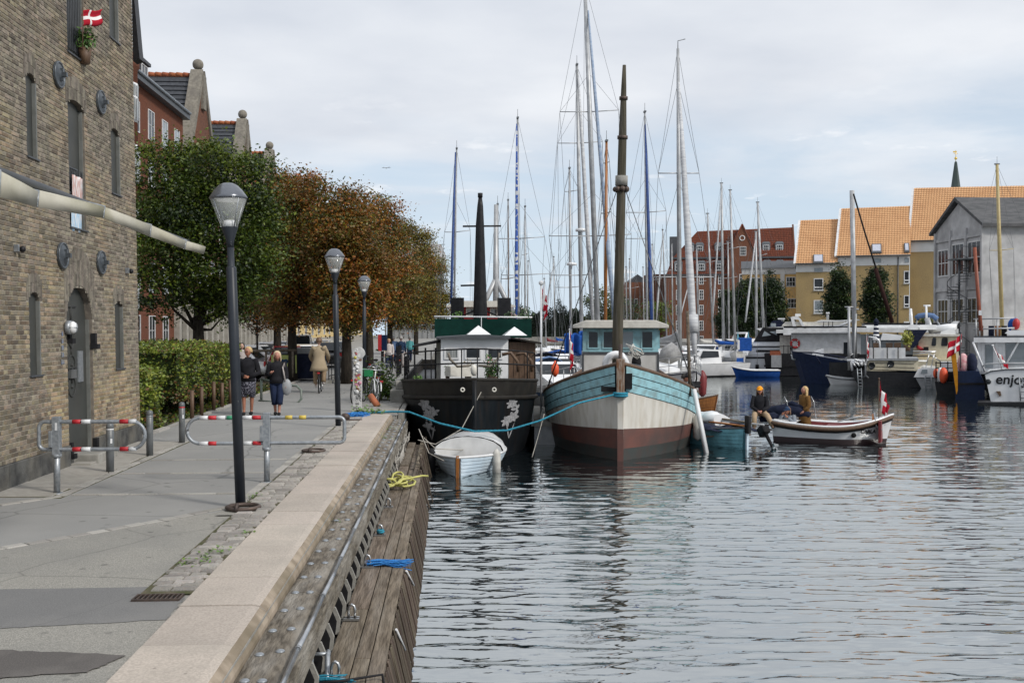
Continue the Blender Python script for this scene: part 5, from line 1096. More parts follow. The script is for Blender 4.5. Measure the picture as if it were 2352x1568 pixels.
mt = part('mast', G().tube([(mp0.x, mp0.y, .6), mp0.lerp(mp1, .1), mp0.lerp(mp1, .5), mp0.lerp(mp1, .75), mp0.lerp(mp1, .93), mp1], [.155, .155, .135, .12, .075, .05], 12), mastw, tw)
part('mast_band', G().tube([mp0.lerp(mp1, .885), mp0.lerp(mp1, .895)], .13, 10), iron, mt); part('mast_band', G().tube([mp0.lerp(mp1, .755), mp0.lerp(mp1, .765)], .16, 10), iron, mt)
part('hounds', G().tube([mp0.lerp(mp1, .6), mp0.lerp(mp1, .632)], .19, 10), concm, mt)
g = G()
for k in range(7): a = k*2*PI/7; c = mp0.lerp(mp1, .588); g.sph((c.x+.17*math.cos(a), c.y+.17*math.sin(a), c.z), .085, 6)
part('mast_blocks', g, iron, mt, kind='stuff')
for s in (-1, 1):
    for dy in (-.8, -2.2): pipe(mt, 'shroud', wirem, [mp0.lerp(mp1, .58)+V((s*.14, 0, 0)), H2.P(.62+dy*.03, H2.top(.6), s)], .012, 4)
pipe(tw, 'bow_post', iron, [(.0, Lt/2-.65, 1.8), (0, Lt/2-.65, 3.0)], .06); 
part('white_fender', G().torus((.12, Lt/2-.95, 2.45), .27, .1, 20, 8, 'y'), gelcoat, tw)
part('dark_tarpaulin', G().sph((-.3, Lt/2-.9, 2.3), .26, 8, sc=(1.3, .8, .7)), dkgrey, tw)
g = G()
for i in range(9): g.tube([(-.1+.03*i-.28, Lt/2-.9, 2.95+.05*math.sin(i)), (-.2-.05*i, Lt/2-.85, 2.75+.1*math.sin(i*2)), (-.45-.02*i, Lt/2-.9, 2.6+.02*i)], .018, 4)
part('rope_hank', g, fendw, tw, kind='stuff'); part('dark_bag', G().sph((-.42, Lt/2-1.0, 2.5), .16, 8, sc=(.8, .8, 1.4)), blackmat, tw)
for s, t3 in ((1, .72), (-1, .74)): 
    p = H2.P(t3, .7, s, .16); part('fender', G().lathe([(.02, -.55), (.13, -.45), (.13, .1), (.06, .22), (.02, .35)], 10, c=tuple(p)), fendw, tw)
pr = H2.P(.8, 1.6, -1); pipe(tw, 'white_plank', white, [pr+V((-.1, .2, .1)), pr+V((-.42, .9, -1.75))], .07, 4)
pipe(tw, 'boat_pole', deckm, [pr+V((.0, .1, -.1)), pr+V((.08, .1, 2.3))], .05)
# ---------------------------------------------------------------- mooring ropes
def sagrope(label, pts, r=.03, m=rope_blue, n=14, sag=.0):
    P = []
    for a, b2 in zip(pts[:-1], pts[1:]):
        a, b2 = V(a), V(b2)
        for i in range(n): f = i/n; P.append(a.lerp(b2, f)-V((0, 0, sag*(b2-a).length*4*f*(1-f))))
    P.append(V(pts[-1])); g = G()
    for k in range(3):
        Q = []
        for i, p in enumerate(P): an = i*1.9+k*2.09; Q.append(p+V((0, math.cos(an), math.sin(an)))*r*.45)
        g.tube(Q, r*.55, 5)
    g.tube(P, r*.75, 6); return solo('mooring_rope', g, m, label, 'rope')
wr = tw.matrix_world; bowp = wr @ V((.12, Lt/2+.02, 1.72))
sagrope('thick blue mooring rope running from the quay across to the trawler bow', [at(835, 948, 26.6), at(900, 945, 26.4), at(940, 946, 26.1), at(1010, 972, 25.6), at(1090, 990, 25.3), at(1165, 988, 25.2), at(1240, 966, 25.3), at(1330, 925, 25.6), bowp], .03, n=8)
part('rope_turn', G().torus((0, Lt/2-.06, 1.68), .17, .035, 20, 6, 'z', sc=(1, 1.1)).torus((0, Lt/2-.06, 1.74), .17, .035, 20, 6, 'z', sc=(1, 1.1)), rope_blue, tw)
for lb, pts in (('thin grey mooring line sagging from the quay piles to the white dinghy', [at(968, 1000, 24.6), at(1000, 1030, 24.6), at(1060, 1033, 25), at(1110, 1020, 26)]), ('thin line from the black barge bow down to the quay', [at(1105, 900, 26), at(1060, 985, 25.6), at(1000, 1020, 25.3), at(960, 1010, 25)]), ('thin dark line tied from the quay to the near end of the white dinghy', [at(962, 985, 24.6), at(985, 1040, 24), at(1020, 1058, 23.7)]), ('yellowish line hanging beside the trawler left fender', [at(1250, 950, 26.5), at(1235, 1005, 26.3), at(1222, 1050, 26)])):
    g = G(); P = [];
    for a, b2 in zip(pts[:-1], pts[1:]): P += [a.lerp(b2, f/5) for f in range(5)]
    g.tube(P+[pts[-1]], .012, 5); solo('mooring_line', g, rope_w, lb, 'rope')
# ---------------------------------------------------------------- white dinghy
def strakes(h, par, mats, n, z0, off=.02, lapped=True, t1=.985):
    for k in range(n):
        za = (lambda k: (lambda t: z0+(h.top(t)-z0)*k/n-.012))(k); zc = (lambda k: (lambda t: z0+(h.top(t)-z0)*(k+1)/n))(k)
        h.band(par, 'strake', mats[k] if isinstance(mats, list) else mats, za, zc, off=off, nz=1, thick='lap', split=True, t1=t1)
dn = ground(1073, 1097, WZ); dv = V((-.16, -1, 0)).normalized(); dc = V((dn.x, dn.y, 0))-dv*2.05
di = boatat('rowing_dinghy', 'small white and pale blue clinker dinghy moored under the black barge bow', (dc.x-.22, dc.y, WZ), (dv.x, dv.y)); H3 = Hull(4.1, 1.78, (.62, .4, .46), .25, .08, 2.3, .32, .5, .12, mid=.5)
strakes(H3, di, ltblue, 6, -.05); H3.band(di, 'hull_skin', ltblue, -.25, lambda t: H3.top(t)-.02, off=-.02); H3.band(di, 'lining', offwhite, -.1, lambda t: H3.top(t)-.01, off=-.06)
H3.rail(di, white, .0, .03, 'gunwale'); 
part('sternpost', G().bx(-.03, .03, 2.0, 2.07, -.2, .5), varnish, di)
g = G(); rows = []
for i in range(11):
    t = .02+.56*i/10; z = H3.top(t); a = H3.P(t, z, 1); rows.append([V((a.x*math.sin(k*PI/8-PI/2), a.y, z+.02+.36*math.cos(k*PI/8-PI/2)*min(1, .25+i/6))) for k in range(9)])
part('foredeck_cover', g.loft(rows, closed=False), gelcoat, di); part('bulkhead', G().prism([(-.8, .05), (.8, .05), (.82, .4)]+[(.84*math.cos(rad(a)), .4+.36*math.sin(rad(a))) for a in range(0, 181, 20)]+[(-.82, .4)], 'y', .3, .34), white, di)
box(di, 'thwart', offwhite, -.7, .7, .7, .95, .22, .25); part('stem_post', G().lathe([(.05, .5), (.05, 1.0), (.07, 1.02), (.05, 1.06), (.001, 1.08)], 8, c=(0, -2.0, 0)), white, di); box(di, 'cover_hatch', ltblue, -.25, .25, -1.4, -1.1, .88, .93)
for s, y in ((-1, 1.2), (1, .9)): p = H3.P(.75, .35, s, .1); part('fender', G().lathe([(.02, -.45), (.1, -.38), (.1, .1), (.03, .2)], 10, c=tuple(p)), fendw if s < 0 else blackmat, di)
# ---------------------------------------------------------------- turquoise rowing boat with outboard
tn = ground(1716, 1033, WZ); tv = V((.3, -.95, 0)).normalized(); tc2 = V((tn.x, tn.y, 0))-tv*2.3
te = boatat('rowing_boat', 'small turquoise clinker boat with an outboard motor and bundled white sail', (tc2.x, tc2.y, WZ), (tv.x, tv.y)); H4 = Hull(4.6, 1.75, (.7, .5, .62), .25, .1, 2.2, .3, .5, .12, mid=.5)
strakes(H4, te, tealp, 6, -.05); H4.band(te, 'hull_skin', tealp, -.25, lambda t: H4.top(t)-.02, off=-.02); H4.band(te, 'lining', tealp, -.1, lambda t: H4.top(t)-.01, off=-.06); H4.rail(te, dkgrey, 0, .03, 'gunwale')
part('sternpost', G().bx(-.03, .03, 2.26, 2.33, -.2, .6), ltblue, te); part('rudder_head', G().cb((0, 2.33, .72), (.1, .2, .5)), black, te, bev=.02)
for y in (-1, .2, 1.2): box(te, 'thwart', brownw, -.75, .75, y, y+.2, .3, .33)
g = G(); rows = []
for i in range(9): y = -2.2+i*.4; rows.append([V((.5*math.cos(k*2*PI/10)*(1-.4*abs(i-4)/4)+.1*math.sin(i*2), y, .72+.2*math.sin(k*2*PI/10)+.06*math.sin(i*1.7+k))) for k in range(10)])
part('bundled_sail', g.loft(rows), gelcoat, te); part('tarpaulin', G().grid(lambda u, v: V((-.8+1.6*u, -.9+2.6*v, .5+.13*math.sin(u*9+v*4)*math.sin(v*7)+.1*math.sin(u*PI))), 12, 12), navyc, te, solid=.02)
pipe(te, 'spar', deckm, [(.4, -2.0, .8), (-.2, 2.2, .75)], .03); pipe(te, 'oar', alu, [(.5, -1.2, .7), (-.35, 2.6, .72)], .025); pipe(te, 'oar', varnish, [(.6, -1.6, .66), (.1, 2.3, .68)], .03)
ob = part('outboard', G().cb((-.72, 2.05, .5), (.24, .34, .28), rx=.6), blackmat, te, bev=.05); pipe(ob, 'leg', blackmat, [(-.72, 2.15, .42), (-.72, 2.45, .1), (-.72, 2.55, -.1)], [.055, .045, .035], 8); part('propeller', G().cb((-.72, 2.6, .1), (.05, .08, .2), ry=.5).cb((-.72, 2.6, .1), (.2, .08, .05), ry=.5), steel, ob)
# ---------------------------------------------------------------- white launch
ca = ground(1775, 1014, WZ); cb2 = ground(2042, 1026, WZ); cv = (cb2-ca); Lc = cv.length*1.03; cc = (ca+cb2)/2; cv.normalize(); nearn = V((cv.y, -cv.x, 0))
cc = cc-nearn*.0+V((-cv.y, cv.x, 0))*.8
la = boatat('motor_launch', 'white open motor launch lettered CARLA with a rope fender rail and red inside', (cc.x, cc.y, WZ), (cv.x, cv.y)); H5 = Hull(Lc, 1.9, (.62, .5, .86), .35, .78, 2.6, .2, .45, .28, mid=.45)
H5.band(la, 'hull', gelcoat, .16, lambda t: H5.top(t)-.08); H5.band(la, 'boot_stripe', mk('dark_red_boot', (.025, .01, .012), rough=.4), -.35, .16, off=.003); H5.rail(la, brownw, -.05, .055, 'rope_fender', off=.03); H5.rail(la, blackmat, -.13, .03, 'black_stripe', off=.01); H5.rail(la, gelcoat, .02, .035, 'gunwale', off=-.04)
H5.band(la, 'lining', darkred, .0, lambda t: H5.top(t), off=-.1, t1=.93); H5.deck(la, brownw, -.42, .1, 'floor', .02, .9); H5.deck(la, gelcoat, .01, .02, 'foredeck', .8, 1.0); H5.deck(la, gelcoat, .01, .02, 'afterdeck', 0, .2)
for s in (-1, 1):
    g = G(); ts = [.2+.6*i/12 for i in range(13)]; g.loft([[H5.P(t, H5.top(t)+.012, s, -.04), H5.P(t, H5.top(t)+.012, s, -.2)][::s] for t in ts], closed=False); part('side_deck', g, gelcoat, la)
    g = G(); g.loft([[H5.P(t, H5.top(t)+.01, s, -.2), H5.P(t, .12, s, -.25)] for t in ts], closed=False); part('inner_side', g, darkred, la)
bpy.context.view_layer.update(); lai = la.matrix_world.inverted(); L5 = lambda px, py, Y: lai @ at(px, py, Y)
me = text_mesh('CARLA', .16, .003, 0, .004); me.materials.append(blackmat); o = part('boat_name', me, None, la)
def onhull(h, t, z, sd): p = h.P(t, z, sd, .012); d1 = (h.P(t+.01, z, sd)-h.P(t-.01, z, sd)).normalized(); u = (h.P(t, z+.05, sd)-h.P(t, z-.05, sd)).normalized(); return p, d1, u
p, d1, u = onhull(H5, .845, .62, -1); p, d1, u = onhull(H5, .845, .6, 1); n3 = d1.cross(u)
def stick(o, h, t, z, sd, off=.015):
    p, d1, u = onhull(h, t, z, sd); x = d1 if sd > 0 else -d1; n3 = x.cross(u).normalized(); u = n3.cross(x); o.matrix_local = MX.Translation(p+n3*off) @ MX((x, u, n3)).transposed().to_4x4()
stick(o, H5, .82, .4, 1, .02)
pt = part('porthole', G().lathe([(.075, 0), (.075, .02), (.001, .02)], 14), blackmat, la); stick(pt, H5, .7, .3, 1)
g = G(); g.tube([(-.55, -2.15, .66), (-.55, -1.9, .78), (-.55, -1.5, .86), (-.55, -1.1, .84), (-.5, -.75, .72)], [.1, .2, .2, .18, .08], 9).tube([(.25, -2.15, .6), (.2, -1.95, .66), (.1, -1.75, .7), (.0, -1.5, .62)], [.08, .14, .14, .06], 9).tube([(-.6, -1.6, .98), (-.55, -1.3, 1.07), (-.5, -.95, .95)], [.05, .09, .05], 8); part('folded_canopy', g, navyc, la)
part('engine_box', G().bx(-.35, .35, -.2, .7, .05, .5), darkred, la, bev=.03); part('steering_wheel', G().torus((.1, 1.15, .72), .17, .018, 18, 6, 'y'), varnish, la)
box(la, 'windscreen_base', darkred, -.7, .7, 1.35, 1.42, .1, .72); pipe(la, 'boat_hook', alu, [(.62, .2, .66), (.4, Lc/2-.8, .85)], .02)
for sx, y in ((-.5, -Lc/2+.05), (-.95, -.9)): pipe(la, 'grab_rail', steel, [(sx, y, .55), (sx-.03, y+.03, 1.15), (sx, y+.12, 1.28), (sx+.02, y+.2, 1.12), (sx+.04, y+.28, .55)], .017)
fp2 = la.matrix_world @ V((.2, Lc/2-.38, .75)); dflag('red and white flag drooping from the staff at the bow of the white launch', fp2, .95, .62, .74, pole=1.15, r=.015, pm=brownw, yaw=-.2)
pipe(la, 'anchor', galv, [(.42, Lc/2-.5, .95), (.5, Lc/2-.42, .55), (.5, Lc/2-.25, .45)], .022)
# ================================================================== SAILING BOATS
CANALG = 'sailing boats moored along the canal'
def sailboat(label, xb, xt, yt, Y, wpx, head=(0, -1), L=9, B=2.8, mm=None, spr=(), furl=None, hullm=None, cover=None, boom=True, group=CANALG, wires=True, cab=None, radar=None, xdy=0):
    sc = 2352/Y; p = at(xb, 755, Y); t2 = boatat('sailing_boat', label, (p.x, Y, WZ), head, 'sailing boat', group); bpy.context.view_layer.update(); inv = t2.matrix_world.inverted()
    lc = lambda px, py, dY=0: inv @ at(px, py, Y+dY)
    h = Hull(L, B, (.95, .85, 1.15), .4, .72, 2.0, .3, .55, .7, mid=.42); fy = .9          # the mast stands a little ahead of the middle
    h0 = link('hull_frame', None, t2) if False else None
    sub = G()
    oP = h.P; h.P = lambda t, z, sd, off=0: oP(t, z, sd, off)-V((0, fy, 0))
    hl = h.band(t2, 'hull', hullm or gelcoat, .12, lambda t: h.top(t), t1=1); h.band(t2, 'boot_stripe', navy, -.35, .12, off=.002); h.deck(t2, offwhite, 0); h.rail(t2, alu, .02, .02, 'toe_rail')
    rows = []
    for y, w2, z in ((-2.4, .3, .2), (-2.2, .36, .42), (.3, .34, .5), (1.6, .26, .42), (2.3, .18, .1)): y2 = y*L/9; rows.append([V((-B*w2, y2, .9)), V((-B*w2*.85, y2, .9+z)), V((B*w2*.85, y2, .9+z)), V((B*w2, y2, .9))])
    cb2 = part('cabin', G().loft(rows, smooth=False), cab or gelcoat, t2)
    for s in (-1, 1): part('cabin_window', G().add([(s*(B*.34), -1.9*L/9, 1.08), (s*(B*.335), .6*L/9, 1.1), (s*(B*.30), .5*L/9, 1.3), (s*(B*.31), -1.9*L/9, 1.26)], [(0, 1, 2, 3)]), pane, cb2)
    top = lc(xt, yt); m = mm or alu; r = wpx/2/sc*.82
    ms = part('mast', G().tube([(0, 0, .9), tuple(V((0, 0, .9)).lerp(top, .6)), tuple(top)], [r, r*.95, r*.7], 8), m, t2)
    pipe(ms, 'masthead_wand', wirem, [top, top+V((0, 0, .5))], .012, 4); part('masthead', G().cb(tuple(top+V((0, 0, .03))), (.12, .3, .08)), wirem, ms)
    tips = {-1: [], 1: []}
    for py, l, rr in spr:
        f = (755-py)/(755-yt) if yt != 755 else 0; cx = xb+(xt-xb)*f
        c = lc(cx, py)
        for px2 in (l, rr):
            e = lc(px2, py-(4 if px2 > cx else 0)); tips[1 if e.x > c.x else -1].append(e); pipe(ms, 'spreader', m if m is not varnish else wirem, [c, e], [.03, .022], 5)
    if wires:
        g = G(); W = .009
        for sd in (-1, 1):
            ch = h.P(.58, 1, sd)*1; ch.z = .95; P = [top]+sorted(tips[sd], key=lambda q: -q.z)+[ch]; g.tube(P, W, 3, caps=False)
            for e in tips[sd]: g.tube([V((0, 0, .9)).lerp(top, min(.98, (e.z+1.6)/top.z)), e], W, 3, caps=False); g.tube([e, V((ch.x*.8, ch.y, .95))], W, 3, caps=False)
        g.tube([top, h.P(0, .9, 1)*1+V((-h.P(0, .9, 1).x, 0, .1))], W, 3, caps=False); g.tube([top, h.P(1, 1.1, 1)], W, 3, caps=False)
        part('rigging', g, wirem, t2, kind='stuff')
    if furl:
        fm, px1, py1, px2, py2, dY, rf = furl; a = lc(px1, py1); b2 = lc(px2, py2, dY)
        part('furled_jib', G().tube([a, a.lerp(b2, .3), a.lerp(b2, .8), b2], [rf*.4, rf*.8, rf, rf*.75], 7), fm, t2)
    if boom:
        bm2 = part('boom', G().tube([(0, -.15, 1.95), (0, -3.4*L/9, 1.9)], .06, 6), m, t2); part('sail_cover', G().tube([(0, -.1, 2.35), (0, -.5, 2.15), (0, -1.8, 2.06), (0, -3.3*L/9, 2.0)], [.12, .17, .14, .08], 8), cover or bluecan, bm2)
    if radar: q = lc(*radar); part('radar', G().lathe([(.02, -.35), (.06, -.1), (.3, -.08), (.3, .05), (.001, .1)], 12, c=tuple(q)), gelcoat, ms)
    rl = [h.P(t, h.top(t), 1)+V((0, 0, .55)) for t in (.9, .95, .98)]; rl += [V((-p.x, p.y, p.z)) for p in rl[::-1]]; pipe(t2, 'pulpit', steel, rl, .016, 5)
    for q in rl[::2]: pipe(t2, 'pulpit_post', steel, [q-V((0, 0, .55)), q], .013, 5)
    return t2
jw = mk('furled_white', (.52, .53, .54), (.38, .39, .41), sc=2, st=(1, 1, 6), rough=.7)
jb = mk('furled_blue', (.02, .06, .22), (.015, .045, .16), sc=2, st=(1, 1, 5), rough=.7)
jp = mk('furled_pale_blue', (.2, .27, .38), (.3, .36, .45), sc=2, st=(1, 1, 4), rough=.7)
js = mk('furled_striped', (.02, .08, .34), (.5, .52, .55), sc=2.2, st=(1, 1, 3), rough=.7, det=0, lo=.55, hi=.62)
sailboat('sailing boat with dark blue furled jib just right of the chestnut trees', 1041, 1049, 342, 62, 6, spr=((533, 1021, 1080),), furl=(jb, 1046, 350, 1036, 700, -3.5, .085))
sailboat('sailing boat with a blue and white spiral jib right of the black barge mast', 1191, 1189, 272, 56, 8, spr=((548, 1138, 1251), (632, 1152, 1265)), furl=(js, 1187, 285, 1186, 735, -3.5, .085))
sailboat('tallest white sailing boat whose mast runs out of the top of the picture', 1378, 1343, -40, 50, 15, L=12, B=3.4, spr=((257, 1286, 1421), (542, 1261, 1450)), furl=(jp, 1351, 25, 1412, 745, -4, .1))
sailboat('sailing boat with a grey mast and radar left of the tallest mast', 1338, 1325, 150, 53, 11, L=11, B=3.2, spr=((329, 1281, 1384), (632, 1262, 1370)), furl=(jw, 1328, 170, 1362, 740, -3.5, .12), radar=(1335, 528))
sailboat('sailing boat with a short grey mast and flat radar plate', 1312, 1308, 387, 60, 8, spr=((440, 1296, 1330), (660, 1276, 1345)), radar=(1313, 606), cover=navyc)
sailboat('old boat with a varnished orange wooden mast behind the trawler', 1390, 1393, 325, 47, 10, mm=varnish, spr=((375, 1386, 1400), (490, 1380, 1404)), boom=True, cover=brownw, hullm=navy)
sailboat('sailing boat with a bright blue furled jib right of the trawler mast', 1488, 1481, 258, 55, 7, spr=((488, 1438, 1530), (548, 1437, 1470)), furl=(jb, 1482, 285, 1497, 745, -3.5, .1))
for dat in ((1143, 1143, 470, 58, 7, (), 'sailing boat with a plain pale mast just right of the barge mast'), (1168, 1167, 460, 66, 4, ((640, 1150, 1185),), 'sailing boat with a thin dark wooden mast between two pale masts'), (1206, 1206, 475, 64, 5, ((585, 1198, 1214),), 'sailing boat with a radar on its pale mast right of the spiral jib'), (1210, 1213, 600, 95, 4, (), 'small far sailing boat right of the spiral jib')):
    xb, xt, yt, Y, wp2, sp2, lb = dat; sailboat(lb, xb, xt, yt, Y, wp2, spr=sp2, mm=brownw if 'dark wooden' in lb else None)
rgt = [(1640, 1625, 491, 92, 6), (1662, 1657, 421, 94, 8), (1690, 1677, 437, 88, 7), (1675, 1672, 555, 100, 5), (1738, 1736, 532, 88, 8), (1757, 1740, 465, 92, 8), (1605, 1600, 571, 96, 6), (1533, 1522, 528, 98, 5), (1502, 1498, 562, 105, 5), (1450, 1446, 595, 110, 5), (1440, 1438, 613, 118, 4), (1480, 1477, 614, 120, 4), (1546, 1543, 560, 125, 4), (1585, 1582, 640, 120, 4), (1420, 1418, 600, 125, 4), (1255, 1250, 640, 110, 4), (1275, 1272, 590, 120, 4)]
for i, (xb, xt, yt, Y, wp2) in enumerate(rgt):
    sailboat('sailing boat with '+['leaning pale mast left of the pair before the red block', 'tall pale mast before the gable of the red block', 'tall pale mast right of the gable pair', 'short pale mast between the tall pair', 'pale mast left of the low yellow house', 'tall leaning mast before the low yellow house', 'pale mast before the left windows of the red block', 'leaning pale mast at the left edge of the red block', 'thin pale mast left of the red block', 'thin pale mast right of the trawler mast', 'short thin mast close to the trawler mast', 'thin pale mast beside the bright blue jib', 'thin far mast behind the grey furled jib', 'short far mast before the red block', 'short far mast just left of the trawler mast', 'thin far mast above the white flag pole', 'far mast left of the radar masts'][i], xb, xt, yt, Y, wp2, head=(-1, .1) if xb > 1590 else (-.5, -.85), L=8 if i else 9, B=2.6, spr=((yt+(755-yt)*.42, xb-18, xt+22),) if wp2 > 4 else (), cover=[bluecan, navyc, offwhite, darkred][i % 4], furl=(jw, xt, yt+12, xb-26, 740, -1, .09) if i % 3 == 1 else None)
# ---------------------------------------------------------------- yacht with red fender (head on)
yb2 = ground(1597, 940, WZ); yd = V((.1, -1, 0)).normalized(); Ly = 10.5; yc = V((yb2.x, yb2.y, 0))-yd*(Ly/2)
ya = boatat('white_yacht', 'white yacht seen head on with a red fender, just right of the trawler', (yc.x, yc.y, WZ), (yd.x, yd.y), 'sailing boat')
H6 = Hull(Ly, 3.1, (1.25, 1.2, 1.62), .5, .75, 2.3, .22, .42, .55, mid=.45); H6.band(ya, 'hull', gelcoat, .12, lambda t: H6.top(t)); H6.band(ya, 'stripe', darkred, .18, .26, off=.006); H6.band(ya, 'boot_stripe', brownw, -.4, .12, off=.003); H6.deck(ya, offwhite, 0); H6.rail(ya, navy, -.04, .025, 'rub_rail'); H6.rail(ya, alu, .03, .02, 'toe_rail')
bpy.context.view_layer.update(); yi = ya.matrix_world.inverted(); L6 = lambda px, py, Y: yi @ at(px, py, Y)
rows = [[V((-w2, y, 1.35)), V((-w2*.85, y, 1.35+z)), V((w2*.85, y, 1.35+z)), V((w2, y, 1.35))] for y, w2, z in ((-3, 1.15, .5), (-2.6, 1.2, .85), (-.2, 1.1, .85), (.6, .95, .5), (1.9, .6, .12))]
cb3 = part('cabin', G().loft(rows, smooth=False), gelcoat, ya); part('cabin_window', G().add([(-.85, .03, 1.72), (.85, .03, 1.72), (.88, -.22, 2.08), (-.88, -.22, 2.08)], [(0, 1, 2, 3)]), pane, cb3)
for s in (-1, 1): part('cabin_window', G().add([(s*1.13, -2.4, 1.65), (s*1.08, -.4, 1.65), (s*.98, -.5, 2.0), (s*1.05, -2.4, 2.05)], [(0, 1, 2, 3)][::1]), pane, cb3)
mt0 = L6(1562, 870, 46.5); mt1 = L6(1557, 112, 46.5); ms = part('mast', G().tube([mt0, mt0.lerp(mt1, .6), mt1], [.1, .1, .065], 9), alu, ya); jt = L6(1559, 190, 46.2); jb0 = L6(1597, 832, 43.2)
part('furled_jib', G().tube([jt, jt.lerp(jb0, .3), jt.lerp(jb0, .72), jt.lerp(jb0, .9), jb0], [.05, .12, .17, .14, .08], 9), jw, ya)
part('jib_cover_end', G().tube([jt.lerp(jb0, .84), jt.lerp(jb0, .9)], [.24, .23], 9), jw, ya)
for py, l, r2 in ((398, 1512, 1606), (636, 1500, 1640)):
    c = L6(1560, py, 46.5)
    for px2 in (l, r2): pipe(ms, 'spreader', alu, [c, L6(px2, py, 46.5)], .028, 5)
g = G(); tp = [[mt1, L6(1512, 398, 46.5), L6(1500, 636, 46.5), H6.P(.5, 1.2, 1)], [mt1, L6(1606, 398, 46.5), L6(1640, 636, 46.5), H6.P(.5, 1.2, -1)]]
for P in tp: g.tube(P, .01, 3, caps=False); g.tube([mt0.lerp(mt1, .9), P[1]], .01, 3, caps=False); g.tube([mt0.lerp(mt1, .6), P[2]], .01, 3, caps=False)
part('rigging', g, wirem, ya, kind='stuff'); pipe(ms, 'wind_vane', wirem, [mt1, mt1+V((0, 0, .35)), mt1+V((-.35, 0, .45))], .02, 4)
sc0 = L6(1535, 815, 45.5); part('sail_bag', G().lathe([(.1, -.5), (.42, -.1), (.45, .4), (.2, .5)], 10, T=MX.Translation(sc0) @ MX.Rotation(-1.1, 4, 'Y')), mk('grey_sail_bag', (.34, .34, .34), (.25, .25, .25), rough=.8), ya)
part('boom', G().tube([mt0+V((0, -.2, 1.6)), mt0+V((0, -3.6, 1.55))], .08, 7), alu, ya); part('sail_cover', G().tube([mt0+V((0, -.2, 2.1)), mt0+V((0, -.8, 1.85)), mt0+V((0, -3.4, 1.7))], [.15, .22, .12], 8), grey, ya)
rl = [H6.P(t, H6.top(t), 1)+V((0, 0, .7)) for t in (.8, .87, .93, .97, .99)]; rl += [V((-p.x, p.y, p.z)) for p in rl[::-1]]; pipe(ya, 'pulpit', steel, rl, .02); pipe(ya, 'pulpit', steel, [p-V((0, 0, .35)) for p in rl], .014)
for q in rl: pipe(ya, 'pulpit_post', steel, [q-V((0, 0, .7)), q], .016)
part('anchor', G().tube([(0, Ly/2+.1, 1.6), (0, Ly/2+.15, 1.3), (0, Ly/2-.1, .95)], .035, 6).cb((0, Ly/2+.05, 1.05), (.35, .1, .25), rx=.5).tube([(-.2, Ly/2+.1, 1.15), (.0, Ly/2+.0, .9), (.2, Ly/2+.1, 1.15)], .035, 5), blackmat, ya)
g = G(); p0 = V((0, 0, 0))
for i in range(5): g.tube([(-.22+.1*i, 0, -.05), (-.2+.1*i+.03*math.sin(i*5), 0, .06), (-.16+.1*i, 0, -.02), (-.13+.1*i, 0, .05*math.cos(i*3))], .009, 4)
o = part('boat_name', g, blackmat, ya); stick(o, H6, .9, .95, -1); o = part('maker_plate', G().bx(-.12, .12, -.09, .09, 0, .006), dkgrey, ya); stick(o, H6, .81, 1.02, -1)
p = H6.P(.72, .95, -1, .2); part('red_fender', G().lathe([(.05, -.62), (.17, -.5), (.2, -.1), (.2, .3), (.1, .5), (.03, .58)], 12, c=tuple(p)), darkred, ya)
wb = ground(1620, 950, WZ); w3 = boatat('wooden_rowboat', 'small varnished clinker rowing boat squeezed between the trawler and the yacht', (wb.x-.6, wb.y+1.2, WZ), (.7, -.7)); H7 = Hull(3.2, 1.4, (.7, .5, .75), .2, .3, 2.2, .3, .5, .2); strakes(H7, w3, varnish, 5, 0); H7.rail(w3, brownw, 0, .03, 'gunwale'); H7.band(w3, 'hull_skin', varnish, -.2, lambda t: H7.top(t)-.02, off=-.02)
# white pontoon steps and flag pole between barge and trawler
pf = at(1243, 905, 31); gp = thing('gangway', 'white gangway platform between the black barge and the trawler', 'gangway', (pf.x, 31, WZ))
part('platform', G().bx(-.4, .5, -1.2, 5, .55, .68), concm, gp); part('float', G().bx(-.3, .4, -1.1, 4.9, -.3, .55), grey, gp)
for x in (-.35, .45): pipe(gp, 'hand_rail', gelcoat, [(x, -1.1, .68), (x, -1.1, 1.5), (x, 2, 1.75), (x, 2, .68)], .03); pipe(gp, 'brace', gelcoat, [(x, -1.0, .75), (x, .6, 1.6)], .025)
dflag('red and white flag hanging limp on the tall white pole between barge and trawler', (at(1243, 880, 31.5).x, 31.5, WZ+.68), .75, .5, .82, pole=at(1246, 652, 31.5).z-WZ-.68, r=.04, pm=gelcoat)
dflag('red and white flag hanging on the boat beside the trawler wheelhouse', tuple(at(1308, 830, 36)), .9, .62, .9, pole=1.1, r=.015)
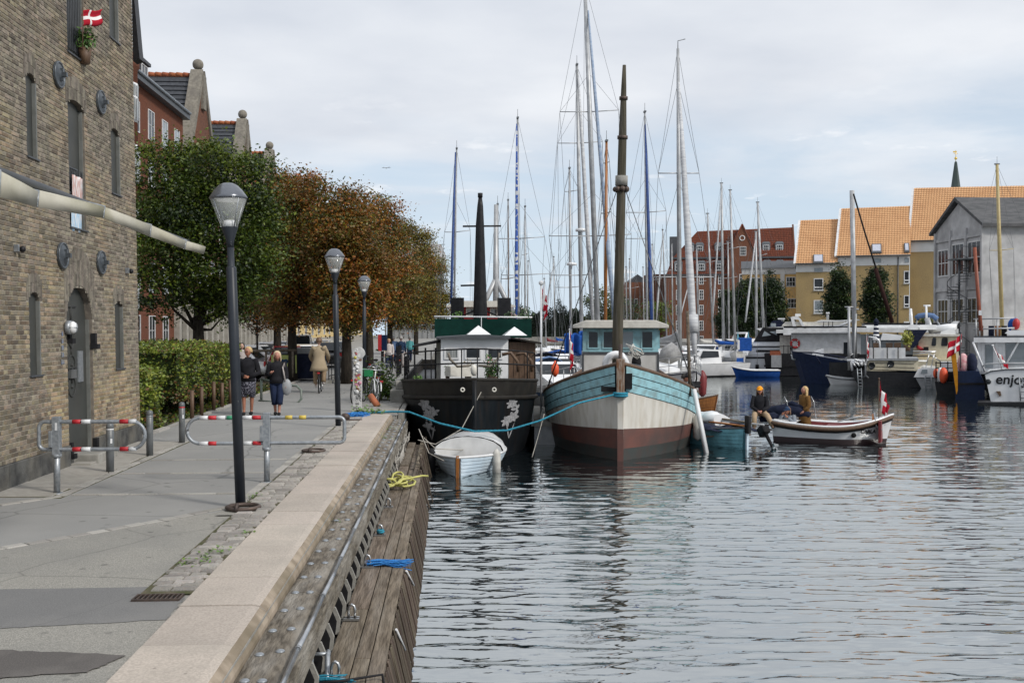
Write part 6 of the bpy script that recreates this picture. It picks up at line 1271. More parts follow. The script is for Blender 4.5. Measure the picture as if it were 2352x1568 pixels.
# boats behind the trawler on the left, small but coloured
cl = ground(1262, 880, WZ)
def cruiser(label, p, head, L, B, hullm=gelcoat, canopy=None, canh=.9, fly=False, H=(.95, .9, 1.3), group='motor boats moored in the canal', name='motor_boat', arch=False, stripe=None, win=pane):
    t2 = boatat(name, label, p, head, 'motor boat', group); h = Hull(L, B, H, .4, .88, 2.1, .25, .5, .8, mid=.5); h.band(t2, 'hull', hullm, .1, lambda t: h.top(t)); h.band(t2, 'boot_stripe', black, -.35, .1, off=.004); h.deck(t2, offwhite, 0); h.rail(t2, steel, .04, .025, 'rub_rail')
    if stripe: h.band(t2, 'stripe', stripe, lambda t: h.top(t)*.62, lambda t: h.top(t)*.78, off=.006, nz=1)
    zt = H[1]; k = L/8; rows = [[V((-w2*B, y*k, zt-.05)), V((-w2*B*.86, y*k, zt+z)), V((w2*B*.86, y*k, zt+z)), V((w2*B, y*k, zt-.05))] for y, w2, z in ((-1.6, .42, 1.0), (-.2, .42, 1.08), (.8, .38, .55), (2.6, .22, .12))]
    c = part('cabin', G().loft(rows, smooth=False), gelcoat, t2)
    part('windscreen', G().add([(-B*.37, .12*k, zt+.98), (B*.37, .12*k, zt+.98), (B*.34, .78*k, zt+.58), (-B*.34, .78*k, zt+.58)], [(3, 2, 1, 0)]), win, c)
    for s in (-1, 1): part('side_window', G().add([(s*B*.40, -1.4*k, zt+.5), (s*B*.41, .2*k, zt+.45), (s*B*.375, -.1*k, zt+.95), (s*B*.37, -1.4*k, zt+.92)], [(0, 1, 2, 3)]), win, c)
    if canopy:
        rows = [[V((B*.42*math.cos(a), y*k, zt+.2+canh*z*math.sin(a)+.05)) for a in np.linspace(0, PI, 9)] for y, z in ((-3.6, .75), (-3, 1.05), (-1.6, 1.15), (-1.3, 1.1))]; part('canopy', G().loft(rows, closed=False), canopy, t2, solid=.02)
    if fly:
        part('flybridge', G().loft([[V((-B*.36, y*k, zt+1.02)), V((-B*.36, y*k, zt+1.02+z)), V((B*.36, y*k, zt+1.02+z)), V((B*.36, y*k, zt+1.02))] for y, z in ((-1.7, .5), (-.4, .5), (.1, .2))], smooth=False), gelcoat, t2)
    if arch: part('radar_arch', G().tube([(-B*.4, -1.5*k, zt+.8), (-B*.34, -1.9*k, zt+2.1), (B*.34, -1.9*k, zt+2.1), (B*.4, -1.5*k, zt+.8)], .1, 7), gelcoat, t2)
    rl = [h.P(t, h.top(t), 1)+V((0, 0, .6)) for t in (.62, .75, .86, .94, .985)]; rl += [V((-q.x, q.y, q.z)) for q in rl[::-1]]; pipe(t2, 'pulpit', steel, rl, .02, 5)
    for q in rl: pipe(t2, 'pulpit_post', steel, [q-V((0, 0, .6)), q], .014, 4)
    return t2
for px, Y, hd, L, B, kw, lb in ((1262, 52, (0, -1), 8, 2.7, dict(canopy=navyc), 'motor boat with a navy canopy behind the white flag pole'), (1300, 58, (.1, -1), 8, 2.8, dict(canopy=bluecan, stripe=bluecan), 'motor boat with a bright blue canopy left of the trawler wheelhouse'), (1275, 44, (.1, -1), 7, 2.4, dict(canopy=slblue, stripe=slblue), 'low motor boat with a faded blue cover beside the trawler'), (1545, 62, (-.2, -1), 8, 2.8, dict(canopy=darkred), 'white motor boat with a dark red canopy right of the trawler wheelhouse'), (1590, 72, (-.9, -.4), 8.5, 2.9, dict(), 'white motor boat behind the yacht pulpit')):
    cruiser(lb, (at(px, 755, Y).x, Y, WZ), hd, L, B, **kw)
p = at(1275, 848, 40); solo('orange_buoy', G().lathe([(.03, -.3), (.14, -.15), (.15, .1), (.05, .28), (.03, .34)], 10), orange, 'bright orange buoy hanging among the boats left of the trawler', 'buoy', loc=tuple(p))
for i, (px, py) in enumerate(((1333, 800), (1348, 795), (1315, 800))):
    p = at(px-8, py-10, 41); solo('blue_tarp', G().grid(lambda u, v: V((-.18+.36*u, .1*math.sin(u*6), -.4+.8*v+.05*math.sin(u*5))), 6, 8), bluecan, ['crumpled', 'middle', 'leftmost'][i]+' piece of bright blue tarpaulin hung left of the trawler wheelhouse', 'tarpaulin', loc=tuple(p), solid=.03)
# ================================================================== RIGHT BANK BOATS
class Elev:   # draws a boat from its side view: photo columns and rows -> metres at its own depth
    def __init__(s, name, label, px0, pyw, cat='boat', z=WZ, p=None):
        p = p or ground(px0, pyw, z); s.n = V((p.x, p.y, 0)).normalized(); s.o = thing(name, label, cat, tuple(p), math.atan2(-s.n.x, s.n.y)); s.p = p; s.M = MX.Translation(p) @ MX.Rotation(math.atan2(-s.n.x, s.n.y), 4, 'Z'); s.I = s.M.inverted()
    def q(s, px, py, dd=0):
        d = ray(px, py); k = ((s.p-V((0, 0, CH))).dot(s.n)+dd)/d.dot(s.n); w2 = s.I @ (V((0, 0, CH))+d*k); return (w2.x, w2.z)
    def w(s, px, py, d=0): a = s.q(px, py); return tuple(s.M @ V((a[0], d, a[1])))
    def pr(s, name, m, pts, y0, y1, par=None, **k): return part(name, G().prism([s.q(*c) for c in pts][::-1], 'y', y0, y1), m, par or s.o, **k)
    def rect(s, name, m, x0, y0, x1, y1, d0, d1, par=None, **k): return s.pr(name, m, [(x0, y1), (x0, y0), (x1, y0), (x1, y1)], d0, d1, par, **k)
    def line(s, name, m, pts, r, d=0, par=None): return part(name, G().tube([(s.q(a, b2)[0], d, s.q(a, b2)[1]) for a, b2 in pts], r, 6), m, par or s.o)
    def ladder(s, m, x0, x1, y0, y1, d, n=6):
        l = part('ladder', G().tube([(s.q(x0, y0)[0], d, s.q(x0, y0)[1]), (s.q(x0+3, y1)[0], d, s.q(x0+3, y1)[1])], .03, 5), m, s.o); part('stile', G().tube([(s.q(x1, y0)[0], d, s.q(x1, y0)[1]), (s.q(x1+3, y1)[0], d, s.q(x1+3, y1)[1])], .03, 5), m, l)
        for i in range(n): f = (i+.5)/n; a = s.q(x0+3*f, y0+(y1-y0)*f); b2 = s.q(x1+3*f, y0+(y1-y0)*f); part('rung', G().tube([(a[0], d, a[1]), (b2[0], d, b2[1])], .022, 5), m, l)
# white houseboat
E = Elev('white_houseboat', 'long flat white houseboat with a red lifebuoy on its wall and a black hull', 1850, 864, 'houseboat')
E.pr('hull', black, [(1755, 812), (2200, 815), (2200, 866), (1760, 862)], 0, 6); E.rect('rub_rail', blackmat, 1755, 838, 1880, 842, -.08, -.002)
E.rect('wall', white, 1817, 765, 1975, 812, .3, 5); E.rect('glass_wall', panel, 1975, 768, 2195, 815, .34, 5)
for x in (1975, 1993, 2000, 2007, 2015, 2100, 2110): E.rect('window_post', white, x, 766, x+(5 if x > 2000 else 2.4), 815, .26, .338)
E.rect('door', pane, 1938, 786, 1947, 815, .27, .298); E.rect('side_wall', offwhite, 1790, 770, 1815, 812, 1.2, 5)
for i in range(12): E.rect('wall_board', white, 1818+i*9.6, 766, 1818+i*9.6+9.2, 811, .27, .298)
E.pr('roof', white, [(1783, 765), (1783, 757), (1940, 752), (2200, 755), (2200, 765), (1950, 762)], -.35, 6.3); E.rect('roof_edge', black, 1800, 749, 1990, 753, -.2, 6.2); E.rect('roof_edge', black, 1990, 741, 2200, 746, 2, 6.2); E.rect('upper_fascia', white, 1990, 746, 2200, 753, 1.9, 6.3)
E.rect('stern_locker', grey, 1772, 815, 1795, 843, -.5, -.01); E.rect('flower_box', mk('terracotta', (.28, .09, .05), rough=.8), 1769, 806, 1793, 815, -.5, -.01); E.ladder(brownw, 1858, 1871, 812, 865, -.12, 6)
for x in (1800, 1810, 1820): E.line('deck_rail', blackmat, [(x, 812), (x, 792)], .025, .1)
E.line('deck_rail', blackmat, [(1783, 795), (1822, 795)], .02, .1)
c = E.q(1826, 789); lb2 = thing('lifebuoy', 'red lifebuoy hanging on the white houseboat wall', 'lifebuoy', E.w(1826, 789, .2), E.o.rotation_euler[2]); part('ring', G().torus((0, 0, 0), .28, .085, 26, 8, 'y'), red, lb2)
for a in (.8, 2.35, 3.9, 5.5): part('band', G().tube([(.27*math.cos(a-.08), 0, .27*math.sin(a-.08)), (.27*math.cos(a+.08), 0, .27*math.sin(a+.08))], .095, 8), gelcoat, lb2)
part('grab_line', G().torus((0, -.02, 0), .37, .012, 24, 4, 'y').tube([(-.1, 0, .36), (0, 0, .48), (.1, 0, .36)], .012, 4), rope_w, lb2)
# flybridge cruiser behind, striped cruiser, white cruisers
E = Elev('flybridge_cruiser', 'big cream motor yacht with a white radar arch rising behind the flat houseboat', 1850, 858, 'motor boat')
E.pr('superstructure', gelcoat, [(1740, 762), (1727, 754), (1760, 751), (1880, 747), (1960, 745), (1960, 790), (1755, 800)], 7, 11); E.pr('fly_deck', offwhite, [(1790, 748), (1800, 737), (1870, 738), (1890, 732), (1950, 735), (1950, 746)], 7.2, 10.5)
E.pr('hull', gelcoat, [(1738, 800), (2000, 800), (1990, 858), (1760, 858)], 6.8, 11.2); E.pr('arch', gelcoat, [(1813, 727), (1818, 724), (1832, 724), (1840, 733), (1853, 755), (1845, 755), (1832, 731), (1820, 731), (1830, 756), (1820, 756)], 7, 7.35); E.pr('arch', gelcoat, [(1813, 727), (1818, 724), (1832, 724), (1840, 733), (1853, 755), (1845, 755), (1832, 731), (1820, 731), (1830, 756), (1820, 756)], 10.3, 10.65)
E.rect('radar', gelcoat, 1824, 717, 1838, 723, 8, 9.4); E.pr('spray_hood', navyc, [(1757, 752), (1766, 736), (1785, 732), (1800, 742), (1800, 750)], 7.4, 10.4); E.rect('hood_window', panel, 1763, 741, 1776, 749, 7.36, 7.398); E.rect('radar', gelcoat, 1780, 728, 1798, 731, 8, 9.2); E.rect('radar_stand', gelcoat, 1784, 731, 1796, 735, 8.2, 9)
for x in (1895, 1908, 1918): E.line('deck_rail', blackmat, [(x, 752), (x, 737)], .03, 6.95)
E.line('boom_rail', gelcoat, [(1925, 752), (1965, 735)], .09, 7); E.line('boom_rail', gelcoat, [(1880, 738), (1985, 733)], .05, 7); E.line('mast', alu, [(1906, 735), (1906, 716)], .12, 8); E.rect('radar', gelcoat, 1902, 713, 1911, 717, 7.8, 8.4)
E = Elev('striped_cruiser', 'white motor cruiser with black stripes and a black canopy left of the houseboat wall', 1740, 862, 'motor boat')
E.pr('hull', gelcoat, [(1712, 818), (1800, 815), (1800, 862), (1708, 858)], 1, 4.2); E.pr('cabin', gelcoat, [(1717, 816), (1728, 795), (1731, 784), (1800, 784), (1800, 816)], 1.2, 4); E.pr('canopy', blackmat, [(1731, 785), (1745, 762), (1752, 752), (1800, 752), (1800, 785)], 1.15, 4.1)
E.pr('canopy_window', panel, [(1750, 773), (1756, 760), (1772, 770)], 1.11, 1.148); E.pr('canopy_window', panel, [(1768, 762), (1785, 760), (1785, 770)], 1.11, 1.148)
for y0, y1, x0 in ((795, 798, 1727), (804, 809, 1737), (820, 824, 1713)): E.rect('black_stripe', black, x0, y0, 1800, y1, 1.13 if y0 < 815 else .96, 1.197 if y0 < 815 else .997)
E.line('fender', blackmat, [(1739, 838), (1739, 848)], .14, .88); E.line('mooring_line', rope_w, [(1740, 786), (1739, 838)], .015, .9)
E = Elev('blue_tower', 'narrow blue and white wheelhouse stern with two teal pennants beside the striped cruiser', 1700, 862, 'boat')
E.pr('hull', bluecan, [(1692, 822), (1708, 822), (1709, 848), (1691, 846)], .2, 2.5); E.rect('cabin', offwhite, 1693, 806, 1706, 822, .3, 2.4); E.rect('canvas', bluecan, 1696, 776, 1727, 806, .2, 2.8); E.rect('side', white, 1694, 781, 1699, 803, .12, .19)
for x in (1695, 1719): E.pr('pennant', tealp, [(x-3, 780), (x, 760), (x+3, 780)], .5, .56)
E = Elev('blue_dinghy', 'small royal blue dinghy with a white rim tied at the houseboat stern', 1735, 866, 'boat'); H8 = Hull(3.3, 1.35, (.5, .5, .75), .2, .6, 2.2, .3, .5, .4); E.o.rotation_euler = (0, 0, rad(80)); H8.band(E.o, 'hull', bluecan, -.15, lambda t: H8.top(t)); H8.rail(E.o, white, 0, .05, 'gunwale'); H8.deck(E.o, offwhite, -.15)
cruiser('white cruiser bow with a black fender left of the blue canvas', tuple(ground(1700, 848, WZ)+V((1.5, 2, 0))), (-.55, -.8), 8, 3, H=(1.1, 1.1, 1.5)); cruiser('white cruiser with grey side behind the wooden mooring pile', tuple(ground(1630, 850, WZ)+V((0, 2, 0))), (-.4, -.9), 7.5, 2.7, H=(1.0, 1.0, 1.3)); cruiser('far white cruiser with a sloping grey flybridge', (at(1650, 755, 96).x, 96, WZ), (-.95, -.2), 10, 3.4, fly=True, arch=True); cruiser('far white cruiser right of the sloping flybridge', (at(1705, 755, 100).x, 100, WZ), (-.95, -.2), 9, 3.2, fly=True)
E = Elev('mooring_pile', 'wooden mooring pile standing between the white cruisers', 1641, 850, 'mooring pile'); E.pr('pile', deckm, [(1637, 860), (1637, 817), (1641, 812), (1645, 817), (1645, 860)], -.15, .15)
# navy bow
E = Elev('navy_barge', 'dark navy steel boat whose raked bow points left before the houseboat', 1880, 882, 'boat')
g = G(); rows = []
for i in range(11):
    f = i/10; px = 1816+f*134; ytop = 807+21*min(1, f*1.1); xb = 1840+f*110; hw = 1.9*min(1, (f*1.25+.03))**.6; a, b2 = E.q(px, ytop), E.q(max(px, xb), 884); rows.append([V((a[0], 2-hw, a[1])), V((b2[0], 2-hw*.8, b2[1])), V((b2[0], 2+hw*.8, b2[1])), V((a[0], 2+hw, a[1]))])
part('hull', g.loft(rows, smooth=False), navy, E.o); E.line('bow_rail', navyc, [(1822, 809), (1870, 810), (1945, 822)], .04, .6); E.pr('white_hood', gelcoat, [(1862, 818), (1870, 808), (1888, 803), (1892, 803), (1892, 826)], 1.2, 2.8); E.line('bow_roller', blackmat, [(1816, 806), (1814, 800), (1818, 799)], .06, 2)
E.line('anchor', galv, [(1816, 815), (1818, 825), (1826, 828)], .06, 1.6); E.rect('stern', black, 1905, 832, 2000, 884, .1, 3.9); E.rect('deckhouse', black, 1925, 826, 1990, 838, .4, 3.5)
E.line('mast', alu, [(1950, 850), (1950, 705)], .09, 0); E.line('mast', alu, [(1960, 850), (1967, 720)], .07, .6); E.line('crosstree', alu, [(1940, 705), (1960, 705)], .04, 0); E.line('bow_rail', alu, [(1925, 828), (1990, 828)], .05, .3); E.line('boat_pole', alu, [(1935, 828), (1960, 812)], .03, .2)
E.line('brace', navyc, [(1885, 835), (1872, 815)], .04, .05)
E = Elev('tender', 'little white tender with a black outboard under the navy boat stern', 1950, 884, 'dinghy'); H9 = Hull(2.6, 1.3, (.42, .4, .55), .15, .8, 2.4, .2, .4, .3); E.o.rotation_euler = (0, 0, rad(70)); H9.band(E.o, 'hull', gelcoat, -.1, lambda t: H9.top(t)); H9.rail(E.o, grey, 0, .07, 'gunwale'); H9.deck(E.o, offwhite, -.2); part('outboard', G().cb((0, -1.35, .75), (.3, .4, .4), rx=.3).tube([(0, -1.4, .6), (0, -1.5, 0)], .07, 6), blackmat, E.o)
# cream and black barge
E = Elev('cream_barge', 'black barge with a cream deckhouse, round portholes and a white roof terrace', 2020, 889, 'barge')
E.pr('hull', black, [(1955, 858), (1960, 850), (2120, 858), (2120, 890), (1975, 890)], 0, 4.4); E.pr('deckhouse', cream, [(1995, 828), (2110, 828), (2110, 852), (1990, 852)], .3, 4); E.rect('terrace_panel', white, 1996, 799, 2080, 823, .4, .5); E.rect('terrace_floor', grey, 1990, 823, 2110, 828, .2, 4.1)
for x in (2006, 2038, 2063): E.line('terrace_post', blackmat, [(x, 826), (x, 797)], .03, .32)
for x in (2002, 2046): c = E.q(x, 840 if x < 2020 else 836); part('porthole', G().lathe([(.2, 0), (.2, .05), (.15, .06), (.14, .02), (.001, .02)], 16, T=MX.Translation((c[0], .3, c[1])) @ MX.Rotation(PI/2, 4, 'X')), pane, E.o)
for y in (832, 841, 848): E.line('deck_rail', blackmat, [(1985, y), (2100, y+4)], .018, -.02)
E.ladder(galv, 1969, 1978, 845, 890, -.15, 6); E.line('anchor', dkgrey, [(1988, 838), (1988, 862), (1981, 868)], .06, -.15); E.line('anchor', dkgrey, [(1988, 862), (1995, 868)], .06, -.15)
E.rect('winch', blackmat, 1957, 830, 1985, 850, .5, 2); E.line('davit', gelcoat, [(1945, 828), (1985, 829)], .08, .4); E.line('davit', gelcoat, [(1957, 852), (1955, 829)], .08, .4)
g = G()
for i in range(14): a, b2 = E.q(1958+i*2.6, 830+4*math.sin(i*2.3)), E.q(1966+i*2, 836+6*math.cos(i*1.7)); g.tube([(a[0], .3, a[1]), ((a[0]+b2[0])/2, .2, b2[1]+.1), (b2[0], .3, b2[1])], .06, 4)
part('white_tarpaulin', g, gelcoat, E.o, kind='stuff'); E.line('mast', alu, [(1958, 828), (1951, 408)], .17, 6)
E.line('furled_sail', blackmat, [(1955, 418), (1985, 520), (2018, 625)], .06, 5.6); E.line('furled_sail', mk('furled_black', (.03, .012, .01), rough=.8), [(2010, 605), (2052, 740)], .14, 5.4); E.line('spreader', alu, [(1938, 706), (1968, 706)], .05, 6)
for k, x in enumerate((2005, 2035, 2055)): E.rect('garden_bench', brownw, x, 788, x+16, 799, 1+k*.5, 1.6+k*.5)
E.line('white_rail', gelcoat, [(1995, 774), (2012, 776), (2020, 784), (2021, 800)], .05, .8)
wf = E.q(1990, 788); um = thing('folded_parasol', 'folded navy and white striped parasol on the barge terrace', 'parasol', E.w(2012, 800, 1.5)); z1 = E.q(2012, 730)[1]-E.q(2012, 800)[1]
part('pole', G().tube([(0, 0, 0), (0, 0, z1)], .03, 6), alu, um)
for k in range(8): f0, f1 = .25+k*.07, .25+(k+1)*.07; part('canvas_band', G().lathe([(.2-.01*k, z1*f0), (.2-.01*k, z1*f1)], 10), navyc if k % 2 else gelcoat, um)
part('canvas_top', G().lathe([(.14, z1*.81), (.16, z1*.9), (.03, z1)], 10), navyc, um)
E.pr('roof_cover', gelcoat, [(2022, 783), (2028, 766), (2080, 772), (2082, 783)], 5, 8); E.rect('roof_cover_edge', black, 2022, 783, 2085, 785, 5, 8)
f = dflag('drooping red and white flag at the left end of the white terrace', E.w(1990, 820, .2), 1.0, .6, .9, pole=1.3, r=.02, pm=grey)
p = E.w(2085, 778, 1.2); leafpot('potted_bamboo', 'yellow green bamboo plant on the barge terrace', 'plant', p, .38, 260, .14, mk('bamboo_leaf', (.3, .3, .05), (.2, .22, .04), rnd=.3), brownw, None, 1.5)
# steel blue bow, cream cabin boat
E = Elev('steel_blue_boat', 'steel blue boat with a wooden rail whose bow points left beside the cream barge', 2085, 889, 'boat'); sbm = mk('steel_blue', (.075, .17, .28), (.065, .15, .25), rough=.5)
g = G(); rows = []
for i in range(9):
    f = i/8; a, b2 = E.q(2050+f*70, 847), E.q(2088+f*36, 890); hw = .15+1.3*f**.6; rows.append([V((a[0], 1.2-hw, a[1])), V((b2[0], 1.2-hw*.7, b2[1])), V((b2[0], 1.2+hw*.7, b2[1])), V((a[0], 1.2+hw, a[1]))])
part('hull', g.loft(rows, smooth=False), sbm, E.o); E.line('gunwale', varnish, [(2048, 846), (2125, 847)], .07, .2)
for a, b2 in (((2063, 845), (2073, 829)), ((2073, 829), (2130, 829)), ((2068, 845), (2090, 829)), ((2107, 845), (2107, 829)), ((2095, 845), (2095, 829))): E.line('bow_rail', gelcoat, [a, b2], .04, .3)
p = E.w(2088, 836, .5); leafpot('potted_plant', 'bushy green plant on the foredeck of the steel blue boat', 'plant', p, .4, 260, .1, leafd, brownw, flowp, .7)
E = Elev('cream_cabin_boat', 'cream wheelhouse boat with rounded windows below a blue bimini top', 2150, 886, 'boat')
E.pr('wheelhouse', cream, [(2093, 828), (2097, 795), (2102, 772), (2200, 770), (2206, 828)], 3, 6); E.rect('roof', offwhite, 2098, 768, 2208, 773, 2.8, 6.3); E.rect('hull', cream, 2080, 828, 2215, 886, 2.6, 6.6); E.pr('dark_screen', navyc, [(2075, 800), (2080, 757), (2130, 757), (2120, 770), (2098, 800)], 2.5, 2.9)
for x0, x1 in ((2098, 2108), (2139, 2150), (2162, 2178)): E.pr('window', pane, [(x0+1, 796), (x0, 793), (x0+2, 779), (x0+4, 776), (x1-1, 776), (x1, 779), (x1, 793), (x1-2, 796)], 2.95, 2.998)
E.line('bimini', slblue, [(2099, 729), (2107, 722), (2125, 720), (2142, 722), (2153, 731)], .17, 7); E.line('bimini_frame', galv, [(2102, 730), (2098, 760)], .05, 7); E.line('bimini_frame', galv, [(2148, 730), (2172, 765)], .06, 7); E.line('bimini_frame', alu, [(2127, 728), (2140, 768)], .2, 6.4); E.line('signal_mast', gelcoat, [(2091, 755), (2087, 705)], .1, 5); E.rect('console', gelcoat, 2083, 745, 2105, 758, 4, 6); E.line('radar_mast', gelcoat, [(2126, 750), (2125, 697)], .08, 6.5); E.line('radar_mast', gelcoat, [(2118, 697), (2136, 697)], .06, 6.5); E.rect('fly_panel', gelcoat, 2110, 745, 2150, 757, 5, 7)
E.line('round_bumper', red, [(2112, 806), (2116, 800)], .3, 2.7); E.rect('stove', blackmat, 2120, 798, 2132, 808, 2.2, 2.7)
for y in (808, 820): E.line('rail', gelcoat if y < 815 else blackmat, [(2095, y), (2150, y)], .03, 2.2)
E.pr('white_hood', gelcoat, [(2155, 795), (2162, 762), (2195, 752), (2210, 795)], 6, 9); E.line('hood_tube', gelcoat, [(2140, 757), (2180, 752), (2202, 752)], .25, 6.4); E.pr('white_ramp', white, [(2165, 760), (2196, 735), (2212, 735), (2190, 765)], 9, 11)
# small white cruiser stern with ladder
E = Elev('ladder_cruiser', 'little white cruiser with a grey hull and a boarding ladder on its stern', 2130, 892, 'motor boat'); E.pr('hull', grey, [(2102, 866), (2153, 866), (2150, 893), (2117, 893)], 0, 4); E.pr('deck_mould', gelcoat, [(2099, 866), (2108, 848), (2120, 843), (2150, 846), (2158, 866)], -.1, 4); E.pr('window', panel, [(2115, 857), (2118, 848), (2130, 848), (2130, 857)], -.14, -.102); E.pr('window', panel, [(2146, 857), (2146, 849), (2156, 850), (2157, 857)], -.14, -.102); E.ladder(galv, 2124, 2138, 860, 893, -.2, 5)
for x in (2126, 2138): E.line('stern_rail', steel, [(x, 846), (x+8, 812)], .03, .2)
E.line('stern_rail', steel, [(2098, 813), (2150, 808)], .03, .4); E.line('stern_rail', steel, [(2134, 812), (2160, 830)], .03, .4)
E = Elev('black_workboat', 'black workboat with an orange and white fender left of the mustard sail', 2170, 905, 'boat'); E.pr('hull', black, [(2147, 876), (2240, 880), (2240, 906), (2152, 906)], 0, 3); E.rect('deckhouse', blackmat, 2170, 856, 2240, 878, .8, 3); E.rect('cabin', white, 2160, 835, 2215, 858, 2, 4)
g = G(); c = E.q(2167, 862); g.sph((c[0], -.1, c[1]), .3, 10, sc=(.75, .7, 1.4)); part('big_fender', g, orange, E.o); c = E.q(2160, 860); part('big_fender', G().sph((c[0], 0, c[1]), .28, 9, sc=(.6, .7, 1.4)), gelcoat, E.o); c = E.q(2150, 858); part('orange_float', G().sph((c[0], .3, c[1]), .22, 8, sc=(.7, .8, 1.2)), orange, E.o)
for x in (2150, 2160, 2177, 2196): E.line('rail_post', blackmat, [(x, 878), (x, 830)], .035, -.02)
for y in (833, 845): E.line('rail_bar', blackmat, [(2148, y), (2215, y)], .025, -.02)
E = Elev('navy_boat', 'navy blue steel stern with a red mast between the mustard sail and the grey houseboat', 2215, 917, 'boat'); E.pr('hull', navy, [(2188, 852), (2248, 852), (2262, 882), (2262, 918), (2195, 918)], 0, 5); E.rect('rub_rail', blackmat, 2186, 879, 2262, 883, -.08, -.002); E.line('red_mast', mk('rust_red_mast', (.25, .06, .025), (.19, .045, .02), rough=.5), [(2256, 760), (2250, 690), (2240, 556)], .1, 3.5); E.rect('mast_lamp', gelcoat, 2250, 710, 2257, 722, 3.2, 3.4)
E.pr('mustard_sail', mustard, [(2183, 800), (2186, 785), (2192, 785), (2200, 850), (2200, 895), (2197, 905), (2193, 880)], -.35, -.1); E.line('mast_pole', brownw, [(2197, 905), (2183, 790)], .04, -.05)
f = dflag('faded red and white flag flying above the mustard sail', E.w(2206, 845, -.3), 1.15, .7, .45, ax=(-1, 0), pole=E.q(2187, 765)[1]-E.q(2206, 845)[1], r=.03, pm=dkgrey)
for c1, x, lb in ((flowp, 2212, 'pinkish bundle on the navy stern'), (navyc, 2232, 'dark figure shaped bundle on the navy stern')): c = E.q(x, 852); solo('tarpaulin_bundle', G().sph((0, 0, .35), .3, 8, sc=(.9, .8, 1.7)), c1, lb, 'bundle', loc=E.w(x, 852, .5))
# grey-white houseboat, enjoy
E = Elev('grey_houseboat', 'two storey grey houseboat with a railed roof terrace at the right edge', 2300, 905, 'houseboat')
E.pr('hull', black, [(2236, 858), (2420, 858), (2420, 906), (2270, 906)], 0, 8); E.rect('deck_edge', white, 2235, 852, 2420, 858, -.3, 8); E.rect('wall', white, 2245, 785, 2420, 852, .3, 7); E.rect('roof', white, 2237, 775, 2420, 786, -.4, 7.4); E.rect('dark_roof_edge', dkgrey, 2237, 772, 2420, 775, -.3, 7.3); E.rect('window', panel, 2263, 792, 2281, 845, .24, .298); E.rect('window', panel, 2310, 788, 2420, 838, .2, .298)  # includes a dark grey strip along the top of the roof
for x in range(2246, 2310, 8):
    if not 2258 < x < 2280: E.rect('wall_board', white, x, 787, x+7.2, 851, .25, .297)
for x in (2242, 2250, 2291): E.line('terrace_post', alu, [(x, 776), (x, 733)], .05, -.2)
for y in (733, 756): E.line('terrace_rail', alu, [(2236, y), (2330, y-3)], .04, -.2)
E.line('wall_stay', gelcoat, [(2310, 838), (2345, 775)], .05, -.1); E.line('awning_post', gelcoat, [(2262, 852), (2235, 785)], .06, -.35)
for k, x in enumerate((2245, 2270, 2285, 2300)): E.rect('deck_chair', [brownw, navyc, varnish, blackmat][k], x, 748, x+13, 772, .5, 1.2)
E.pr('white_dinghy', gelcoat, [(2308, 765), (2316, 759), (2420, 757), (2420, 765), (2380, 770), (2320, 769)], -.2, 1.4); E.pr('tent_cover', offwhite, [(2322, 758), (2345, 728), (2420, 722), (2420, 758)], 0, 1.3); g = G(); c = E.q(2330, 747); g.sph((c[0], .3, c[1]), .4, 10, sc=(.8, .6, 1)); part('blue_ball_fender', g, bluecan, E.o); c = E.q(2334, 744); part('red_ball_fender', G().sph((c[0], .0, c[1]), .3, 9, sc=(.6, .6, 1)), red, E.o)
E = Elev('enjoy_boat', 'white boat stern lettered enjoy at the right edge of the picture', 2310, 928, 'boat')
E.pr('transom', gelcoat, [(2262, 858), (2275, 852), (2310, 848), (2420, 846), (2420, 925), (2276, 923)], 0, .4); E.pr('hull', gelcoat, [(2266, 860), (2420, 850), (2420, 925), (2278, 923)], .4, 7); E.rect('swim_platform', black, 2246, 922, 2420, 929, -.6, 1); E.pr('rub_rail', dkgrey, [(2261, 858), (2275, 851), (2310, 847), (2420, 845), (2420, 847), (2310, 849.5), (2276, 853.5), (2262, 860)], -.04, -.002)
me = text_mesh('enjoy', .62, .01, .12, .012); me.materials.append(black); o = part('boat_name', me, None, E.o); c = E.q(2324, 872); o.location = (c[0], -.012, c[1]); o.rotation_euler = (PI/2, 0, 0)
c = E.q(2270, 876); part('porthole', G().lathe([(.12, 0), (.12, .03), (.001, .03)], 14, T=MX.Translation((c[0], 0, c[1])) @ MX.Rotation(PI/2, 4, 'X')), pane, E.o); E.pr('exhaust', brownw, [(2288, 898), (2298, 898), (2300, 908), (2296, 910)], -.1, -.002); E.ladder(galv, 2341, 2362, 865, 920, -.1, 4); E.line('stern_rail', alu, [(2256, 842), (2265, 836), (2300, 834), (2420, 834)], .035, .1); E.line('rail_post', alu, [(2300, 848), (2300, 834)], .03, .1)
f = dflag('red and white flag drooping on a slanted staff above the enjoy stern', E.w(2303, 848, .2), 1.2, .55, .8, pole=E.q(2303, 790)[1]-E.q(2303, 848)[1], r=.025, pm=gelcoat); f.rotation_euler = (0, -.42, 0)
sailboat('sailing boat with a thick pale wooden mast before the grey warehouse', 2305, 2290, 378, 62, 12, head=(-1, 0), mm=mk('pale_wood_mast', (.42, .34, .16), (.36, .28, .13), rough=.5), spr=((575, 2272, 2328),), cover=offwhite)
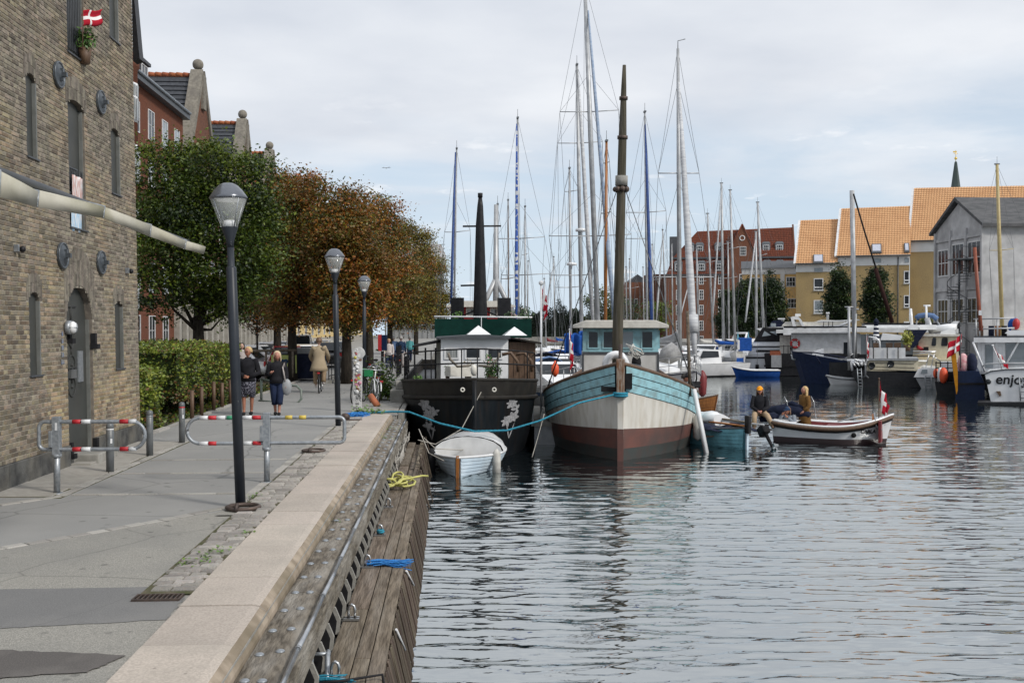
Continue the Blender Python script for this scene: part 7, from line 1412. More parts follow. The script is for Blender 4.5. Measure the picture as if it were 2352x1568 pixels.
# ================================================================== RIGHT BANK BUILDINGS
yb = mk('yellow_brick', (.32, .24, .125), (.25, .185, .095), sc=9, rough=.9, bump=.3, c3=(.38, .28, .13), sc3=.4, a3=.6)
otile = mk('orange_pantile', (.6, .36, .19), (.52, .3, .155), sc=5, rough=.85, c3=(.42, .22, .11), sc3=.5, a3=.5)
cladm = mk('white_cladding', (.55, .56, .56), (.5, .51, .51), sc=1, rough=.6)
gconc = mk('grey_concrete', (.46, .46, .465), (.38, .38, .385), sc=1.5, rough=.9, c3=(.22, .22, .22), sc3=.6, a3=.6)
def tiles(par, a, b2, c, d, ncol, nrow, m, amp=.06, lift=.07):   # eave left, eave right, ridge right, ridge left
    a, b2, c, d = V(a), V(b2), V(c), V(d); g = G(); nrm = (b2-a).cross(d-a).normalized(); k = 4; n = ncol*k+1
    for r in range(nrow):
        vs = []
        for e in (0, 1):
            f = (r+e*1.04)/nrow; p0, p1 = a.lerp(d, f), b2.lerp(c, f)
            for i in range(n): vs.append(p0.lerp(p1, i/(n-1))+nrm*(amp*(.5+.5*math.sin(2*PI*i/k))+lift*(1-e)))
        vs += [v-nrm*lift*.9 for v in vs[:n]]
        fs = [(i, i+1, n+i+1, n+i) for i in range(n-1)]+[(2*n+i, 2*n+i+1, i+1, i) for i in range(n-1)]; g.add(vs, fs, 0, False)
    return part('roof_tiles', g, m, par, kind='stuff')
YB = 138; A = lambda px, py, Y=YB: at(px, py, Y)
G3 = 'orange roofed yellow brick blocks'
for i, (x0, x1, yr0, yr1, ye, yb1, wins, lb) in enumerate((
    (1828, 1922, 507, 504, 605, 625, [(1868, 1891, 587, 608, 's'), (1870, 1890, 615, 625, 'b'), (1869, 1891, 639, 667, 'w'), (1869, 1891, 689, 720, 'w')], 'lowest orange roofed yellow brick block, left of the two cypress trees'),
    (1922, 2089, 480, 474, 588, 611, [(2002, 2025, 563, 584, 's'), (2077, 2089, 561, 582, 's'), (2004, 2024, 593, 604, 'b'), (2077, 2088, 592, 603, 'b'), (2076, 2089, 622, 651, 'w'), (2076, 2089, 678, 706, 'w'), (2076, 2089, 738, 748, 'w')], 'middle orange roofed yellow brick block with skylights behind the cypress trees'),
    (2089, 2560, 433, 423, 553, 579, [], 'tallest orange roofed yellow brick block behind the grey warehouse'))):
    Yf = YB-i*1.5; pf = A(x0, 755, Yf); E = Elev('brick_block', lb, x0, 0, 'apartment block', p=V((pf.x, Yf, 0))); t2 = E.o; t2['group'] = G3; Lz = E.q; W2 = Lz(x1, ye)[0]
    ze = Lz(x0, ye)[1]; zw = Lz(x0, yb1)[1]; part('wall', G().bx(0, W2, 0, 14, 0, zw), yb, t2); part('cladding', G().bx(-.02, W2+.02, -.06, 14, zw, ze), cladm, t2)
    r0, r1 = E.q(x0+10, yr0, 6), E.q(x1+4, yr1, 6); e0, e1 = V((-.1, -.45, ze-.1)), V((W2+.1, -.45, ze-.1)); q0, q1 = V((r0[0], 6, r0[1])), V((r1[0], 6, r1[1]))
    rr = part('roof', G().add([e0, e1, q1, q0, e0+V((0, 14, 0)), e1+V((0, 14, 0))], [(0, 1, 2, 3), (3, 2, 5, 4), (0, 3, 4), (1, 5, 2)]), otile, t2); tiles(rr, e0+V((0, -.03, .03)), e1+V((0, -.03, .03)), q1+V((0, -.03, .03)), q0+V((0, -.03, .03)), int(W2/.33), 26, otile)
    part('verge_board', G().prism([(-.2, -.25), (.12, -.25), (.12, .1), (-.2, .1)], 'z', 0, (q0-e0).length, T=MX.Translation(e0) @ (q0-e0).to_track_quat('Z', 'X').to_matrix().to_4x4()), white, rr); part('gutter', G().tube([e0+V((0, -.1, .02)), e1+V((0, -.1, .02))], .09, 6), dkgrey, rr)
    nrm = (e1-e0).cross(q0-e0).normalized()
    for x, xx, y0, y1, k in wins:
        c0, c1 = Lz(x, y1), Lz(xx, y0); cx = (c0[0]+c1[0])/2; w2 = c1[0]-c0[0]; h2 = c1[1]-c0[1]
        if k == 's':
            f = ((c0[1]+c1[1])/2-ze)/(q0.z-ze); f2 = f*1.02+.005; ctr = V((cx, -.45+6.45*f2, ze+(q0.z-ze)*f2))+nrm*.12; up = (q0-e0); up.x = 0; up.normalize(); T = MX.Translation(ctr) @ MX((V((1, 0, 0)), up, V((1, 0, 0)).cross(up))).transposed().to_4x4(); hh = h2*.72
            sk2 = part('skylight', G().bx(-w2/2, w2/2, -hh, hh, -.1, .12, T=T), dkgrey, rr); part('pane', G().bx(-w2/2+.12, w2/2-.12, -hh+.35, hh-.12, .12, .14, T=T), mk('bright_glass', (.5, .52, .6), rough=.1) if 'bright_glass' not in MT else MT['bright_glass'], sk2)
        elif k == 'b': win(t2, cx, -.06, c0[1], w2, h2, 'y', fr=grey, gl=panel, nx=1, nz=1, t=.06, out=-1)
        else: win(t2, cx, 0, c0[1], w2, h2, 'y', gl=panel if y0 > 688 else pane, nx=1, nz=1, t=.1, out=-1); part('transom', G().bx(cx-w2/2, cx+w2/2, -.07, -.051, c0[1]+.35, c0[1]+.5), white, t2); part('sill', G().bx(cx-w2/2-.1, cx+w2/2+.1, -.12, 0, c0[1]-.12, c0[1]), concm, t2)
    if i == 1: c0 = Lz(2062, 748); part('downpipe', G().tube([(c0[0], -.1, 0), (c0[0], -.1, ze-.3)], .08, 6), dkgrey, t2)
    if i == 2: part('end_wall', G().bx(0, .05, -.02, 0, 0, zw), yb, t2)
# low yellow house
E = Elev('low_yellow_house', 'low yellow house with a dark roof between the red block and the orange roofs', 1705, 0, 'house', p=V((A(1705, 755, 150).x, 150, 0))); t2 = E.o; XL = lambda px: E.q(px, 700)[0]; W2 = XL(1832); z = lambda py: E.q(1760, py)[1]
part('wall', G().bx(0, W2, 0, 10, 0, z(630)), mk('yellow_wall', (.6, .4, .17), (.53, .35, .15), rough=.9), t2); part('cladding', G().bx(-.1, W2, -.1, 10, z(630), z(616)), cladm, t2); part('roof', G().prism([(-.3, z(616)), (10.5, z(616)), (7, z(596)), (2.5, z(597))], 'x', -.2, W2+.2), dkgrey, t2); part('pilaster', G().bx(XL(1792), XL(1802), -.15, 0, 0, z(630)), cladm, t2)
for px, py in ((1737, 660), (1770, 660), (1816, 659), (1820, 708), (1770, 708), (1737, 708), (1822, 750)): win(t2, XL(px), 0, z(py), 1.35, 1.45, 'y', gl=pane, nx=3, nz=2, t=.09, out=-1)
# red apartment block
E = Elev('red_apartment_block', 'large red brick apartment block with a tall red tiled roof and many white windows', 1530, 0, 'apartment block', p=V((A(1530, 755, 215).x, 215, 0))); t2 = E.o; X = lambda px: E.q(px, 600)[0]; W2 = X(1826); z = lambda py: E.q(1660, py)[1]
rb3 = mk('block_brick', (.17, .075, .045), (.13, .058, .038), sc=4, rough=.9, bump=.3, c3=(.1, .055, .04), sc3=.3, a3=.5); rt3 = mk('block_tile', (.16, .05, .03), (.1, .038, .026), sc=4, rough=.85, c3=(.15, .05, .03), sc3=.25, a3=.6)
part('wall', G().bx(0, W2, 0, 12, 0, z(632)), rb3, t2); part('cornice', G().bx(-.3, W2+.3, -.35, 12, z(632), z(629)), dkgrey, t2)
r0 = part('roof', G().add([(0, -.3, z(629)), (W2, -.3, z(629)), (W2, 1.6, z(592)), (1.2, 1.6, z(592)), (X(1603), 5, z(526)), (W2, 5, z(519)), (W2, 12, z(629)), (0, 12, z(629))], [(0, 1, 2, 3), (3, 2, 5, 4), (0, 3, 4, 7), (1, 6, 5, 2), (4, 5, 6, 7)]), rt3, t2)
tiles(r0, (.1, -.36, z(629)), (W2, -.36, z(629)), (W2, 1.5, z(592)), (1.2, 1.5, z(592)), 70, 9, rt3, .07); tiles(r0, (1.3, 1.5, z(591)), (W2, 1.5, z(591)), (W2, 4.9, z(520)), (X(1603), 4.9, z(526)), 66, 16, rt3, .07); part('roof_ledge', G().bx(1, W2+.2, 1.0, 1.5, z(593), z(589)), dkgrey, r0)
gx0, gx1, ga = X(1670), X(1738), X(1704); part('gable', G().prism([(gx0, 0), (gx1, 0), (gx1, z(592)), (ga, z(518)), (gx0, z(592))], 'y', -.7, 5), rb3, t2); 
for s, e in ((gx0, 1), (gx1, -1)): part('gable_coping', G().tube([(s-e*.2, -.75, z(593)), (ga, -.75, z(516))], .16, 5), rt3, t2)
part('oculus', G().torus((ga, -.75, z(548)), .5, .1, 16, 6, 'y'), white, t2); part('party_wall', G().prism([(-.3, z(629)), (5, z(512)), (5.4, z(512)), (5.4, z(629))], 'x', W2, W2+.3), rb3, t2)
for row, py0, hh in ((0, 629, 24), (1, 664, 23), (2, 699, 24), (3, 735, 24), (4, 770, 24)):
    for px in (1558, 1611, 1655, 1762, 1791, 1815): win(t2, X(px), 0, z(py0+24), .95, 2.1, 'y', nx=2, nz=3, t=.12, out=-1)
    win(t2, ga, -.7, z(py0+24), 1.1, 2.1, 'y', nx=2, nz=3, t=.12, out=-1)
for px, wd in ((1706, 1.3), (1733, .6)): win(t2, X(px), -.7, z(588 if wd > 1 else 576), wd, 1.9 if wd > 1 else .8, 'y', nx=3 if wd > 1 else 1, nz=3 if wd > 1 else 1, t=.1, out=-1)
for py0, yy, pxs in ((621, -.2, (1558, 1611, 1652, 1762, 1791)), (577, 2.4, (1586, 1608, 1652, 1762, 1793))):
    for px in pxs: d = part('dormer', G().bx(X(px)-.85, X(px)+.85, yy-.1, yy+2.2, z(py0+1), z(py0-18)).prism([(X(px)-.95, z(py0-18)), (X(px)+.95, z(py0-18)), (X(px)+.6, z(py0-23)), (X(px)-.6, z(py0-23))], 'y', yy-.2, yy+2.4), zinc, r0); win(d, X(px), yy-.1, z(py0), 1.2, 1.45, 'y', nx=3, nz=2, t=.1, out=-1)
part('lift_tower', G().bx(X(1538), X(1566), 6, 9, z(620), z(536)), dkgrey, t2)
# dark house and far masses
Yd = 225; a = A(1430, 700, Yd); t2 = thing('dark_house', 'dark old warehouse with a pyramid roof glimpsed between the masts', 'warehouse', (a.x, Yd, 0)); z = lambda py: A(1480, py, Yd).z
part('wall', G().bx(0, 8.6, 0, 10, 0, z(648)), rb3, t2); part('roof', G().add([(1.5, 0, z(648)), (6, 0, z(648)), (6, 8, z(648)), (1.5, 8, z(648)), (3.9, 3, z(628))], [(0, 1, 4), (1, 2, 4), (2, 3, 4), (3, 0, 4)]), black, t2); part('annex', G().bx(5.8, 9.5, -1, 6, 0, z(630)), redb2, t2); part('chimney', G().bx(6, 6.9, 1, 2, z(640), z(612)), dkgrey, t2)
for i in range(4):
    for k in (1, 4.2, 7.4): win(t2, 1+i*2, 0, k, .8, 1.5, 'y', t=.1, out=-1)
Ys2 = 420; p = at(2195, 430, Ys2); t2 = thing('church_spire', 'dark green church spire with a golden ball rising behind the orange roofs', 'spire', (p.x, Ys2, 0)); z = lambda py: at(2195, py, Ys2).z
part('spire', G().lathe([(3.6, z(560)), (1.95, z(430)), (.55, z(373)), (.3, z(371))], 8, smooth=False), mk('green_copper', (.02, .035, .032), (.03, .05, .045), sc=.3, rough=.6), t2); gold = mk('gold', (.75, .5, .12), rough=.3, metal=.7); part('ball', G().sph((0, 0, z(364)), .6, 10), gold, t2); part('vane', G().tube([(0, 0, z(371)), (0, 0, z(345))], .12, 6).cb((-.4, 0, z(349)), (1.6, .1, .6)).tube([(-.9, 0, z(353)), (.9, 0, z(353))], .1, 5), gold, t2); part('tower', G().bx(-4, 4, -4, 4, 0, z(560)), redb2, t2)
# grey warehouse on the right
X0 = 40.0; yn, yf = X0*2352/(2293-1030), X0*2352/(2178-1030); t2 = thing('grey_warehouse', 'grey concrete gabled warehouse with a spiral stair at the right edge', 'warehouse', (X0, yn, 0)); D2 = yf-yn
zz2 = lambda px, py: at(px, py, X0*2352/(px-1030)).z; zn, zf2, za = zz2(2291, 513), zz2(2178, 535), zz2(2230, 462); ze = (zn+zf2)/2
part('wall', G().bx(0, 16, 0, D2, 0, ze), gconc, t2); part('gable', G().prism([(0, ze), (D2, ze), (D2/2, za-.2)], 'x', 0, 16), gconc, t2)
part('roof', G().prism([(-.5, ze-.25), (D2/2, za), (D2+.5, ze-.25), (D2+.5, ze-.02), (D2/2, za+.28), (-.5, ze-.02)], 'x', -.35, 16.3), mk('felt_roof', (.075, .077, .08), (.11, .11, .113), sc=1.2, st=(1, 3, 1), rough=.85), t2)
for f0, f1, h0, h1 in ((.06, .3, 6.4, 8.6), (.37, .63, 6.4, 8.9), (.7, .97, 6.4, 8.9), (.06, .3, 2.6, 4.6), (.37, .63, 2.6, 4.6), (.7, .97, 2.6, 4.6)):
    wd = (f1-f0)*D2; win(t2, 0, D2*(1-(f0+f1)/2), h0, wd, h1-h0, 'x', fr=cladm, gl=pane, nx=3, nz=2, t=.1, d=.06, out=-1)
for f in (.0, .335, .665, .985): part('pilaster', G().bx(-.16, 0, D2*(1-f)-.2, D2*(1-f)+.05, 0, ze-.1), gconc, t2)
for zb in (5.2, 9.2): part('string_course', G().bx(-.1, 0, 0, D2, zb, zb+.25), gconc, t2)
cx2, cy2 = -1.0, D2*.22; st = thing('spiral_stair', 'grey steel spiral stair outside the grey concrete warehouse', 'stair', (X0+cx2, yn+cy2, 0)); part('column', G().tube([(0, 0, 0), (0, 0, 8.2)], .09, 8), dkgrey, st); tr = G(); tr.add([(.05, -.05, 0), (.85, -.22, 0), (.85, .22, 0), (.05, .05, 0), (.05, -.05, .05), (.85, -.22, .05), (.85, .22, .05), (.05, .05, .05)], [(3, 2, 1, 0), (4, 5, 6, 7), (0, 1, 5, 4), (1, 2, 6, 5), (2, 3, 7, 6), (3, 0, 4, 7)]); trm = tr.mesh('tread', dkgrey); P = []
for i in range(34): o = part('tread', trm, None, st); o.location = (0, 0, .3+i*.21); o.rotation_euler = (0, 0, i*.42); P.append((.85*math.cos(i*.42), .85*math.sin(i*.42), 1.2+i*.21))
part('hand_rail', G().tube(P, .03, 5), dkgrey, st); g = G()
for q in P: g.tube([q, (q[0], q[1], q[2]-.9)], .014, 4)
part('baluster', g, dkgrey, st, kind='stuff'); part('landing', G().bx(-.6, .95, -.9, .9, 7.45, 7.55).bx(-.6, .95, -.9, -.86, 8.4, 8.45), dkgrey, st)
# trees across the water
cyp = [leafmat('cypress_dark', (.012, .028, .01)), leafmat('cypress_mid', (.024, .05, .014)), leafmat('cypress_tip', (.05, .085, .016))]
def cypress(lb, px, Y, py0, py1, wpx, seed, n=120):
    f = base_at(px, Y); sc = 2352/Y; zt, zb = at(px, py0, Y).z, at(px, py1, Y).z; h = zt-zb; rw = wpx/2/sc
    bl = [(0, 0, zb+h*.3, rw, rw, h*.32), (0, 0, zb+h*.55, rw*.85, rw*.85, h*.35), (0, 0, zb+h*.78, rw*.45, rw*.45, h*.22)]
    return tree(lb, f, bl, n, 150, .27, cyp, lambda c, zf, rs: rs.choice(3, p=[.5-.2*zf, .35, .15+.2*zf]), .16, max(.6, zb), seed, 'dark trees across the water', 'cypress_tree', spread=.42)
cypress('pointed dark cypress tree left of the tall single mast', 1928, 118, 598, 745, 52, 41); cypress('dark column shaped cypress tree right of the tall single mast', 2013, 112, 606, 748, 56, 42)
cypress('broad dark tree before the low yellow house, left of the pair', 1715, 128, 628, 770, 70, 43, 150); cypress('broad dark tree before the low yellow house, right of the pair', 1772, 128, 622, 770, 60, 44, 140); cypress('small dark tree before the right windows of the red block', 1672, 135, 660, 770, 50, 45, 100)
f = base_at(2145, 100); tree('low shrubby tree against the yellow brick end wall', f, [blob(2145, 735, 35, 28, f, 100), blob(2165, 725, 22, 25, f, 100)], 30, 60, .25, cyp+[hm[0]], lambda c, z, rs: rs.choice(4), .08, 1, 46, None, 'shrub_tree')
f = base_at(1380, 190); tree('green tree behind the orange wooden mast', f, [blob(1375, 705, 35, 45, f, 190), blob(1440, 715, 30, 35, f, 190)], 40, 70, .5, [gm2, om4, cyp[1]], lambda c, z, rs: rs.choice(3), .3, 3, 47, None, 'tree', spread=.9); f = base_at(1510, 180); tree('green tree left of the red apartment block', f, [blob(1512, 725, 28, 32, f, 180)], 24, 70, .5, [gm2, om4, hm[0]], lambda c, z, rs: rs.choice(3), .3, 2, 48, None, 'tree', spread=.8)
g = G(); g.grid(lambda u, v: V((4+60*u, 268+3*v+.8*math.sin(u*40)*v, max(0, 6.2*math.sin(PI/2*v)+v*(1.1*math.sin(u*30)+.9*math.sin(u*78+1)+.5*math.sin(u*190))))), 240, 8); struct('wood_backing', g, mk('wood_shade', (.02, .03, .022), (.03, .042, .028), sc=.6, rough=1, bump=.8, bsc=2))  # added dark ridge behind the far leaves, blocks bright sky gaps
rs = np.random.RandomState(77); n = 34000; X2 = rs.uniform(8, 62, n); hgt = 7.2+1.2*np.sin(X2*.5)+1.2*np.sin(X2*1.3+1)+.8*np.sin(X2*3.1); P = np.stack([X2, 266+rs.uniform(0, 5, n), rs.rand(n)**.7*np.maximum(hgt, 2)+rs.normal(0, .25, n)], -1)
props(link('far_wood', leaves(P, .42, [leafmat('far_wood_leaf', (.03, .042, .03), rough=.95), leafmat('far_wood_dark', (.022, .032, .026), rough=.95)], rs, .4, rs.choice(2, n))), 'dark line of far woods closing the end of the canal', 'wood', kind='stuff')
# ================================================================== PEOPLE
def skinmesh(nodes, edges, lev=1):
    names = list(nodes); me = bpy.data.meshes.new('s'); me.from_pydata([nodes[k][0] for k in names], [(names.index(a), names.index(b2)) for a, b2 in edges], []); o = bpy.data.objects.new('s', me); C.objects.link(o)
    o.modifiers.new('k', 'SKIN'); 
    for i, k in enumerate(names): me.skin_vertices[0].data[i].radius = (nodes[k][1],)*2
    me.skin_vertices[0].data[0].use_root = True; m = o.modifiers.new('u', 'SUBSURF'); m.levels = m.render_levels = lev
    dg = bpy.context.evaluated_depsgraph_get(); r = bpy.data.meshes.new_from_object(o.evaluated_get(dg)); bpy.data.objects.remove(o)
    return [tuple(v.co) for v in r.vertices], [tuple(f.vertices) for f in r.polygons]
skins = [mk('skin', (.42, .2, .14), (.37, .17, .12), sc=8, rough=.55), mk('skin_tanned', (.34, .15, .09), (.29, .12, .075), sc=8, rough=.55), mk('skin_pale', (.55, .35, .27), (.5, .31, .23), sc=8, rough=.55)]
eyem = mk('eye_dark', (.03, .02, .02), rough=.3); lipm = mk('lips', (.35, .1, .09), rough=.5)
def person(label, loc, rz, h, skin=0, top=None, low=None, lowk='trousers', lowend=.06, toplen=.48, hair=None, hairlen=0, cap=None, shoe=None, J=None, coat=0, group=None, bulk=1.0, glasses=False, sleeve=1.0, headturn=0):
    t2 = thing('person', label, 'person', loc, rz, group); j = dict(pelvis=(0, 0, .53), chest=(0, 0, .72), neck=(0, 0, .835), head=(0, .012, .925), shl=(.105, 0, .805), shr=(-.105, 0, .805), ell=(.135, -.01, .64), elr=(-.135, -.01, .64), wrl=(.14, .05, .5), wrr=(-.14, .05, .5), hil=(.052, 0, .51), hir=(-.052, 0, .51), knl=(.055, .03, .28), knr=(-.055, -.01, .28), anl=(.055, .05, .05), anr=(-.055, -.05, .05)); j.update(J or {})
    j = {k: V(v)*h for k, v in j.items()}; N = {k: (tuple(j[k]), r*h) for k, r in dict(pelvis=.07, chest=.07, neck=.028, shl=.034, shr=.034, ell=.024, elr=.024, wrl=.018, wrr=.018, hil=.05, hir=.05, knl=.034, knr=.034, anl=.021, anr=.021).items()}
    N['top'] = (tuple(j['neck']+V((0, .005, .03))*h), .026*h); E2 = [('pelvis', 'chest'), ('chest', 'neck'), ('neck', 'top'), ('chest', 'shl'), ('shl', 'ell'), ('ell', 'wrl'), ('chest', 'shr'), ('shr', 'elr'), ('elr', 'wrr'), ('pelvis', 'hil'), ('hil', 'knl'), ('knl', 'anl'), ('pelvis', 'hir'), ('hir', 'knr'), ('knr', 'anr')]
    for s in 'lr': t = (j['an'+s]+V((0, .09, -.03))*h); N['to'+s] = (tuple(t), .018*h); E2.append(('an'+s, 'to'+s))
    vs, fs = skinmesh(N, E2); g = G(); g.add(vs, fs, 0, True); hc = j['head']; q = MX.Translation(hc) @ MX.Rotation(headturn, 4, 'Z') @ MX.Scale(h, 4)
    prof = []; n = 12
    def hd(u, v):
        a = 2*PI*u; b2 = PI*v; x, y, z = math.sin(b2)*math.cos(a)*.046, math.sin(b2)*math.sin(a)*.058, -math.cos(b2)*.068
        if z < 0: x *= 1+z*4.2; y = y*(1+z*2.2) if y > 0 else y*(1+z*4)
        if y > 0 and abs(x) < .012 and -.025 < z < .012: y += .012*(1-abs(x)/.012)*(1 if z < -.004 else .5)
        if y > 0 and .008 < abs(x) < .028 and 0 < z < .016: y -= .004
        return q @ V((x, y, z))
    g.grid(hd, 20, 14, 0)
    for s in (-1, 1):
        c = q @ V((s*.018, .0525, .006)); g.sph(tuple(c), .0065*h, 6, 1); c = q @ V((s*.046, -.004, -.004)); g.sph(tuple(c), .013*h, 6, 0, (.4, .8, 1.3))
    c = q @ V((0, .049, -.034)); g.sph(tuple(c), .012*h, 6, 2, (1.3, .5, .4))
    for s in 'lr':     # hands: palm, four fingers and a thumb
        w2, e = j['wr'+s], j['el'+s]; d = (w2-e).normalized(); sd = d.cross(V((0, 1, 0))); sd = sd.normalized() if sd.length > .1 else V((1, 0, 0)); nn = d.cross(sd)
        g.tube([w2, w2+d*.03*h, w2+d*.052*h], [.015*h, .02*h, .017*h], 7)
        for k in range(4): b2 = w2+d*.048*h+nn*(k-1.5)*.0095*h; l = (.036, .043, .04, .031)[k]*h; g.tube([b2, b2+d*l*.55+sd*.004*h, b2+d*l*.9+sd*.012*h], [.0055*h, .005*h, .004*h], 5)
        b2 = w2+d*.018*h+nn*.018*h; g.tube([b2, b2+d*.02*h+nn*.014*h, b2+d*.038*h+nn*.016*h], [.0065*h, .006*h, .004*h], 5)
    part('body', g, [skins[skin], eyem, lipm], t2)
    K = bulk; el = lambda c, rx, ry: [V(c)+V((rx*h*math.cos(a), ry*h*math.sin(a), 0)) for a in np.linspace(0, 2*PI, 16, endpoint=False)]
    p0, c0, n0 = j['pelvis'], j['chest'], j['neck']
    if top:
        zl = toplen*h; dz = p0.z-.53*h; rings = []; ax = lambda f: p0.lerp(n0, f)
        if coat: rings += [el((p0.x, p0.y, zl+dz), .13*K+coat, .1*K+coat), el((p0.x, p0.y, (zl+.5*h)/2+dz), .125*K+coat*.6, .095*K+coat*.5)]
        else: rings += [el((p0.x, p0.y, zl+dz), .108*K, .086*K)]
        rings += [el(ax(.12), .104*K, .082*K), el(ax(.3), .096*K, .074*K), el(ax(.6), .108*K, .08*K), el(ax(.8), .115*K, .072*K), el(ax(.91), .1*K, .058), el(ax(1.0), .05, .045), el(ax(1.06), .036, .036)]
        g = G(); g.loft(rings)
        for s in 'lr':
            S2 = j['sh'+s]; e, w2 = j['el'+s], j['wr'+s]; g.tube([S2.lerp(c0, .4), S2, S2.lerp(e, .5), e, e.lerp(w2, .5), e.lerp(w2, .96*sleeve)], [x*h*K for x in (.05, .045, .04, .036, .033, .028)], 9)
        part('jacket' if coat or toplen > .45 else 'top', g, top, t2)
    if low:
        g = G()
        if lowk in ('skirt', 'shorts'): g.loft([el((p0.x, p0.y+.01, lowend*h), .1, .085), el((p0.x, p0.y, .45*h), .108*K, .086), el((p0.x, p0.y, .6*h), .094*K, .072)])
        else:
            g.loft([el((p0.x, p0.y, p0.z-.05*h), .1*K, .082), el((p0.x, p0.y, p0.z+.02*h), .104*K, .084), el((p0.x, p0.y, p0.z+.07*h), .094*K, .072)])
        if lowk != 'skirt':
            for s in 'lr': H, k, a = j['hi'+s], j['kn'+s], j['an'+s]; f = (k.z-lowend*h)/(k.z-a.z) if k.z-a.z > .05 else .85; f = max(.05, min(1, f)); g.tube([H+V((0, 0, .03*h)), H.lerp(k, .5), k, k.lerp(a, f*.5), k.lerp(a, f)], [x*h*K for x in (.062, .056, .047, .044, .042)], 9)
        part(lowk, g, low, t2)
    for s in 'lr':
        a = j['an'+s]; part('shoe', G().sph((a.x, a.y+.035*h, a.z-.022*h), .03*h, 8, sc=(.95, 2.3, .9)), shoe or blackmat, t2)
    if hair:
        g = G(); g.grid(lambda u, v: q @ V((math.sin(PI*v*.6)*math.cos(2*PI*u)*.054, -.02+math.sin(PI*v*.6)*math.sin(2*PI*u)*(.056 if math.sin(2*PI*u) < .3 else .048), .012+math.cos(PI*v*.6)*.066-(0 if math.sin(2*PI*u) < .25 else -.012*v))), 18, 8)
        if hairlen: g.loft([[q @ V((rx*math.cos(a), -.014+ry*math.sin(a), z)) for a in np.linspace(PI*.9, PI*2.1, 10)] for rx, ry, z in ((.053, .055, .02), (.058, .055, -.04), (.06, .05, -.04-hairlen*.5), (.05, .042, -.05-hairlen))], closed=False)
        part('hair', g, hair, t2, solid=.012*h)
    if cap:
        g = G(); g.grid(lambda u, v: q @ V((math.sin(PI*v*.5)*math.cos(2*PI*u)*.057, math.sin(PI*v*.5)*math.sin(2*PI*u)*.067, .014+math.cos(PI*v*.5)*.068)), 16, 6); g.add([q @ V(c) for c in ((-.042, .045, .018), (-.032, .1, .012), (0, .112, .012), (.032, .1, .012), (.042, .045, .018), (0, .062, .03))], [(0, 1, 2, 5), (5, 2, 3, 4)]); part('cap', g, cap, t2, solid=.006)
    if glasses: g = G(); [g.torus(tuple(q @ V((s*.02, .06, .006))), .013*h, .002*h, 12, 4, 'y') for s in (-1, 1)]; part('glasses', g, blackmat, t2)
    return t2
blond = mk('blond_hair', (.55, .38, .18), (.4, .27, .12), sc=30, rough=.6); fair = mk('fair_hair', (.62, .5, .34), (.45, .34, .2), sc=30, rough=.6); blackh = mk('black_hair', (.012, .01, .01), (.025, .02, .018), sc=30, rough=.45); greyh = mk('grey_hair', (.4, .38, .36), rough=.7); brownh = mk('brown_hair', (.1, .055, .03), (.16, .09, .05), sc=30, rough=.5)
blackt = mk('black_fabric', (.012, .012, .015), (.02, .02, .024), rough=.85); denim = mk('navy_denim', (.012, .02, .05), (.02, .03, .065), rough=.85); patt = mk('patterned_fabric', (.02, .02, .03), (.2, .2, .24), sc=38, det=1, rough=.85, lo=.5, hi=.56); beige = mk('trench_beige', (.36, .29, .2), (.31, .25, .17), sc=4, rough=.85); camel = mk('brown_coat', (.17, .09, .03), (.13, .07, .024), sc=5, rough=.9); greyt = mk('grey_hoodie', (.19, .21, .24), (.16, .18, .2), rough=.9); khaki = mk('khaki_fabric', (.4, .29, .19), (.34, .25, .16), rough=.85); pinkf = mk('pink_fabric', (.6, .32, .36), rough=.8); navyt = mk('navy_jacket', (.025, .05, .1), (.02, .04, .085), rough=.85); tealt = mk('teal_shirt', (.12, .4, .42), rough=.8); palef = mk('pale_fabric', (.55, .5, .48), rough=.8); leather = mk('black_leather', (.014, .014, .016), rough=.4)
f = ground(637, 953); person('fair haired woman in black blouse and navy cropped trousers walking with a shoulder bag', tuple(f), PI+.1, 1.63, 0, blackt, denim, 'trousers', .17, .5, fair, .05, J=dict(wrl=(.1, .07, .66), ell=(.15, .0, .62), anl=(.03, -.03, .05), knl=(.045, .02, .28), anr=(-.03, .06, .05), knr=(-.045, .05, .28)), bulk=1.12)
bg2 = thing('shoulder_bag', 'grey cloth shoulder bag hanging from the shoulder of the woman in black blouse', 'bag', (f.x+.24, f.y-.05, .62)); part('pouch', G().sph((0, 0, .1), .17, 9, sc=(.8, .45, 1.25)), grey, bg2); part('strap', G().tube([(-.02, -.06, .25), (-.08, -.08, .6), (-.06, 0, .72), (-.02, .06, .3)], .018, 5), palef, bg2)
f = ground(570, 953); person('taller blond woman with glasses in black fleece and patterned knee length shorts', tuple(f), PI, 1.74, 1, blackt, patt, 'shorts', .3, .5, blond, .0, J=dict(wrl=(.03, .11, .58), wrr=(-.03, .11, .57), ell=(.16, .0, .62), elr=(-.16, .0, .62), anl=(.05, .05, .05), anr=(-.04, -.04, .05)), bulk=1.08, glasses=True, headturn=-.3)
f = at(517, 755, 37); person('dark haired girl in leather jacket and pink skirt behind the hedge end', (f.x, 37, 0), PI, 1.6, 0, leather, pinkf, 'skirt', .36, .52, blackh, .12, shoe=palef)
f = at(556, 755, 39.5); person('long dark haired young woman in cream top half hidden by the nearest lamp post', (f.x, 39.5, 0), PI, 1.66, 2, palef, denim, 'trousers', .06, .5, blackh, .12)
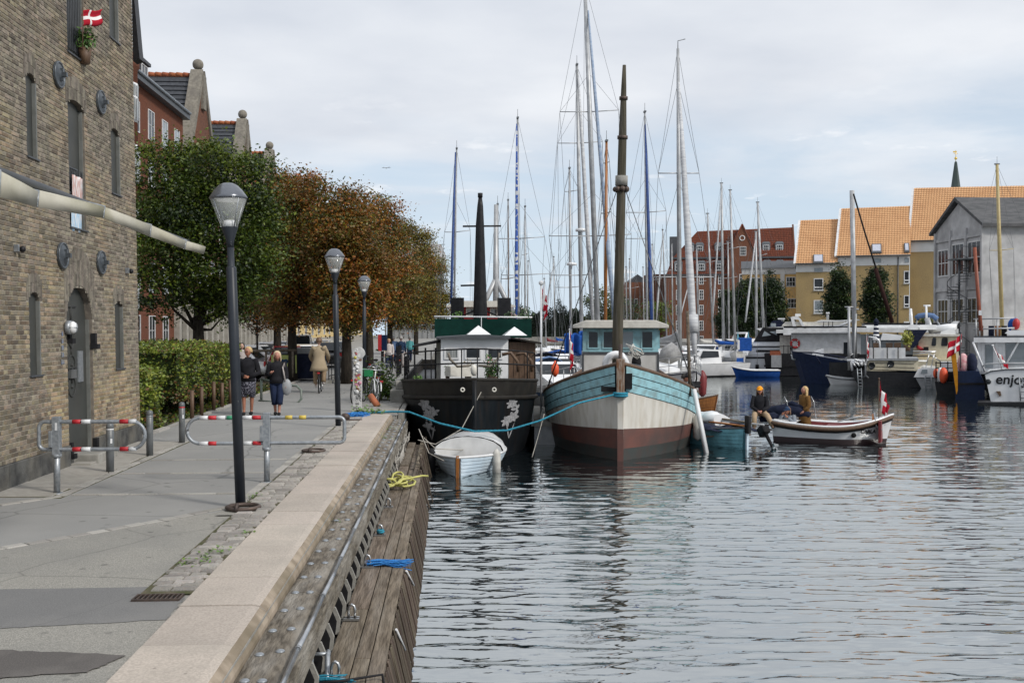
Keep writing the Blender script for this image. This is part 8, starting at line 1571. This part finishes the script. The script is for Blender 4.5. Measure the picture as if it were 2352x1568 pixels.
for px, Y, rz, h, top, low, hr, lb in ((921, 58, 0, 1.78, navyt, palef, greyh, 'grey haired man in navy jacket walking away along the far quay'), (893, 54, PI, 1.68, palef, denim, blond, 'woman in pale top walking towards us left of the man in navy'), (903, 66, 0, 1.7, slblue, denim, greyh, 'white haired person in blue just behind the man in navy'), (941, 68, .3, 1.68, tealt, denim, greyh, 'person in a teal shirt farthest along the quay')):
    f = at(px, 755, Y); person(lb, (f.x, Y, 0), rz, h, 0, top, low, 'trousers', .07, .48, hr)
# people on the boats
f = at(1848, 966, 31.2); person('woman with long blond hair in a brown coat standing in the white launch', (f.x, 31.2, WZ-.05), PI/2+.25, 1.66, 0, camel, denim, 'trousers', .06, .22, blond, .13, coat=.02, J=dict(wrl=(.1, .08, .55), wrr=(-.1, .08, .55)))
f = at(1745, 951, 31.0); person('person in an orange cap and black sweater sitting on the launch stern', (f.x, f.y, f.z-.5*1.72), PI-.35, 1.72, 0, blackt, khaki, 'trousers', .2, .52, brownh, .07, cap=mk('orange_cap', (.8, .32, .02), (.72, .28, .02), rough=.8), shoe=brownw, J=dict(hil=(.06, .02, .51), hir=(-.06, .02, .51), knl=(.08, .24, .5), knr=(-.14, .22, .5), anl=(.08, .28, .3), anr=(-.24, .32, .33), wrl=(.02, .16, .57), wrr=(-.04, .17, .57), ell=(.14, .05, .63), elr=(-.14, .05, .63)))
f = at(1816, 968, 30.95); person('person in grey hoodie and dark cap leaning on the launch side, head on hand', (f.x, f.y, f.z-.62*1.65), PI*.75, 1.65, 1, greyt, denim, 'trousers', .2, .5, brownh, .03, cap=navyt, J=dict(chest=(0, .05, .66), neck=(0, .1, .75), head=(0, .14, .83), shl=(.1, .07, .72), shr=(-.1, .07, .72), ell=(.18, .16, .6), elr=(-.18, .2, .6), wrl=(.05, .24, .76), wrr=(-.08, .28, .72), hil=(.05, 0, .45), hir=(-.05, 0, .45), knl=(.06, .22, .4), knr=(-.06, .22, .4), anl=(.06, .25, .2), anr=(-.06, .25, .2)))
f = at(1570, 866, 30.8); person('man in a dark cap and grey jacket looking down beside the trawler rail', (f.x, 30.8, f.z-.925*1.9), -PI/2-.4, 1.9, 1, greyt, denim, 'trousers', .06, .5, blackh, 0, cap=blackt, J=dict(head=(0, .04, .915)))
# ---- bicycles
tyre = mk('tyre', (.015, .015, .015), (.025, .025, .025), rough=.8)
def bike(label, loc, rz, frame, group='bicycles on the quay', lean=0, basket=None):
    t2 = thing('bicycle', label, 'bicycle', loc, rz, group); t2.rotation_euler = (0, lean, rz); Rw = .335
    for y in (-.53, .53):
        w2 = part('wheel', G().torus((0, y, Rw), Rw-.03, .012, 26, 5, 'x'), steel, t2); part('tyre', G().torus((0, y, Rw), Rw-.012, .02, 28, 6, 'x'), tyre, w2); g = G()
        for k in range(14): a = k*PI/7; g.tube([(.02*(-1)**k, y, Rw), (0, y+(Rw-.03)*math.cos(a), Rw+(Rw-.03)*math.sin(a))], .0022, 3, caps=False)
        part('spokes', g, steel, w2, kind='stuff'); part('mudguard', G().tube([(0, y+(Rw+.02)*math.cos(a), Rw+(Rw+.02)*math.sin(a)) for a in np.linspace(.5, 2.9, 9)], .022, 5), frame, t2)
    bb, seat, hd, hb = (0, -.08, .28), (0, -.26, .82), (0, .33, .78), (0, .3, .96); part('frame', G().tube([bb, seat], .017, 6).tube([bb, (0, .36, .66)], .02, 6).tube([(0, -.2, .66), (0, .34, .74)], .017, 6).tube([hb, hd, (0, .37, .6), (0, .53, Rw)], .017, 6).tube([(0, -.53, Rw), bb], .012, 5).tube([(0, -.53, Rw), (0, -.23, .72)], .011, 5), frame, t2)
    part('handlebar', G().tube([(-.28, .1, .98), (-.24, .26, 1.0), (0, .3, .98), (.24, .26, 1.0), (.28, .1, .98)], .012, 6), steel, t2); part('saddle', G().sph((0, -.3, .88), .1, 8, sc=(.85, 1.5, .5)), blackmat, t2); part('rack', G().tube([(-.06, -.3, .7), (-.06, -.75, .72), (.06, -.75, .72), (.06, -.3, .7)], .008, 5), blackmat, t2); part('rear_light', G().cb((0, -.77, .7), (.09, .03, .05)), red, t2)
    part('crank', G().torus((.05, -.08, .28), .09, .01, 16, 4, 'x').tube([(.07, -.08, .28), (.1, -.05, .12)], .01, 5).tube([(-.07, -.08, .28), (-.1, -.11, .44)], .01, 5), steel, t2)
    if basket: part('basket', G().bx(-.17, .17, .5, .78, .75, .98), basket, t2, bev=.02)
    return t2
cyf = ground(731, 903); bike('black bicycle ridden away from us by the person in the beige trench coat', tuple(cyf+V((0, .55, 0))), .05, black)
person('person in beige trench coat riding a bicycle away from us', (cyf.x, cyf.y+.2, .12), .05, 1.78, 2, beige, khaki, 'trousers', .1, .36, brownh, 0, coat=.03, shoe=palef, J=dict(hil=(.052, .05, .51), hir=(-.052, .05, .51), knl=(.08, .26, .4), knr=(-.08, .24, .36), anl=(.075, .16, .14), anr=(-.075, .2, .08), wrl=(.16, .27, .56), wrr=(-.16, .27, .56), ell=(.17, .1, .64), elr=(-.17, .1, .64), neck=(0, .03, .83), head=(0, .045, .925)), bulk=1.12)
sg = ground(855, 935); bike('white framed bicycle leaning behind the sticker covered post', tuple(sg+V((-.05, 1.3, 0))), .25, gelcoat, lean=.12); bike('black bicycle with a green crate beside the sticker covered post', tuple(sg+V((-.55, 1.9, 0))), -.2, black, lean=.08, basket=mk('green_crate', (.02, .25, .09), rough=.5)); bike('grey bicycle farthest back of the three by the sticker covered post', tuple(sg+V((-.2, 3.4, 0))), .15, galv, lean=.1)
bike('dark bicycle parked by the far benches on the quay', tuple(at(905, 755, 50)*1-V((0, 0, CH))), .4, black); bike('silver bicycle parked beside the red and navy box', tuple(at(872, 755, 44)*1-V((0, 0, CH))), -.5, galv)
# ---- small quay things
p = ground(860, 938); solo('log_fender', G().tube([(-.12, .1, .36), (.0, 0, .2), (.1, -.05, .06)], [.085, .09, .09], 10), mk('rusty_orange', (.4, .12, .05), (.3, .1, .045), sc=6, rough=.7), 'short rust orange fender log leaning at the foot of the shrub', 'fender', loc=tuple(p))
p = at(878, 788, 50); t2 = thing('signal_box', 'tall red and navy box on a post on the far quay', 'box', (p.x, 50, 0)); zc = p.z; part('red_side', G().bx(-.2, -.03, -.15, .15, zc-.38, zc+.42), red, t2); part('navy_side', G().bx(-.025, .23, -.15, .15, zc-.35, zc+.4), navy, t2); part('post', G().bx(-.06, .08, -.06, .06, 0, zc-.39), black, t2)
p = at(886, 755, 62); solo('thin_flagpole', G().tube([(0, 0, 0), (0, 0, at(886, 560, 62).z)], [.05, .03], 7), alu, 'thin bare pole rising through the brown chestnut crowns', 'pole', loc=(p.x, 62, 0))
p = ground(698, 875); t2 = thing('black_container', 'black container with a pale sloping lid left of the cyclist', 'container', (p.x, p.y+.6, 0)); part('box', G().bx(-1.05, .75, -.5, .9, .1, 1.15), navyc, t2, bev=.03); part('lid', G().prism([(-1.0, 1.15), (.7, 1.15), (.2, 1.38), (-.5, 1.38)], 'y', -.45, .85), grey, t2)
p = ground(640, 880); t2 = thing('poster_frame', 'wooden frame with a green poster showing a dark heart behind the walking women', 'poster', (p.x, p.y+1.5, 0)); part('board', G().bx(-.55, .5, -.02, .02, .35, 1.1), mk('lime_poster', (.42, .48, .14), rough=.6), t2)
part('heart', G().sph((-.1, -.022, .84), .1, 8, sc=(1, .08, 1)).sph((.06, -.022, .84), .1, 8, sc=(1, .08, 1)).prism([(-.18, .8), (-.02, .62), (.14, .8)], 'y', -.03, -.021), navyt, t2)
for z0, w2 in ((.55, .3), (.48, .24), (.42, .12)): part('text_line', G().bx(-w2, w2*.9, -.024, -.0205, z0, z0+.025), khaki, t2)
for x in (-.75, .35): part('post', G().tube([(x, -.06, 0), (x, -.06, 1.25)], .05, 7), deckm, t2)
part('cross_rail', G().tube([(-1.4, -.06, 1.28), (.5, -.06, 1.3)], .055, 8), deckm, t2); part('green_sack', G().sph((-.3, .3, .25), .4, 8, sc=(1.4, .8, .8)), greenc, t2)
p0 = ground(600, 918); hoopm = mk('green_grey_tube', (.12, .16, .13), (.17, .19, .17), rough=.5); solo('tube_barrier', G().tube([tuple(at(595, 920, 31.5)), tuple(at(660, 927, 31)), tuple(at(682, 926, 30.9)), tuple(at(692, 916, 30.9)), tuple(at(692, 896, 30.9)), tuple(at(682, 886, 31)), tuple(at(660, 884, 31.2)), tuple(at(600, 870, 32))], .035, 8).tube([tuple(at(600, 870, 32)), (at(600, 870, 32).x, 32, 0)], .04, 8), hoopm, 'green grey tubular barrier loop behind the woman with the bag', 'barrier')
a, b2 = ground(755, 880), ground(782, 862); t2 = thing('iron_fence', 'low black iron fence around the tree pit right of the cyclist', 'fence', (a.x, a.y, 0)); n = 16; e2 = V((.9, 9, 0)); pk = G().tube([(0, 0, 0), (0, 0, .95)], .018, 5).mesh('picket', black)
for i in range(n): part('picket', pk, None, t2).location = e2*(i/n)
for z0 in (.3, .85): part('rail', G().tube([V((0, 0, z0)), e2+V((0, 0, z0))], .02, 5), black, t2)
part('kerb', G().bx(-.25, .15, -.3, 9.3, 0, .13), concm, t2)
for i, (px, Y, h) in enumerate(((930, 40, 1.1), (912, 47, 1.1))):
    p = at(px, 755, Y); t2 = thing('black_post_fence', ['near', 'far'][i]+' black barge side railing post row on the quay edge', 'railing', (p.x, Y, 0))
    for k in range(4): part('post', G().bx(-.04, .04, k*1.2-.04, k*1.2+.04, 0, h+.3*i), black, t2)
    for z0 in (.5, .95): part('rail', G().tube([(0, 0, z0), (0, 3.6, z0)], .025, 5), black, t2)
p = at(887, 386, 95); sgl = solo('seagull', G().sph((0, 0, 0), .16, 7, sc=(2.2, 1, .8)).add([(-.1, 0, .02), (.1, 0, .02), (.3, -.7, .25), (.2, -1.2, .1), (.05, -.7, .22)], [(0, 1, 2, 3, 4)]).add([(-.1, 0, .02), (.1, 0, .02), (.3, .7, .25), (.2, 1.2, .1), (.05, .7, .22)], [(4, 3, 2, 1, 0)]), grey, 'small grey bird gliding in the sky over the chestnut trees', 'bird', loc=tuple(p), rz=1.4); sgl.scale = (.38, .38, .38)
# ---- cars
carw = mk('car_white', (.7, .71, .72), rough=.25, coat=.5); carb = mk('car_black', (.012, .012, .014), rough=.25, coat=.5); carg = mk('car_silver', (.3, .32, .34), rough=.25, coat=.5); carr = mk('car_red', (.3, .015, .02), rough=.25, coat=.5)
def carbody(van=0):
    t2 = thing('parked_car', '', 'car'); sec = [(-2.15, .35, .62, .7), (-2.05, .3, .8, .8), (-1.3, .28, .92, .86), (0, .28, .93, .87), (.9, .28, .9, .86), (1.7, .3, .8, .82), (2.1, .34, .62, .7)]
    rg = lambda y, z0, z1, w2: [V((x*w2, y, z)) for x, z in ((-1, z0+.12), (-1, (z0+z1)/2), (-.93, z1-.04), (-.6, z1), (.6, z1), (.93, z1-.04), (1, (z0+z1)/2), (1, z0+.12), (.8, z0), (-.8, z0))]
    part('body', G().loft([rg(*s) for s in sec]), carw, t2); ht = 1.9 if van else 1.46
    cab = [(-2.0 if van else -1.75, .9, .8), (-1.85 if van else -1.2, ht-.03, .66), (-.3, ht, .68), (.25 if not van else .6, ht-.04, .66), (1.15 if not van else 1.5, .92, .78)]
    part('roof', G().loft([[V((-w2, y, .86)), V((-w2*.97, y, z*.6+.37)), V((-w2*.86, y, z)), V((w2*.86, y, z)), V((w2*.97, y, z*.6+.37)), V((w2, y, .86))] for y, z, w2 in cab], smooth=False), carw, t2)
    for s in (-1, 1): part('side_window', G().add([(s*.765, -1.35, .95), (s*.77, .85, .95), (s*.66, .15, ht-.12), (s*.66, -1.1, ht-.12)], [(0, 1, 2, 3)]), pane, t2); part('headlight', G().sph((s*.62, 2.03, .66), .13, 7, sc=(1.2, .5, .6)), panel, t2); part('tail_light', G().cb((s*.7, -2.06, .75), (.16, .06, .2)), red, t2)
    yb0 = 1.28 if not van else 1.62; part('windscreen', G().add([(-.66, yb0-.2, .97), (.66, yb0-.2, .97), (.57, yb0-.95, ht-.06), (-.57, yb0-.95, ht-.06)], [(0, 1, 2, 3)]), panel, t2); part('rear_window', G().add([(-.62, -1.78 if not van else -2.0, .98), (.62, -1.78 if not van else -2.0, .98), (.55, -1.27 if not van else -1.9, ht-.08), (-.55, -1.27 if not van else -1.9, ht-.08)], [(3, 2, 1, 0)]), pane, t2)
    for x in (-.72, .72):
        for y in (-1.3, 1.3): w3 = part('wheel', G().torus((x, y, .31), .22, .09, 16, 7, 'x', sc=(1, 1)), tyre, t2); part('hub', G().tube([(x-.05, y, .31), (x+.05, y, .31)], .17, 12), steel, w3)
    return t2
c0, v0 = carbody(), carbody(1); GC = 'cars parked along the street'
for i, (px, Y, rz, k, sw, lb) in enumerate(((506, 44, 1.5, 0, None, 'white car parked nearest the hedge behind the girl in pink'), (548, 49, 1.4, 0, None, 'white car parked just left of the nearest lamp post'), (592, 52, 1.5, 0, carb, 'black car parked behind the young tree'), (612, 60, .3, 0, None, 'white car parked between the two thick trunks and the lamp post'), (643, 66, .2, 0, carg, 'silver car parked behind the brown chestnut trunk'), (690, 58, .1, 1, None, 'white van parked left of the cyclist'), (706, 50, .15, 0, None, 'white car parked behind the black container'), (754, 60, .1, 0, carb, 'black car parked just right of the cyclist'), (742, 72, .1, 0, None, 'white car parked farthest behind the cyclist'), (657, 47, .2, 0, carr, 'red car half hidden by the container'), (775, 66, .1, 0, carg, 'silver car parked behind the second lamp post'))):
    p = at(px, 755, Y); src = v0 if k else c0; first = not src.get('label'); lc2 = (p.x, Y, 0)
    if first: src.location = lc2; src.rotation_euler = (0, 0, rz); src['label'] = lb; src['group'] = GC
    else: dup(src, lc2, rz, lb, GC, {'car_white': sw} if sw else None)
